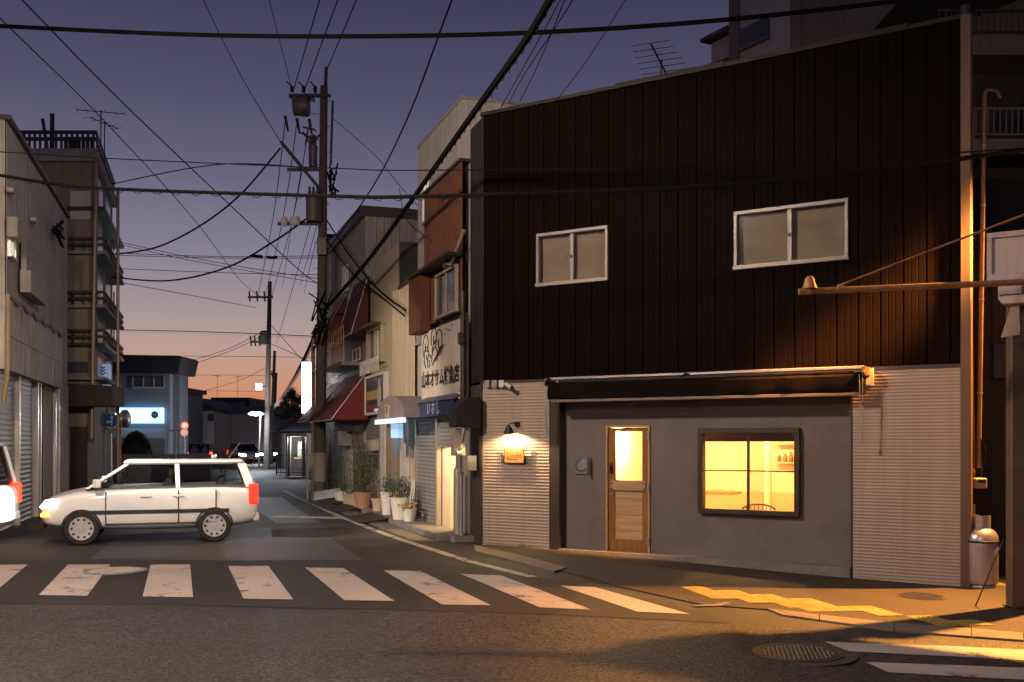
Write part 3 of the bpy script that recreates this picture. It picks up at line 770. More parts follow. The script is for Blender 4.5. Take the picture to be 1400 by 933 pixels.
n_ = len(pf); k.add(vs, [(i * n_ + j, i * n_ + (j + 1) % n_, (i + 1) * n_ + (j + 1) % n_, (i + 1) * n_ + j) for i in range(nseg) for j in range(n_)] + [tuple(range(n_)), tuple(nseg * n_ + j for j in range(n_))])
k.build('fabric_roll', M_FABR, aw, smooth=True)
k = MB(); k.box(as0 + .1, as1 + .02, -.30, -.26, az1 + .035, az1 + .06); k.tube([(as0 - .03, -.20, az1 + .05), (as1 + .01, -.20, az1 + .05)], .028, 10); k.build('roller_tube', M_GAL, aw, smooth=True)
k = MB(); k.box(as0 + .06, as1 - .02, -.335, -.29, az0 - .055, az0 - .014); k.build('front_bar', mat('awning_bar', (.2, .15, .11), .5, .2), aw, bevel=.004)
for sgn, sx in ((0, as0 - .03), (1, as1 + .035)):
    k = MB(); k.box(sx - .055, sx + .055, -.052, -.034, az1 - .17, az1 + .05); k.build('mounting_plate', mat('white_plate', (.75, .68, .62), .5), aw)
    k = MB(); k.box(sx - .02, sx + .02, -.34, -.053, az1 - .05, az1 + .06); k.lathe([(.045, -.02), (.045, .02)], (sx, -.33, az1 - .02), 14, 'X'); k.build('bracket', mat('brass_bracket', (.22, .14, .07), .45, .6), aw, bevel=.004)
    hz = az1 - .1; ln = F.z(752 if not sgn else 1171, 590 if not sgn else 601, -.3)
    sx2 = sx - (.02 if not sgn else .055)
    k = MB(); k.tube([(sx2, -.34, hz + .06), (sx2 + .01, -.33, (hz + ln) / 2), (sx2 + .015, -.30, ln)], .007, 6); k.tube([(sx2 + .04, -.33, hz + .04), (sx2 + .03, -.31, (hz + ln) / 2), (sx2 + .025, -.30, ln + .02)], .005, 6)
    k.lathe([(.022, -.02), (.022, .03)], (sx2 + .017, -.30, ln - .02), 10); k.build('crank_handle', M_GAL, aw)
for px_ in (938,):
    k = MB(); q = F.s(px_, -.3); k.tube([(q - .05, -.30, az1 + .02), (q, -.33, az1 + .05), (q + .06, -.30, az1 + .02)], .02, 8); k.build('arm_joint', M_BLACK, aw)

# ------ things on the white corrugated panel
def on_wall(name, label, cat, px, py, off=-.045, group=None, wall=F):
    q, z = wall.at(px, py, off); p = wall.pt(q, off, z)
    return thing(name, label, cat, p, wall.rot, group)
t = on_wall('wall_lamp', 'small dark cone shaded wall lamp lighting the wooden sign', 'lamp', 705, 582)
k = MB(); k.lathe([(.045, -.02), (.045, .03)], (0.03, 0, .02), 16, 'Y'); k.build('back_plate', M_BLACK, t, smooth=True)
k = MB(); k.tube([(.03, 0, .02), (.03, -.10, .04), (.01, -.16, .03), (-.02, -.17, .0)], .010, 8); k.build('arm', M_BLACK, t, smooth=True)
sh = MB(); n0 = 24
sh.lathe([(.018, .02), (.03, .0), (.085, -.11), (.082, -.11), (.026, -.004), (.0, .0)], n=n0, cap=False); so = sh.build('shade', M_BLACK, t, smooth=True, loc=(-.025, -.17, -.01), rot=(.25, .12, 0))
k = MB(); k.lathe([(.0, -.115), (.022, -.10), (.03, -.08), (.022, -.055), (.012, -.04)], n=14, cap=False); k.build('bulb', glow('bulb_glow', (1.0, .72, .36), 40), t, smooth=True, loc=(-.03, -.165, -.015))
wl = light('wall_lamp_light', 'SPOT', (-.03, -.15, -.10), 330, (1.0, .66, .30), .03, parent=t); wl.data.spot_size = R_(158); wl.data.spot_blend = .25
wl.rotation_euler = (.0, 0, 0)
t = on_wall('shop_sign', 'small wooden name board hung under the wall lamp', 'sign', 705, 623)
a = F.s(718, -.05) - F.s(692, -.05); hh = .115
k = MB(); k.box(-a / 2, a / 2, -.05, -.03, -hh, hh); k.build('board', M_W3, t, bevel=.003)
k = text_mesh('Lucki.', .13, 'lettering', mat('burnt_lettering', (.10, .045, .015), .7), t, (0, -.0515, .0), extrude=.001, shear=.25)
k = MB(); k.box(-a * .36, a * .2, -.0525, -.0505, -.062, -.057); k.build('underline', MATS['burnt_lettering'], t)
k = MB()
for sx in (-a / 2 - .02, -a / 2 - .06, a / 2 + .015, a / 2 + .05):
    k.tube([(sx, -.03, -hh - .02), (sx, -.03, hh + .05)], .006, 6)
for zz in (-hh * .9, hh * .8): k.tube([(-a / 2 - .08, -.025, zz), (a / 2 + .07, -.025, zz)], .005, 6)
k.build('wire_hanger', M_BLACK, t)
t = on_wall('security_camera', 'small bullet security camera high on the white corrugated panel', 'camera', 697, 527)
k = MB(); k.lathe([(.035, -.03), (.035, 0)], n=14, axis='Y'); k.tube([(0, -.03, 0), (.0, -.07, 0), (.02, -.1, -.01)], .011, 8); k.build('bracket', M_GAL, t, smooth=True)
k = MB(); k.tube([(-.02, -.09, .015), (.14, -.17, -.05)], .032, 14); k.build('housing', mat('camera_white', (.6, .55, .5), .4), t, smooth=True, angle=.5)
k = MB(); k.tube([(.138, -.169, -.049), (.146, -.173, -.052)], .027, 14); k.build('lens', M_BLACK, t)
for i, px_ in enumerate((669, 679, 689)):
    t = on_wall('junction_box', ['grey conduit box farthest left beside the security camera', 'shadowed middle conduit box left of the security camera', 'white conduit box next to the security camera'][i], 'box', px_, 525, group='conduit boxes beside the security camera')
    m_ = [mat('box_grey', (.3, .26, .22), .6), M_GAL, mat('camera_white', (.6, .55, .5), .4)][i]
    k = MB(); k.box(-.045, .045, -.07, .0, -.05, .05); k.build('case', m_, t, bevel=.006)
    k = MB(); k.box(-.05, .05, -.08, -.071, -.055, .055); k.build('lid', m_, t, bevel=.004)
# stainless vent hoods
def vent(wall, px, py, off, label, sz):
    t = on_wall('vent_hood', label, 'vent', px, py, off, wall=wall); h = sz / 2
    k = MB(); k.box(-h, h, -.03, 0, -h, h); k.build('flange', M_STAIN, t, bevel=.004)
    k = MB(); k.lathe([(h * .55, -.05), (h * .78, -.03)], (-h * .12, 0, 0), 24, 'Y'); k.lathe([(h * .5, -.07), (h * .5, -.05)], (h * .22, 0, .0), 20, 'Y'); k.build('pressed_cover', M_STAIN, t, smooth=True, angle=.5)
    k = MB(); k.prism_xy([(h * .9, -.03), (h * 1.0, -.15), (h * 1.12, -.15), (h * 1.12, 0), (h * .9, 0)], -h, h * .95); k.build('side_shield', M_STAIN, t)
vent(F, 797, 637, REC, 'shiny square stainless vent cover left of the wooden door', .26)

# ------ inside the shop: pendant lamps and a chair by the window
M_BULB = glow('pendant_glow', (1.0, .74, .40), 25)
M_RING = mat('pendant_black', (.03, .025, .02), .5)
for i, (px_, dd, lab) in enumerate(((858, 1.9, 'pendant bulb hanging behind the glass of the wooden door'), (985, 1.9, 'pendant bulb hanging inside the shop window nearest its left edge'), (1068, 1.9, 'pendant bulb hanging inside the shop window nearest its right edge'))):
    q = F.s(px_, dd); zc = [1.85, 2.19, 2.19][i]
    t = thing('pendant_lamp', lab, 'lamp', F.pt(q, dd, zc), F.rot, 'pendant lamps in the lit shop')
    k = MB(); k.tube([(0, 0, .06), (0, 0, 2.318 - zc)], .004, 6); k.build('cord', M_RING, t)
    k = MB(); k.lathe([(.005, .07), (.022, .06), (.022, .01), (.018, .0)], n=14); k.build('socket', M_RING, t, smooth=True)
    k = MB(); k.lathe([(.0, -.09), (.028, -.075), (.04, -.045), (.03, -.015), (.015, 0)], n=16, cap=False); k.build('bulb', M_BULB, t, smooth=True)
    l = light('pendant_light', 'POINT', (0, -.0, -.16), [230, 150, 150][i], (1.0, .56, .20), .05, parent=t)
t = thing('windsor_chair', 'bow back wooden chair seen through the shop window', 'chair', F.pt(F.s(1037, 1.5), 1.5, 0), F.rot + .2)
cz = F.z(1038, 690, 1.5); M_CH = wood('chair_wood', (.10, .045, .018), (.17, .08, .03))
k = MB(); arc = [(-.25 * math.cos(a), .12 * math.sin(a) * .3, .62 + (cz - .62) * math.sin(a)) for a in [PI * i / 16 for i in range(17)]]
k.tube(arc, .014, 8); k.build('bow', M_CH, t, smooth=True)
for i in range(-3, 4):
    x = i * .062; zz = .62 + (cz - .62) * math.sqrt(max(0, 1 - (x / .25) ** 2)); k = MB(); k.tube([(x * .8, .0, .45), (x, .02, zz)], .006, 6); k.build('spindle', M_CH, t)
k = MB(); k.lathe([(.2, .42), (.22, .43), (.22, .45), (.2, .455)], (0, -.18, 0), 20); k.build('seat', M_CH, t, smooth=True, angle=.5)
for sx in (-1, 1):
    k = MB(); k.tube([(sx * .25, .0, .62), (sx * .23, -.06, .45)], .012, 6); k.build('arm_post', M_CH, t)
    for sy in (-.34, -.04): k = MB(); k.tube([(sx * .14, sy, .42), (sx * .2, sy + (.05 if sy > -.2 else -.05), 0)], .016, 8); k.build('leg', M_CH, t)

# ------ aerials on the roof
M_AER = mat('aerial_metal', (.10, .08, .08), .5, .5)
def yagi(base, h, n, ln, half, yaw, label, tilt=0, group=None, pitch=.0):
    t = thing('tv_aerial', label, 'aerial', base, yaw, group)
    k = MB(); k.tube([(0, 0, 0), (0, 0, h)], .018, 8); k.build('mast', M_AER, t)
    k = MB(); k.tube([(-ln / 2, 0, h - .06 - pitch * ln / 2), (ln / 2, 0, h - .06 + pitch * ln / 2)], .014, 6); k.build('boom', M_AER, t)
    k = MB()
    for i in range(n):
        x = -ln / 2 + ln * i / (n - 1); w_ = half * (1 - .35 * i / n); zz = h - .05 + pitch * x
        k.tube([(x, -w_, zz), (x, w_, zz)], .007, 5)
    k.build('elements', M_AER, t)
    return t
q = F.at(906, 100); yagi(F.pt(F.s(904, .8), .8, TOP - .4), 1.0, 8, 1.3, .42, -1.95, 'slanting many armed television aerial on the dark roof', pitch=.12)
yagi(F.pt(F.s(826, 3.4), 3.4, TOP - .3), .95, 7, 1.3, .5, -1.2, 'low flat television aerial left of the tall one on the dark roof')

# ------ right of the dark building: gas cylinder, meter, pipes, bell arm, sign box
M_GALP = mat('cylinder_grey', (.46, .44, .42), .32, .65, var=.12, scale=6, stain=.3)
gp = G(1349, 806); gzv = gz(*gp)
t = thing('gas_cylinder', 'grey gas cylinder strapped beside the right end of the dark building', 'gas cylinder', (gp[0], gp[1] + .16, gzv))
sc_ = gp[1] / FP; r = 22.5 * sc_; H = 100 * sc_
k = MB(); k.lathe([(r * .75, .03), (r * .95, .06), (r, .12), (r, H * .66), (r * .96, H * .73), (r * .8, H * .79), (r * .5, H * .83), (.0, H * .84)], n=36, cap=False); k.build('tank', M_GALP, t, smooth=True)
k = MB(); k.lathe([(r * .78, -.005), (r * .82, .0), (r * .82, .07), (r * .74, .09)], n=32, cap=False); k.build('foot_ring', M_GALP, t, smooth=True)
k = MB(); aa = [(-.9 + 5.0 * i / 20) for i in range(21)]; rc = r * .56
vs = []
for a in aa:
    for rr, zz in ((rc, H * .80), (rc, H * 1.0), (rc - .008, H * 1.0), (rc - .008, H * .80)): vs.append((rr * math.cos(a + 2.2), rr * math.sin(a + 2.2), zz))
k.add(vs, [(i * 4 + j, i * 4 + (j + 1) % 4, (i + 1) * 4 + (j + 1) % 4, (i + 1) * 4 + j) for i in range(20) for j in range(4)] + [(0, 1, 2, 3), (80, 83, 82, 81)]); k.build('valve_guard', M_GALP, t, smooth=True, angle=.5)
k = MB(); k.lathe([(.018, H * .83), (.018, H * .92), (.03, H * .925), (.03, H * .95)], n=10); k.tube([(.0, -.02, H * .9), (.05, -.02, H * .9)], .014, 8); k.build('valve', mat('brass', (.45, .30, .12), .35, .9), t)
k = MB(); k.lathe([(r + .003, H * .63), (r + .012, H * .635), (r + .012, H * .655), (r + .003, H * .66)], n=36, cap=False); k.tube([(-r - .003, .02, H * .645), (-r - .12, .12, H * .66)], .009, 6); k.tube([(r, .0, H * .645), (r + .06, .1, H * .64)], .009, 6); k.build('chain_strap', M_BLACK, t)
# the cast lettering on the tank is unreadable in the photo: a faint embossed panel
k = MB()
for c in range(8):
    a = -2.35 + c * .09; p0 = r + .002 + .0015 * (c % 2)
    k.v += [(p0 * math.cos(a), p0 * math.sin(a), H * .26), (p0 * math.cos(a), p0 * math.sin(a), H * .58)]
k.f += [(2 * c, 2 * c + 2, 2 * c + 3, 2 * c + 1) for c in range(7)]
k.build('embossing', mat('cylinder_emboss', (.38, .36, .34), .5, .5), t)
k = MB(); k.box(gp[0] - .35, gp[0] + .45, gp[1] - .06, gp[1] + .6, gzv - .1, gzv + .004); struct(k.build('concrete_base', M_CONC))
RY = gp[1] + .42
def at_y(px, py, y): return P(px, py, y)
p = at_y(1337, 660, RY); t = thing('gas_meter', 'small pale gas meter on the pipes above the gas cylinder', 'meter', p)
k = MB(); k.box(-.075, .075, -.1, .05, -.07, .06); k.build('case', mat('meter_beige', (.42, .33, .25), .5, var=.15), t, bevel=.012)
k = MB(); k.box(-.04, .05, -.106, -.101, .0, .035); k.build('dial', M_BLACK, t)
k = MB(); k.tube([(-.05, 0, .06), (-.05, 0, .16), (-.09, 0, .2), (-.13, 0, .18), (-.14, .02, -.5), (-.14, .02, -1.0)], .014, 8); k.build('supply_pipe', mat('pipe_brown', (.22, .15, .1), .5, .3), t, smooth=True)
k = MB(); k.tube([(.04, 0, .06), (.04, 0, .55), (.1, .02, .45), (.12, .02, .3), (.05, .02, .14)], .008, 8); k.build('hose', M_BLACK, t, smooth=True)
p = at_y(1331, 722, RY - .02); t = thing('gas_regulator', 'grey gas regulator on the wall behind the cylinder valve', 'regulator', p)
k = MB(); k.lathe([(.02, -.06), (.07, -.04), (.075, -.01), (.06, .02), (.0, .05)], n=18, cap=False, axis='Y'); k.build('diaphragm', M_GAL, t, smooth=True)
k = MB(); k.tube([(0, -.02, .06), (0, -.02, .3)], .012, 8); k.tube([(0, -.02, -.06), (.02, -.05, -.14), (.1, -.1, -.12)], .01, 8); k.build('pipe', M_GAL, t, smooth=True)
# tall conduit pipes
def pole_px(name, label, cat, px0, py0, px1, py1, y, r, m, group=None):
    a, b = P(px0, py0, y), P(px1, py1, y)
    t = thing(name, label, cat, a, 0, group)
    k = MB(); k.tube([(0, 0, 0), tuple(b - a)], r, 12); k.build('pipe', m, t, smooth=True)
    return t, b - a
M_PIPE = mat('painted_pipe', (.34, .20, .10), .5, .2, var=.2, scale=6, streak=.4)
t, d = pole_px('conduit_pipe', 'tall thin service pole with cable bends at its top', 'pipe', 1338, 640, 1346, 128, RY + .1, .028, M_PIPE)
k = MB(); k.tube([tuple(d), tuple(d + Vector((.05, 0, .05))), tuple(d + Vector((.16, 0, .03))), tuple(d + Vector((.2, 0, -.06)))], .02, 8); k.build('cable_head', M_PIPE, t, smooth=True)
k = MB()
for f_ in (.2, .45, .7, .86): k.lathe([(.034, -.012), (.034, .012)], tuple(d * f_), 12)
k.each('clamp', M_GAL, t)
pole_px('conduit_pipe', 'short conduit pipe close to the orange corner edge of the dark building', 'pipe', 1331, 640, 1325, 320, RY + .2, .02, M_BROWN)
t, d = pole_px('corner_pole', 'dark short pole rising above the right end of the dark roof', 'pole', 1321, 75, 1320, 8, 13.6, .06, M_BROWN)
# bell arm: horizontal pipe with a bell lamp at its tip and a stay rod, carried by the right-hand post
YA = 10.6
t = thing('bracket_arm', 'long rusty horizontal bracket pipe with a stay rod', 'bracket', P(1400, 386, YA))
o_ = P(1400, 386, YA)
k = MB(); k.tube([tuple(P(1092, 399, YA) - o_), tuple(P(1215, 394, YA) - o_), tuple(P(1400, 386, YA) - o_), tuple(P(1520, 381, YA) - o_)], .033, 12)
M_RUST = mat('rusty_paint', (.42, .22, .09), .5, .2, var=.3, scale=7, stain=.5, dirt=(.3, .15, .08))
k.build('pipe', M_RUST, t, smooth=True)
k = MB(); k.tube([tuple(P(1149, 390, YA) - o_), tuple(P(1400, 294, YA) - o_), tuple(P(1520, 248, YA) - o_)], .011, 8); k.build('stay_rod', M_RUST, t, smooth=True)
k = MB(); k.lathe([(.042, -.03), (.042, .03)], tuple(P(1149, 395, YA) - o_), 12, 'X'); k.tube([tuple(P(1149, 395, YA) - o_), tuple(P(1149, 389, YA) - o_)], .02, 8); k.build('clamp', M_RUST, t)
k = MB(); k.tube([tuple(P(x_, y_, YA - .03) - o_) for x_, y_ in ((1112, 402), (1122, 404), (1136, 404), (1146, 401))], .006, 6); k.build('cable', M_BLACK, t)
t = thing('bell', 'small metal bell standing on the tip of the bracket pipe', 'bell', P(1107, 397, YA))
s_ = YA / FP
k = MB(); k.lathe([(10.5 * s_, 2 * s_), (9 * s_, 6 * s_), (7 * s_, 12 * s_), (6 * s_, 16 * s_), (3 * s_, 19.5 * s_), (0, 20 * s_)], n=20, cap=False); k.lathe([(9 * s_, 2.2 * s_), (0, 10 * s_)], n=20, cap=False); k.build('body', M_RUST, t, smooth=True)
k = MB(); k.lathe([(4.5 * s_, -5 * s_), (4.5 * s_, 3 * s_)], n=12); k.build('base', M_RUST, t)
# post and sign box
YB = 11.1
xp0, xp1 = (1383 - 700) / FP * YB, (1440 - 700) / FP * YB
t = thing('steel_post', 'broad dark steel post at the right edge below the sign box', 'post', ((xp0 + xp1) / 2, YB + .2, -.14))
k = MB(); k.box(xp0 - (xp0 + xp1) / 2, xp1 - (xp0 + xp1) / 2, -.2, -.06, 0, 3.3); k.build('shaft', mat('post_brown', (.16, .11, .075), .5, .2, var=.25, streak=.5), t, bevel=.01)
k = MB(); k.box(xp0 - (xp0 + xp1) / 2 - .0, xp1 - (xp0 + xp1) / 2 + .1, -.25, .0, .0, .03); k.build('base_plate', M_BROWN, t)
k = MB(); k.tube([(xp0 - (xp0 + xp1) / 2 - .33, -.05, .0), (xp0 - (xp0 + xp1) / 2 - .02, -.06, .75)], .008, 6); k.build('stay', M_BROWN, t)
M_SIGNP = mat('old_white_sign', (.55, .46, .42), .5, var=.08, scale=2, streak=.35, stain=.25)
Y1 = 11.0
dv = Vector((1, -.62)).normalized(); b0 = P(1350, 322, Y1)
Sw = Wall((b0.x, b0.y), (b0.x + dv.x * 2, b0.y + dv.y * 2))
t = thing('sign_box', 'faded blank white sign box fixed to the post at the right edge', 'sign', Sw.loc, Sw.rot)
za = Sw.z(1351, 322); zb = Sw.z(1353, 383)
k = MB(); k.box(0, 2.2, 0, .38, zb, za); k.build('upper_box', M_SIGNP, t, bevel=.012)
k = MB(); k.box(.0 - .004, 2.2, -.03, -.002, zb - .02, zb + .05); k.box(-.004, 2.2, -.03, -.002, za - .04, za + .02); k.box(-.004, .05, -.031, -.002, zb + .05, za - .04); k.build('frame', M_SIGNP, t, bevel=.006)
zc = Sw.z(1364, 416); k = MB(); k.prism_xz([(.10, zb - .023), (.10, zc + .06), (.14, zc), (2.2, zc), (2.2, zb - .023)], .02, .34); k.build('lower_box', M_SIGNP, t, bevel=.01)
k = MB(); k.box(.12, 2.2, .008, .018, zc + .09, zc + .10); k.box(.33, .34, .008, .018, zc + .1, zb - .03); k.build('seam', M_BROWN, t)
k = MB(); k.prism_xz([(.12, zc - .35), (.30, zc - .33), (.30, zc - .003), (.22, zc - .003)], .1, .14); k.build('gusset', mat('gusset_tan', (.34, .25, .18), .6), t)

# dark passage and flats behind, at the right
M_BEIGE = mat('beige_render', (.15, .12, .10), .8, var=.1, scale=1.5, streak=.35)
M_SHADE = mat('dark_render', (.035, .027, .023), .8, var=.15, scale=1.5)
yb = 19.5
x0 = (1283 - 700) / FP * yb
t = thing('gallery_flats', 'block of flats with railed galleries behind the right end of the dark building', 'building', (x0, yb, 0))
def zz_(py, y=yb): return CH + (HY - py) / FP * y
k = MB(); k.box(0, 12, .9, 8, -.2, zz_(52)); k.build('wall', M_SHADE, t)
for (ya, ybt) in ((52, 78), (192, 212)):
    k = MB(); k.box(0, 12, -.1, 1.2, zz_(ybt), zz_(ya)); k.build('gallery_slab', M_BEIGE, t)
for (yt, ybm) in ((14, 50), (148, 190)):
    k = MB(); z1_, z0_ = zz_(yt), zz_(ybm)
    k.box(0, 6, -.06, -.0, z1_ - .05, z1_); k.box(0, 6, -.05, -.01, z0_ + .05, z0_ + .09)
    for i in range(52): k.box(i * .115, i * .115 + .022, -.045, -.02, z0_ + .09, z1_ - .05)
    for i in range(4): k.box(i * 1.5 + .6, i * 1.5 + .66, -.06, .0, z0_, z1_)
    k.build('railing', M_BROWN if yt < 100 else mat('old_rail', (.12, .11, .09), .6), t)
k = MB(); k.box(.6, 1.5, .86, .895, zz_(192) , zz_(135)); k.build('door', M_BROWN, t)
k = MB(); k.box(2.0, 3.1, .84, .895, zz_(165), zz_(120)); k.build('window', M_BLACK, t)
k = MB(); k.box(0, 12, 1.2, 8, zz_(-60), zz_(-75)); k.build('roof', M_BROWN, t)
# white flats behind the dark roof
A_ = P(962, 600, 30); Bd = Vector((.586, -1)); Bp = (A_.x + .586 * 9.4, 30 - 9.4)
Wf = Wall((A_.x, A_.y), Bp)
M_WREND = mat('white_render', (.36, .33, .34), .8, var=.08, scale=.8, streak=.3)
t = thing('white_flats', 'pale multi storey flats rising behind the dark ribbed roof', 'building', Wf.loc, Wf.rot)
zt = 13.6
sA, sB_, sC = Wf.s(1000), Wf.s(1098), Wf.len
k = MB(); k.box(0, sA, .3, 5, 0, zt - .25); k.box(sA, sB_, 0, 5, 0, 17); k.build('wall', M_WREND, t)
k = MB(); k.box(sB_ + .002, sC, -.0, 5, 0, 17); k.build('stair_tower', M_BEIGE, t)
k = MB(); k.box(sA - .05, sA + .35, -.06, -.002, 4, 17); k.box(sB_ - .4, sB_ - .02, -.05, -.002, 4, 17); k.each('downpipe', M_BEIGE, t)
k = MB(); a = Wf.at(1012, 60); b = Wf.at(1052, 45); zq = Wf.z(1018, 66); k.box(a[0], b[0], -.05, -.002, zq, zq + .55); wo_ = k.build('window', mat('window_dark', (.06, .06, .08), .15), t)
k = MB(); k.box(a[0] - .05, b[0] + .05, -.12, -.052, zq - .08, zq - .0); k.build('sill', M_BEIGE, wo_)
k = MB(); k.tube([(-.3, .1, zt - .9), (.9, .1, zt - 1.0)], .05, 8); k.tube([(-.3, .1, zt - .9), (-.3, .1, 5)], .05, 8); k.build('rail', M_BEIGE, t)
k = MB(); k.box(-.05, sA - .06, -.1, .29, zt - .25, zt - .15); k.build('eave', M_BROWN, t)
# black car parked in the dark passage is hidden; a plain back wall closes the passage
k = MB(); tb = thing('back_house', 'dark ribbed outbuilding in the passage behind the gas cylinder', 'building', (7.2, 15.0, 0))
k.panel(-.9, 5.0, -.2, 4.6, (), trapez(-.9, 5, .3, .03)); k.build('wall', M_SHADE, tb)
k = MB(); k.box(-1.0, 5.1, -.2, 4, 4.6, 4.72); k.build('roof', M_BROWN, tb)
k = MB(); k.box(-.2, .35, -.12, -.04, 2.6, 3.1); k.build('window', mat('window_dark', (.06, .06, .08), .15), tb)

# ================================================================== shop row on the right of the narrow street
def row_y(px):
    k_ = (px - 700) / FP; return (XL - row_m * 16.64) / (k_ - row_m)
def row_pt(px): y = row_y(px); return ((px - 700) / FP * y, y)
def row_wall(pl, pr_): return Wall(row_pt(pl), row_pt(pr_))
def framed(parent, w_, pts, name='window', fm=M_ALU, gm=None, fw=.04, off=0.0, proud=.05, lit=None, bars=1):
    """a window on a row facade: proud frame, glass set back, found from its photo corners"""
    s0, s1, z0, z1 = hole(pts, off, w_); f = MB()
    f.box(s0, s1, off - proud, off - .002, z1 - fw, z1); f.box(s0, s1, off - proud - .02, off - .002, z0, z0 + fw)
    f.box(s0, s0 + fw, off - proud, off - .002, z0 + fw, z1 - fw); f.box(s1 - fw, s1, off - proud, off - .002, z0 + fw, z1 - fw)
    for i in range(bars):
        c = s0 + (s1 - s0) * (i + 1) / (bars + 1); f.box(c - fw * .35, c + fw * .35, off - proud * .8, off - .002, z0 + fw, z1 - fw)
    fo = f.build(name, fm, parent)
    p = MB(); p.box(s0 + fw, s1 - fw, off - .018, off - .003, z0 + fw, z1 - fw); p.build('pane', gm or MATS['window_dark'], fo)
    return fo, (s0, s1, z0, z1)
def shutter(parent, s0, s1, z0, z1, m, y=-.01, pitch=.075, name='shutter', depth=.02):
    k = MB(); k.panel(s0, s1, z0, z1, (), None, y, waves(z0, z1, pitch, depth, 4)); return k.build(name, m, parent, smooth=True, angle=1.2)

M_WTILE = mat('white_tile', (.44, .41, .38), .6, var=.08, scale=2, streak=.4)
M_ORNG = mat('rusty_orange_cladding', (.115, .036, .011), .75, var=.35, scale=2.5, streak=.6, dirt=(.35, .2, .12))
M_SIGNW = mat('white_sign_board', (.60, .54, .46), .6, var=.1, scale=2, streak=.3, stain=.35, dirt=(.6, .4, .25))
M_SHUT = mat('grey_shutter', (.30, .28, .26), .5, .3, var=.12, scale=3, streak=.3)
M_NAVY = mat('navy_cloth', (.025, .04, .11), .8, var=.3, scale=6)
M_INK = mat('black_ink', (.02, .018, .018), .7)
# ---- fishmonger
W1 = row_wall(568, 641)
t = fish = thing('fishmonger_building', 'white fishmonger with rusty orange cladding, lettered board and grey shutter', 'building', W1.loc, W1.rot)
ztop = W1.z(600, 167); LW = W1.len
sw1 = W1.s(628)
zr_ = W1.z(636, 166); zl = W1.z(613, 612); bx0, bx1 = W1.s(600.5) + .05, W1.s(628) - .04
k = MB(); k.box(0, bx0, .05, .2, -.1, ztop); k.box(bx0, sw1, .05, .2, zl, ztop); k.box(bx1, LW - .02, .05, .2, -.1, zl); k.box(sw1, LW - .02, .05, .2, zl, zr_)
k.box(0, sw1, 1.9, 7, -.1, ztop); k.box(sw1, LW - .02, 1.9, 7, -.1, zr_); k.box(0, .12, .2, 1.9, -.1, ztop); k.box(sw1 - .1, sw1, .2, 1.9, zr_ - .2, ztop); k.box(LW - .12, LW - .02, .2, 1.9, -.1, zr_)
k.box(.12, sw1 - .1, .2, 1.9, ztop - .1, ztop); k.box(sw1, LW - .12, .2, 1.9, zr_ - .1, zr_); k.build('wall', M_WTILE, t)
k = MB(); k.box(-.02, sw1 + .02, .03, 7.05, ztop + .002, ztop + .06); k.build('parapet_cap', M_ALU, t)
so0, so1 = W1.s(588), W1.s(640); zo0 = W1.z(600, 462); zo1 = W1.z(610, 232)
Hw = hole([(597, 375), (627, 362), (627, 425), (597, 440)], -.12, W1)
zt_ = 6.45
k = MB(); k.panel(so0, so1, 3.9, zt_, [Hw], trapez(so0, so1, .13, .022), -.12); k.build('orange_cladding', M_ORNG, t)
k = MB(); k.box(so0 - .0, so0 + .02, -.115, .05, 3.9, zt_); k.box(so0 - .02, so1 + .02, -.16, .05, zt_ + .002, zt_ + .05); k.each('cladding_edge', M_BROWN, t)
k = MB(); k.box(Hw[0], Hw[1], -.02, .04, Hw[2], Hw[3]); k.build('recess', M_INT, t)
f_, _ = framed(t, W1, [(598, 376), (627, 363), (627, 425), (598, 439)], 'window', mat('cream_frame', (.35, .28, .2), .5), mat('reflecting_glass', (.05, .05, .06), .04, spec=.9), off=-.1, proud=.06)
k = MB(); sb0, sb1 = W1.s(580), W1.s(598); k.box(sb0 + .1, sb1 - .02, -.34, -.125, Hw[2] - .15, Hw[3] + .08); k.build('shutter_box', M_ORNG, t, bevel=.01)
k = MB(); k.box(sb0 - .1, Hw[1] + .25, -.4, -.13, Hw[3] + .09, Hw[3] + .14); k.build('window_hood', M_BLACK, t)
# exhaust duct and hose
k = MB(); k.tube([W1.pt(0, 0, 0) * 0 + Vector((W1.s(634, -.2), -.2, W1.z(634, 315, -.2))), Vector((W1.s(631, -.2), -.2, W1.z(631, 325, -.2))), Vector((W1.s(617, -.2), -.2, W1.z(617, 362, -.2))), Vector((W1.s(609, -.2), -.2, W1.z(609, 360, -.2)))], .035, 8)
k.lathe([(.12, -.04), (.12, .04)], (W1.s(608, -.2), -.18, W1.z(608, 357, -.2)), 12, 'Y'); k.build('duct', mat('duct_grey', (.3, .24, .18), .6), t, smooth=True)
k = MB(); q = W1.s(633.5, -.16); k.tube([(q, -.17, 2.2), (q, -.17, 4.2)], .04, 8); k.box(q - .07, q + .07, -.24, -.16, W1.z(633, 475), W1.z(633, 460)); k.build('drainpipe', M_BROWN, t, smooth=True, angle=.6)
# narrow lit stair window high up
fo, hh_ = framed(t, W1, [(580, 252), (590, 240), (590, 298), (580, 310)], 'window', M_ALU, glow('stair_window_glow', (.72, .85, .80), .55), off=.05, bars=1)
framed(t, W1, [(570, 405), (578, 400), (578, 470), (570, 474)], 'window', M_ALU, off=.05, bars=1, gm=mat('frosted_glass', (.3, .28, .27), .3))
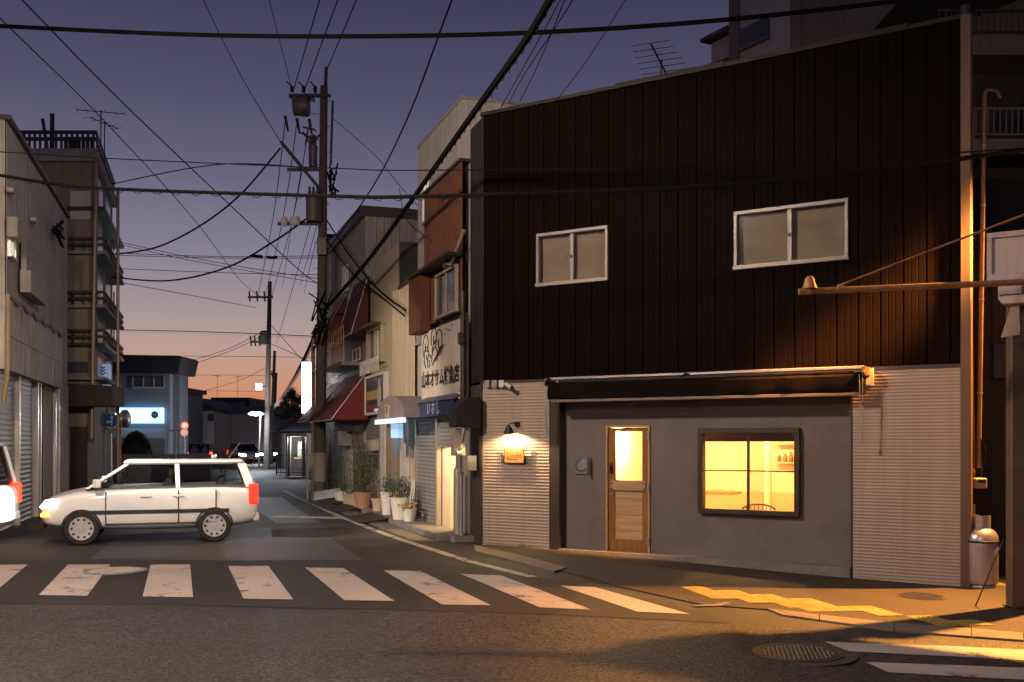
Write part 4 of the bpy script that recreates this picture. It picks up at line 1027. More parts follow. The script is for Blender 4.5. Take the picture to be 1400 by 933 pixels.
# ground floor: twin shutter, open lit bay
zs = W1.z(600, 573)
s0_, s1_, s2_, s3_ = W1.s(571), W1.s(599), W1.s(600.5), W1.s(628)
k = MB(); k.box(s0_ - .05, s0_ + .02, -.04, .03, .02, zs); k.box(s1_ + .01, s2_ + .04, -.06, .03, .02, zs); k.box(s3_ - .03, s3_ + .04, -.06, .03, .02, zs); k.each('shutter_rail', M_ALU, t)
zl = W1.z(613, 612)
shutter(t, s0_ + .02, s1_ + .01, .03, zs, M_SHUT); shutter(t, s2_ + .04, s3_ - .03, zl, zs, M_SHUT, y=-.012)
# lit tiled bay behind the raised half of the shutter
M_TILE = mat('cream_tile', (.74, .60, .40), .35, var=.05)
k = MB(); k.box(bx0 - .04, bx0, .2, 1.88, .0, zl + .3); k.box(bx1, bx1 + .04, .2, 1.88, .0, zl + .3); k.box(bx0, bx1, 1.84, 1.88, .0, zl + .3); k.box(bx0, bx1, .2, 1.84, zl + .3, zl + .34)
k.build('bay_wall', M_TILE, t)
k = MB(); k.box(bx0 - .02, bx1 + .02, -.05, 1.84, -.02, .04); k.build('bay_floor', mat('ochre_floor', (.34, .20, .09), .6, var=.2, scale=4), t)
k = MB(); k.box(bx0 + .12, bx1 - .3, 1.5, 1.8, .045, .32); k.build('bay_bench', mat('bench_brown', (.22, .14, .08), .7), t)
light('bay_light', 'POINT', ((bx0 + bx1) / 2, 1.0, zl + .2), 260, (1.0, .70, .36), .12, parent=t)
k = MB(); k.tube([((bx0 + bx1) / 2 - .3, 1.0, zl + .25), ((bx0 + bx1) / 2 + .3, 1.0, zl + .25)], .02, 8); k.build('tube_lamp', glow('tube_glow', (1.0, .78, .48), 6), t)
qx, qz = W1.at(611, 656, 1.8)
k = MB(); k.box(qx - .09, qx + .09, 1.74, 1.83, qz - .12, qz + .14); k.tube([(qx, 1.74, qz), (qx, 1.66, qz), (qx + .02, 1.64, qz - .06)], .02, 8); k.build('tap', M_GAL, t)
k = MB(); k.tube([(qx + .05, 1.7, qz - .03), (qx + .22, 1.68, qz - .12), (qx + .25, 1.72, qz - .5), (qx + .18, 1.74, qz - .9), (qx + .1, 1.74, qz - 1.0)], .022, 8); k.build('hose', mat('green_hose', (.06, .20, .09), .5), t, smooth=True)
k = MB(); k.lathe([(.09, 1.78), (.09, 1.83)], (qx - .12, 0, qz - .62), 14, 'Y'); k.build('hose_reel', MATS['green_hose'], t)
# lettered board
sg = thing('fishmonger_sign', 'white board with wave drawing and black characters above the blue cloth', 'sign', W1.pt(W1.s(607, -.1), -.1, 0), W1.rot)
cx0 = W1.s(607, -.1); ga, gb = W1.s(580.5, -.1) - cx0, W1.s(635, -.1) - cx0
gz0, gz1 = (W1.z(580, 556, -.1) + W1.z(635, 538, -.1)) / 2, (W1.z(583, 462, -.1) + W1.z(634, 428, -.1)) / 2
k = MB(); k.box(ga, gb, -.06, .04, gz0, gz1); k.build('board', M_SIGNW, sg, bevel=.006)
k = MB(); k.box(gb + .002, gb + .07, -.08, .06, gz0 - .05, gz1 + .05); k.box(ga - .02, gb + .06, -.07, .05, gz0 - .06, gz0 - .003); k.build('frame', mat('tan_frame', (.34, .27, .18), .6, streak=.4), sg)
Ls = gb - ga
tz = W1.z(608, 516, -.16); text_mesh('山本オサム鮮魚店', Ls / 8.3, 'lettering', M_INK, sg, ((ga + gb) / 2 - .04, -.064, tz), extrude=.002, bold=.012)
bpy.context.view_layer.update()
k = MB()
def curl(cx, cz, r0, turns, a0, sgn=1, n=40):
    pts = []
    for i in range(n):
        f_ = i / (n - 1); r = 1.6 * r0 * (1 - .85 * f_); a = a0 + sgn * turns * 2 * PI * f_; pts.append((cx + r * math.cos(a), -.066, cz + r * math.sin(a)))
    return pts
hz_ = gz1 - gz0
for (fx, fz, r0, tn, a0, sg_) in ((.14, .80, .17, 1.3, -2.2, -1), (.16, .66, .15, 1.2, -1.8, -1), (.36, .87, .15, 1.3, -2.6, -1), (.50, .80, .17, 1.2, -2.8, -1), (.42, .66, .20, .8, -3.0, -1), (.40, .58, .19, .7, -3.0, -1), (.22, .55, .10, 1.2, .5, 1)):
    k.tube(curl(ga + Ls * fx, gz0 + hz_ * fz, r0, tn, a0, sg_), .010, 5)
for i in range(4): k.tube([(ga + Ls * (.30 + .05 * i), -.066, gz0 + hz_ * (.50 + .035 * i)), (ga + Ls * (.40 + .03 * i), -.066, gz0 + hz_ * (.60 + .03 * i)), (ga + Ls * (.55 + .02 * i), -.066, gz0 + hz_ * (.63 + .035 * i))], .010, 5)
for fx, fz in ((.66, .93), (.74, .9), (.80, .95), (.63, .86)): k.lathe([(.02, -.067), (.02, -.06)], (ga + Ls * fx, 0, gz0 + hz_ * fz), 8, 'Y')
k.each('wave_stroke', M_INK, sg)
# blue cloth under it
cl = thing('shop_curtain', 'navy cloth valance with white brush characters above the grey shutter', 'valance', W1.pt(0, -.32, 0), W1.rot)
va, vb = W1.s(571, -.32), W1.s(620, -.32); vz0 = (W1.z(571, 573, -.32) + W1.z(619, 565, -.32)) / 2; vz1 = vz0 + .26
k = MB(); n_ = 40; vs = []
for i in range(n_ + 1):
    x = va + (vb - va) * i / n_; yy = .018 * math.sin(i * 1.1); vs += [(x, yy, vz0), (x, yy * .3, vz1), (x, yy * .3 + .008, vz1), (x, yy + .008, vz0)]
k.add(vs, [(i * 4 + j, (i + 1) * 4 + j, (i + 1) * 4 + (j + 1) % 4, i * 4 + (j + 1) % 4) for i in range(n_) for j in range(4)]); k.build('cloth', M_NAVY, cl, smooth=True)
k = MB(); k.prism_yz([(.02, vz1 + .005), (-.03, vz1 + .005), (.18, vz1 + .13), (.21, vz1 + .13)], va, vb); k.build('top_flap', mat('slate_cloth', (.10, .10, .14), .8, var=.3), cl)
text_mesh('い ホ し', .27, 'lettering', mat('white_brush', (.55, .58, .65), .7), cl, ((va + vb) / 2, -.026, (vz0 + vz1) / 2), extrude=.001, sx=.95)
# dark hood box and stack of pipes between the fishmonger and the dark building
hb = thing('range_hood_box', 'black boxy hood over the pipes between fishmonger and dark building', 'hood', W1.pt(W1.s(637, -.3), -.3, W1.z(637, 560, -.3)), W1.rot)
k = MB(); k.prism_yz([(-.22, -.28), (.2, -.30), (.2, .2), (-.05, .18), (-.22, .02)], -.24, .18); k.build('hood', M_BLACK, hb, bevel=.01)
k = MB(); k.tube([(.12, -.1, -.3), (.12, -.1, -.62), (.2, -.16, -.7), (.24, -.24, -.7)], .045, 10); k.build('flue', M_GAL, hb, smooth=True)
k = MB(); k.box(-.20, -.02, -.2, 0, -.75, -.305); k.build('fan_case', mat('fan_cream', (.4, .34, .26), .5, stain=.4), hb, bevel=.01)
gp_ = thing('drain_pipes', 'cluster of grey and white pipes rising at the foot of the dark corner', 'pipes', W1.pt(W1.s(634, -.1), -.1, 0), W1.rot)
for dx, hh2, rr, mm in ((-.16, 1.25, .035, M_GAL), (-.05, 1.25, .03, mat('pipe_white', (.55, .5, .44), .4)), (.10, 2.6, .025, M_GAL), (.2, 1.15, .03, M_GAL)):
    k = MB(); k.tube([(dx, -.1, 0), (dx, -.1, hh2 * .97), (dx + .03, -.08, hh2)], rr, 10); k.build('pipe', mm, gp_, smooth=True)
k = MB(); k.box(-.3, .28, -.3, .1, -.02, .10); k.build('footing', M_CONC, gp_)
vent(W1, 648, 633, -.16, 'shiny square vent cover on the dark side wall by the pipes', .24)

# ---- arched cafe and cream building
W2 = row_wall(497, 568)
t = thing('cream_building', 'cream rendered shop with corrugated end bay and arched grey canopy', 'building', W2.loc, W2.rot)
M_CREAM = mat('cream_render', (.43, .34, .23), .75, var=.08, scale=1.2, streak=.25)
M_CREAMC = mat('cream_corrugated', (.45, .36, .24), .6, var=.08, scale=1.2, streak=.3)
zf = W2.z(528, 347); sf0, sf1 = W2.s(497), W2.s(547); L2 = W2.len; zs2 = W2.z(556, 387)
k = MB(); k.box(0, sf1, .06, 6, -.1, zf - .4); k.box(sf1, L2 - .02, .06, 6, -.1, zs2); k.build('wall', M_CREAM, t)
k = MB(); k.box(W2.s(512), sf1, -.0, .058, 2.7, zf); k.build('front_panel', M_CREAM, t, bevel=.01)
k = MB(); q0 = W2.s(538); k.panel(q0, L2 - .02, 2.2, zs2 - .02, (), trapez(q0, L2, .16, .03), -.035); k.build('corrugated_bay', M_CREAMC, t)
k = MB(); k.box(sf1 + .002, L2 - .04, -.02, .5, zs2 + .002, zs2 + .7); k.build('roof_void', M_INT, t)
k = MB(); k.box(sf1 + .0, sf1 + .03, -.02, .4, zs2 - .1, zf + .01); k.box(sf1, L2, -.06, .05, zs2 - .06, zs2 - .002); k.each('flashing', M_BROWN, t)
fo, hh_ = framed(t, W2, [(507, 455), (527, 443), (527, 494), (507, 502)], 'window', mat('tan_frame', (.34, .27, .18), .6), off=-.002, proud=.12, bars=1)
k = MB(); a, b, c, d = hh_; k.box(a + .5 * (b - a) - .03, a + .5 * (b - a) + .25, -.03, -.022, c + .1, d - .06); k.build('curtain', mat('pale_curtain', (.45, .5, .42), .8), fo)
k = MB(); k.box(a - .1, b + .1, -.35, -.13, d + .0, d + .05); k.build('hood', M_BROWN, fo)
# ground floor of the cream building: shutter bay, framed doors
z2 = W2.z(540, 573)
shutter(t, W2.s(498), W2.s(524), .05, W2.z(510, 566), mat('brown_shutter', (.24, .20, .17), .5, .2, streak=.3), y=.03)
k = MB(); k.box(W2.s(521), W2.s(527), -.03, .055, 0, 2.6); k.box(W2.s(549), W2.s(561), -.04, .055, 0, W2.z(555, 565)); k.each('pillar', mat('white_pillar', (.55, .5, .44), .6, streak=.35), t)
k = MB(); k.box(W2.s(527) + .02, W2.s(549) - .02, .02, .05, .02, W2.z(540, 575)); k.build('recess', mat('recess_brown', (.09, .065, .045), .7), t)
k = MB(); a, b = W2.s(533), W2.s(546); k.box(a, b, -.01, .018, .02, 1.9); dr_ = k.build('door', mat('door_brown', (.20, .13, .07), .5), t)
k = MB(); k.box(a + .12, b - .12, -.016, -.011, .7, 1.75); k.build('glass', MATS['frosted_glass'], dr_)
k = MB()
for x in (a - .06, b + .02): k.box(x, x + .07, -.05, .018, .02, 2.0)
k.each('casing', mat('gilt_frame', (.36, .26, .12), .45, .3), dr_)
k = MB(); a2, b2 = W2.s(513), W2.s(520); k.box(a2, b2, -.02, .02, .02, 1.0); k.box(a2, b2, -.02, .02, 1.35, 1.75); k.each('service_box', mat('grey_box', (.35, .31, .29), .4, .3), t)
k = MB(); k.box(W2.s(513), W2.s(520), -.22, -.03, W2.z(516, 616), W2.z(516, 602)); k.build('air_unit', mat('fan_cream', (.4, .34, .26), .5), t)
# arched canopy
cn = thing('arched_canopy', 'grey barrel shaped fabric canopy over the cafe door', 'canopy', W2.pt(W2.s(545), 0, 0), W2.rot)
ca, cb = W2.s(529, -.4) - W2.s(545), W2.s(569, -.4) - W2.s(545); cz0 = W2.z(548, 572, -.5); cz1 = W2.z(551, 540, -.5); n_ = 20
prof = [((ca + cb) / 2 + (cb - ca) / 2 * math.cos(PI * (1 - i / n_)), cz0 + (cz1 - cz0) * math.sin(PI * i / n_)) for i in range(n_ + 1)]
k = MB(); k.prism_xz(prof, -.62, -.05); k.build('fabric', mat('grey_canopy', (.20, .165, .15), .8, var=.15, scale=4, streak=.2), cn, smooth=True, angle=.5)
k = MB(); k.box(ca - .02, cb + .02, -.66, -.6, cz0 - .10, cz0 - .003); k.build('light_strip', glow('strip_glow', (.60, .78, 1.0), .85), cn)
k = MB(); m_ = (ca + cb) / 2; k.box(m_ - .28, m_ + .02, -.66, -.625, cz0 + .02, cz0 + .28); k.build('plaque', mat('plaque_tan', (.42, .33, .22), .6), cn)
text_mesh('茶', .2, 'lettering', M_INK, cn, (m_ - .13, -.662, cz0 + .15), extrude=.001)
q = W2.at(543, 590, -.3); sgn_ = thing('hanging_sign', 'small pale blue lit box sign hanging under the arched canopy', 'sign', W2.pt(q[0], -.3, q[1]), W2.rot)
k = MB(); k.box(-.36, .30, -.06, .06, -.14, .16); k.build('light_box', glow('blue_box_glow', (.36, .62, .85), .75), sgn_, bevel=.01)
k = MB(); k.tube([(-.2, 0, .16), (-.2, 0, .35)], .01, 6); k.tube([(.2, 0, .16), (.2, 0, .35)], .01, 6); k.each('hanger', M_BLACK, sgn_)
k = MB(); k.box(-.16, .14, -.04, .04, -.42, -.142); k.build('lower_plate', mat('blue_grey_plate', (.2, .26, .32), .4), sgn_)
# picture board with the bottle
pb = thing('picture_board', 'tall dark picture board with a white bottle and yellow panel beside red awnings', 'sign', W2.pt(0, -.06, 0), W2.rot)
pa, pb_ = W2.s(503.5, -.06), W2.s(529, -.06); pz0 = (W2.z(503, 567, -.06) + W2.z(529, 560, -.06)) / 2; pz1 = (W2.z(503, 520, -.06) + W2.z(529, 511, -.06)) / 2
k = MB(); k.box(pa, pb_, -.06, .05, pz0, pz1); k.build('panel', mat('board_dark', (.03, .045, .05), .4, var=.5, scale=3), pb)
k = MB()
for a, b, c, d in ((pa - .05, pb_ + .05, pz1 + .001, pz1 + .06), (pa - .05, pb_ + .05, pz0 - .06, pz0 - .001)): k.box(a, b, -.09, .05, c, d)
k.box(pa - .05, pa - .001, -.09, .05, pz0, pz1); k.box(pb_ + .001, pb_ + .06, -.09, .05, pz0, pz1); k.build('frame', mat('white_pillar', (.55, .5, .44), .6), pb)
hp = pz1 - pz0; wp = pb_ - pa
k = MB(); bc = pa + wp * .75; k.prism_xz([(bc - .22, pz0 + .14 * hp), (bc + .2, pz0 + .14 * hp), (bc + .2, pz0 + .62 * hp), (bc + .09, pz0 + .75 * hp), (bc + .09, pz0 + .9 * hp), (bc - .09, pz0 + .9 * hp), (bc - .09, pz0 + .75 * hp), (bc - .2, pz0 + .62 * hp)], -.066, -.061); k.build('bottle_picture', mat('bottle_white', (.42, .37, .32), .5), pb)
k = MB(); k.box(pa + .02, bc - .25, -.065, -.061, pz0 + .36 * hp, pz0 + .62 * hp); k.build('yellow_panel', mat('picture_yellow', (.34, .25, .07), .5, var=.4, scale=9), pb)
k = MB(); k.box(pa + .2, bc - .4, -.065, -.061, pz0 + .05 * hp, pz0 + .2 * hp); k.build('red_patch', mat('picture_red', (.25, .04, .03), .5, var=.3), pb)
k = MB(); k.box(pa + wp * .5, pb_ - .02, -.075, -.061, pz0 + .01, pz0 + .09 * hp); k.build('lower_label', glow('label_glow', (.5, .65, .85), .35), pb)
k = MB()
for i in range(12): k.tube([(pa + wp * i / 11, -.2, pz1 + .08), (pa + wp * i / 11, -.2, pz1 + .42)], .015, 5)
k.tube([(pa, -.2, pz1 + .25), (pb_, -.2, pz1 + .25)], .015, 5); k.build('fence_rail', mat('rail_white', (.5, .46, .42), .5), pb)

# ---- grey corrugated building with the red awnings
W3 = row_wall(450, 497)
M_GREYC = mat('grey_corrugated', (.30, .27, .25), .6, .1, var=.1, scale=1.2, streak=.35)
t = thing('grey_building', 'tall grey corrugated building with red awnings on its street front', 'building', W3.loc, W3.rot)
z3 = (W3.z(497, 290) + W3.z(452, 332)) / 2; L3 = W3.len
k = MB(); k.box(0, L3 - .01, .05, 9, -.1, z3 - .2); k.build('wall', mat('grey_render', (.34, .31, .29), .75, var=.1, streak=.3), t)
k = MB(); n3 = []
k2 = MB(); k2.panel(.05, 9, z3 - 3.2, z3 - .2, (), trapez(.05, 9, .2, .035), -.04); o = k2.build('end_cladding', M_GREYC, t, loc=(L3, 0, 0), rot=(0, 0, PI / 2))
k = MB(); k.box(-.05, L3 + .08, -.1, 9.05, z3 - .198, z3 + .06); k.build('fascia', M_BROWN, t)
k = MB(); k.box(.6, L3, -.02, .048, 3.6, 5.3); k.build('brown_panel', mat('brown_panel', (.16, .10, .08), .7, streak=.3), t)
framed(t, W3, [(470, 368), (477, 360), (477, 396), (470, 404)], off=.05, gm=MATS['window_dark'])
framed(t, W3, [(459, 470), (465, 466), (465, 515), (459, 518)], off=.05, gm=MATS['frosted_glass'])
framed(t, W3, [(484, 480), (494, 474), (494, 492), (484, 497)], off=.0, gm=MATS['window_dark'])
shutter(t, W3.s(456), W3.s(465), .05, 2.1, MATS['brown_shutter'], y=.02)
k = MB(); k.box(W3.s(466), W3.s(480), .02, .049, 0, 2.15); k.build('white_front', mat('white_pillar', (.55, .5, .44), .6), t)
k = MB(); a = W3.s(474); k.box(a, a + .75, -.25, .018, 1.55, 1.95); k.build('air_unit', M_GAL, t)
k = MB(); a = W3.s(468); k.tube([(a, -.05, .3), (a + .1, -.08, 1.2), (a + .4, -.08, 1.25), (a + .45, -.05, .25)], .03, 8); k.build('hose', MATS['green_hose'], t, smooth=True)
k = MB(); k.box(W3.s(481), W3.s(496), .02, .049, .02, 2.1); k.build('shop_door_panel', MATS['brown_shutter'], t)
M_REDA = mat('red_awning_fabric', (.12, .008, .008), .75, var=.12, scale=3, streak=.25)
M_REDD = mat('faded_red_fabric', (.085, .014, .013), .8, var=.2, scale=3, streak=.3)
def wedge_awning(px0, px1, pyt, pyb, out, m, label, m2=None):
    a, b = W3.s(px0), W3.s(px1); zt, zb = W3.z((px0 + px1) / 2, pyt), W3.z((px0 + px1) / 2, pyb)
    tt = thing('red_awning', label, 'awning', W3.pt(a, 0, 0), W3.rot, 'red awnings on the grey building')
    k = MB(); k.prism_yz([(-.02, zt), (-out, zb + .06), (-out, zb), (-.02, zb)], 0, b - a); k.build('fabric', m, tt, bevel=.01)
    k = MB(); k.tube([(0, -out - .01, zb), (b - a, -out - .01, zb)], .02, 6)
    for x in (-.02, b - a + .02): k.tube([(x, -out - .01, zb), (x, -.02, zt + .02)], .014, 6)
    k.build('frame', M_GAL, tt)
    return tt
wedge_awning(474, 505, 512, 576, .95, M_REDA, 'larger deep red awning on the ground floor beside the picture board')
wedge_awning(455, 471, 523, 577, 1.05, M_REDA, 'farther bright red awning on the ground floor behind the first', )
wedge_awning(467, 473, 406, 470, .7, M_REDA, 'upper red awning nearest the far end of the grey building')
wedge_awning(484, 505, 384, 462, .45, M_REDD, 'upper faded red awning with pale lettering stains')
bl = thing('balcony_rail', 'rusty balcony rail between the upper and lower red awnings', 'rail', W3.pt(W3.s(468), 0, 0), W3.rot)
k = MB(); zb_ = W3.z(480, 500); Lb = W3.s(496) - W3.s(468)
for zz in (zb_, zb_ + .45, zb_ + .9): k.tube([(0, -.5, zz), (Lb, -.5, zz)], .025, 6)
for i in range(9): k.tube([(Lb * i / 8, -.5, zb_), (Lb * i / 8, -.5, zb_ + .9)], .018, 6)
k.build('rails', M_RUST, bl)
k = MB(); k.box(0, Lb, -.55, -.02, zb_ - .12, zb_ - .03); k.build('slab', M_CONC, bl)
# ---- last house of the row
W4 = row_wall(438.5, 450)
t = thing('end_house', 'narrow pale house at the far end of the shop row', 'building', W4.loc, W4.rot)
k = MB(); z4 = W4.z(446, 330); k.box(0, W4.len - .02, .0, 7, -.1, z4); k.build('wall', MATS['white_render'], t)
k = MB(); k.box(-.08, W4.len, -.1, 7.1, z4 + .002, z4 + .12); k.build('parapet_cap', M_BROWN, t)
k = MB(); k.box(.4, 1.2, -.04, -.002, 3.4, 4.8); k.build('window', M_ALUW, t)
k = MB(); k.box(.3, W4.len - .3, -.03, -.002, .05, 2.2); k.build('shop_front', MATS['brown_shutter'], t)
# raised concrete step and steel gutter plates along the row
def rowstrip(px0, px1, y0, y1, z, name, m, n=1, wall=None):
    a, b = Vector(row_pt(px0)), Vector(row_pt(px1)); d = (b - a).normalized(); nn = Vector((-d.y, d.x))
    k = MB(); k.prism_xy([tuple(a + nn * y0), tuple(b + nn * y0), tuple(b + nn * y1), tuple(a + nn * y1)], -.05, z); return struct(k.build(name, m, bevel=.01))
rowstrip(526, 640, -.55, .0, .11, 'concrete_step', M_CONC); rowstrip(452, 525.5, -.45, .0, .07, 'concrete_step', M_CONC)
rowstrip(470, 640, -.95, -.555, .012, 'gutter_cover', M_KERB)
for i, (a, b) in enumerate(((541, 567), (503, 522), (478, 496))):
    pt = Vector(row_pt((a + b) / 2)); tt = thing('steel_ramp', ['rusty steel ramp plate before the flower pots nearest the fishmonger', 'rusty steel ramp plate in the middle of the gutter', 'rusty steel ramp plate farthest up the gutter'][i], 'ramp', (pt.x, pt.y, 0), W1.rot, 'steel ramp plates along the shop row')
    k = MB(); Lh = (Vector(row_pt(a)) - Vector(row_pt(b))).length / 2
    k.prism_yz([(-.55, .10), (-1.15, .02), (-1.15, .03), (-.55, .115)], -Lh, Lh); k.build('plate', M_STEEL, tt)
    k = MB(); k.box(-Lh + .02, -Lh + .06, -1.1, -.56, .013, .05); k.box(Lh - .06, Lh - .02, -1.1, -.56, .013, .05); k.each('rib', M_STEEL, tt)

# ================================================================== pots and plants by the shop row
M_LEAF = mat('pot_leaf', (.10, .15, .04), .5, var=.4, scale=8, island=.5)
M_LEAFB = mat('blue_green_leaf', (.09, .14, .09), .5, var=.4, scale=8, island=.5)
M_STEM = mat('stem', (.10, .07, .04), .8)
M_TERRA = mat('terracotta', (.40, .22, .13), .8, var=.15, scale=8)
M_WPOT = mat('white_pot', (.72, .68, .62), .5, var=.08)
M_BPOT = mat('blue_pot', (.04, .05, .20), .35)
M_TAN = mat('tan_pot', (.52, .40, .28), .7, var=.1)
M_YEL = mat('yellow_petal', (.75, .52, .04), .5, island=.3); M_PINK = mat('dry_flower', (.35, .25, .2), .7, island=.3)
def round_pot(k, r, h, r2=None):
    r2 = r2 or r * .75
    k.lathe([(r2, 0), (r, h * .93), (r * 1.08, h * .93), (r * 1.08, h), (r * .95, h), (r * .92, h * .9), (.0, h * .88)], n=24, cap=False); return k
WR = Wall(row_pt(440), row_pt(641))
def potted(px, py, label, pot, r, h, m, plant, ph, n, leafm, leafs, flowers=0, flm=None, box=None):
    q_ = WR.pt(WR.s(px, -.33), -.33 + random.uniform(-.04, .04), .11 if px > 526 else .07); t = thing('potted_plant', label, 'plant', q_, random.uniform(-.3, .3) + WR.rot, 'pots along the shop row')
    k = MB()
    if box: k.prism_xy([(-box, -r), (box, -r), (box, r), (-box, r)], 0, h); k.box(-box - .02, box + .02, -r - .02, -r - .002, h * .8, h); po = k.build('pot', m, t, bevel=.015)
    else: round_pot(k, r, h); po = k.build('pot', m, t, smooth=True, angle=.6)
    k = MB(); st = []
    for i in range(max(3, int(n / 60))):
        a = random.uniform(0, 2 * PI); w_ = (box or r) * .7; bx, by = random.uniform(-w_, w_), random.uniform(-r, r) * .6; hh = ph * random.uniform(.6, 1.0)
        p = [(bx, by, h * .85), (bx + random.uniform(-.06, .06), by + random.uniform(-.05, .05), h + hh * .5), (bx + random.uniform(-.12, .12), by + random.uniform(-.1, .1), h + hh)]
        st.append(p); k.tube(p, .009, 5, r2=.004)
    k.build('stem', M_STEM, t)
    def f():
        p = random.choice(st); f_ = random.uniform(.15, 1.0); a = Vector(p[0]).lerp(Vector(p[2]), f_); sp_ = plant
        return a + Vector((random.gauss(0, sp_), random.gauss(0, sp_), random.gauss(0, sp_ * .8)))
    leaves(n, f, leafs).build('leaves', leafm, t)
    if flowers:
        def g():
            p = random.choice(st); return Vector(p[0]) + Vector((random.gauss(0, plant), random.gauss(0, plant) - .05, random.uniform(.02, .15)))
        leaves(flowers, g, .06).build('flowers', flm, t)
    return t
potted(552, 706, 'large white pot with grey green shrub and yellow flowers', 0, .24, .44, M_WPOT, .08, .45, 700, M_LEAFB, .06, 90, M_YEL, box=None)
potted(540, 699, 'deep blue pot squeezed between two white pots', 0, .13, .44, M_BPOT, .07, .35, 300, M_LEAFB, .055)
potted(532, 695, 'narrow white pot with blue green shrub beside the blue pot', 0, .17, .48, M_WPOT, .08, .42, 400, M_LEAFB, .055)
potted(561, 714, 'low white pot with yellow flowers close to the shutter', 0, .14, .25, M_WPOT, .06, .14, 120, M_LEAF, .05, 120, M_YEL)
potted(517, 699, 'tan pot with dry stalks in front of the service door', 0, .16, .32, M_TAN, .09, .7, 260, M_PINK, .045)
potted(497, 690, 'terracotta pot with tall leggy green shrub', 0, .24, .38, M_TERRA, .15, 1.5, 900, M_LEAF, .085)
potted(489, 686, 'broad pale clay trough with dense leaves beside the tall shrub', 0, .2, .3, M_TAN, .16, .8, 620, M_LEAF, .075, box=.42)
potted(458, 676, 'small navy pot with fresh green shrub near the utility pole', 0, .17, .28, M_BPOT, .1, .3, 300, M_LEAF, .06)
potted(467, 680, 'white pot with low leaves near the green hose', 0, .2, .24, M_WPOT, .1, .25, 240, M_LEAF, .06)
potted(452, 668, 'tall thin plant in a clay pot nearest the utility pole', 0, .12, .24, M_TERRA, .07, 1.2, 160, M_LEAF, .08)
q_ = WR.pt(WR.s(446, -.6), -.6, 0); x, y = q_.x, q_.y; t = thing('plastic_crate', 'pale slanted plastic crate at the foot of the utility pole', 'crate', (x, y, .03), .3)
k = MB(); k.prism_xz([(-.35, 0), (.4, .12), (.36, .34), (-.33, .24)], -.2, .2); k.build('body', mat('crate_blue_white', (.5, .52, .6), .5), t, bevel=.01)
k = MB(); k.box(-.34, .38, -.225, -.205, .2, .25); k.build('rim', MATS['crate_blue_white'], t)
q_ = WR.pt(WR.s(566, -.2), -.2, 0); x, y = q_.x, q_.y; t = thing('white_trestle', 'narrow white stand leaning by the grey shutter', 'stand', (x, y, .11), W1.rot)
k = MB(); k.tube([(-.12, -.1, 0), (-.08, 0, .8), (.08, 0, .8), (.12, -.1, 0)], .018, 6); k.build('frame', M_WPOT, t)
k = MB(); k.box(-.09, .09, -.07, -.02, .3, .34); k.build('rung', M_WPOT, t)

# ================================================================== utility poles
M_POLE = mat('pole_concrete', (.12, .105, .095), .85, var=.15, scale=3, streak=.3)
M_TRAFO = mat('transformer_grey', (.15, .135, .13), .5, .2, var=.15, streak=.3)
M_INSUL = mat('insulator', (.10, .07, .06), .3)
M_CABLE = mat('cable_rubber', (.006, .0055, .0055), .8, spec=.1)
PY = 28.7
pb_ = G(437, 685); o_ = Vector((pb_[0], pb_[1], 0)); ptop = P(443, 118, pb_[1])
t = thing('utility_pole', 'tall concrete utility pole with transformers rising beside the lit white sign', 'utility pole', o_)
PYv = pb_[1]
def lp_(px, py, dy=0.0): return tuple(P(px, py, PYv + dy) - o_)
k = MB(); k.tube([(0, 0, -.1), tuple(ptop - o_)], .165, 16, r2=.105); k.build('shaft', M_POLE, t, smooth=True)
k = MB(); k.tube([lp_(445, 124), lp_(446, 92)], .05, 8); k.build('top_post', M_POLE, t)
k = MB(); k.tube([lp_(452, 226), lp_(455, 138)], .035, 8); k.build('riser_pipe', M_POLE, t)
for py_, xa, xb in ((131, 395, 452), (232, 393, 444), (306, 380, 446)):
    k = MB(); a, b = lp_(xa, py_ + (0), -.14), lp_(xb, py_ + 1, -.14); k.box(a[0], b[0], a[1] - .04, a[1] + .04, a[2] - .045, a[2] + .045); k.build('crossarm', M_POLE, t)
k = MB(); k.tube([lp_(440, 262, -.1), lp_(384, 194, -1.2)], .045, 8); k.build('outrigger_arm', M_POLE, t)
for px_ in (399, 415, 431):
    k = MB(); p = Vector(lp_(px_, 129, -.14)); k.lathe([(.03, -.02), (.06, .03), (.04, .06), (.07, .09), (.04, .12), (.06, .15), (.02, .19)], tuple(p + Vector((0, 0, .05))), 10)
    k.tube([tuple(p + Vector((0, 0, .2))), tuple(p + Vector((-.12, -.1, .32)))], .02, 5); k.build('insulator', M_INSUL, t, smooth=True)
for px_, py_ in ((390, 160), (406, 163), (423, 164)):
    k = MB(); p = Vector(lp_(px_, py_, .15)); k.tube([tuple(p), tuple(p + Vector((-.03, .5, -.25)))], [.05, .03], 8); k.build('strain_insulator', M_INSUL, t)
k = MB(); a = Vector(lp_(412, 145, -.5)); k.lathe([(.28, -.2), (.3, -.15), (.3, .14), (.28, .2)], tuple(a), 18, 'X'); k.build('switch_gear', M_TRAFO, t, smooth=True, angle=.5)
k = MB(); k.box(a[0] - .32, a[0] + .32, a[1] - .02, a[1] + .3, a[2] + .2, a[2] + .26); k.build('switch_hanger', M_BLACK, t)
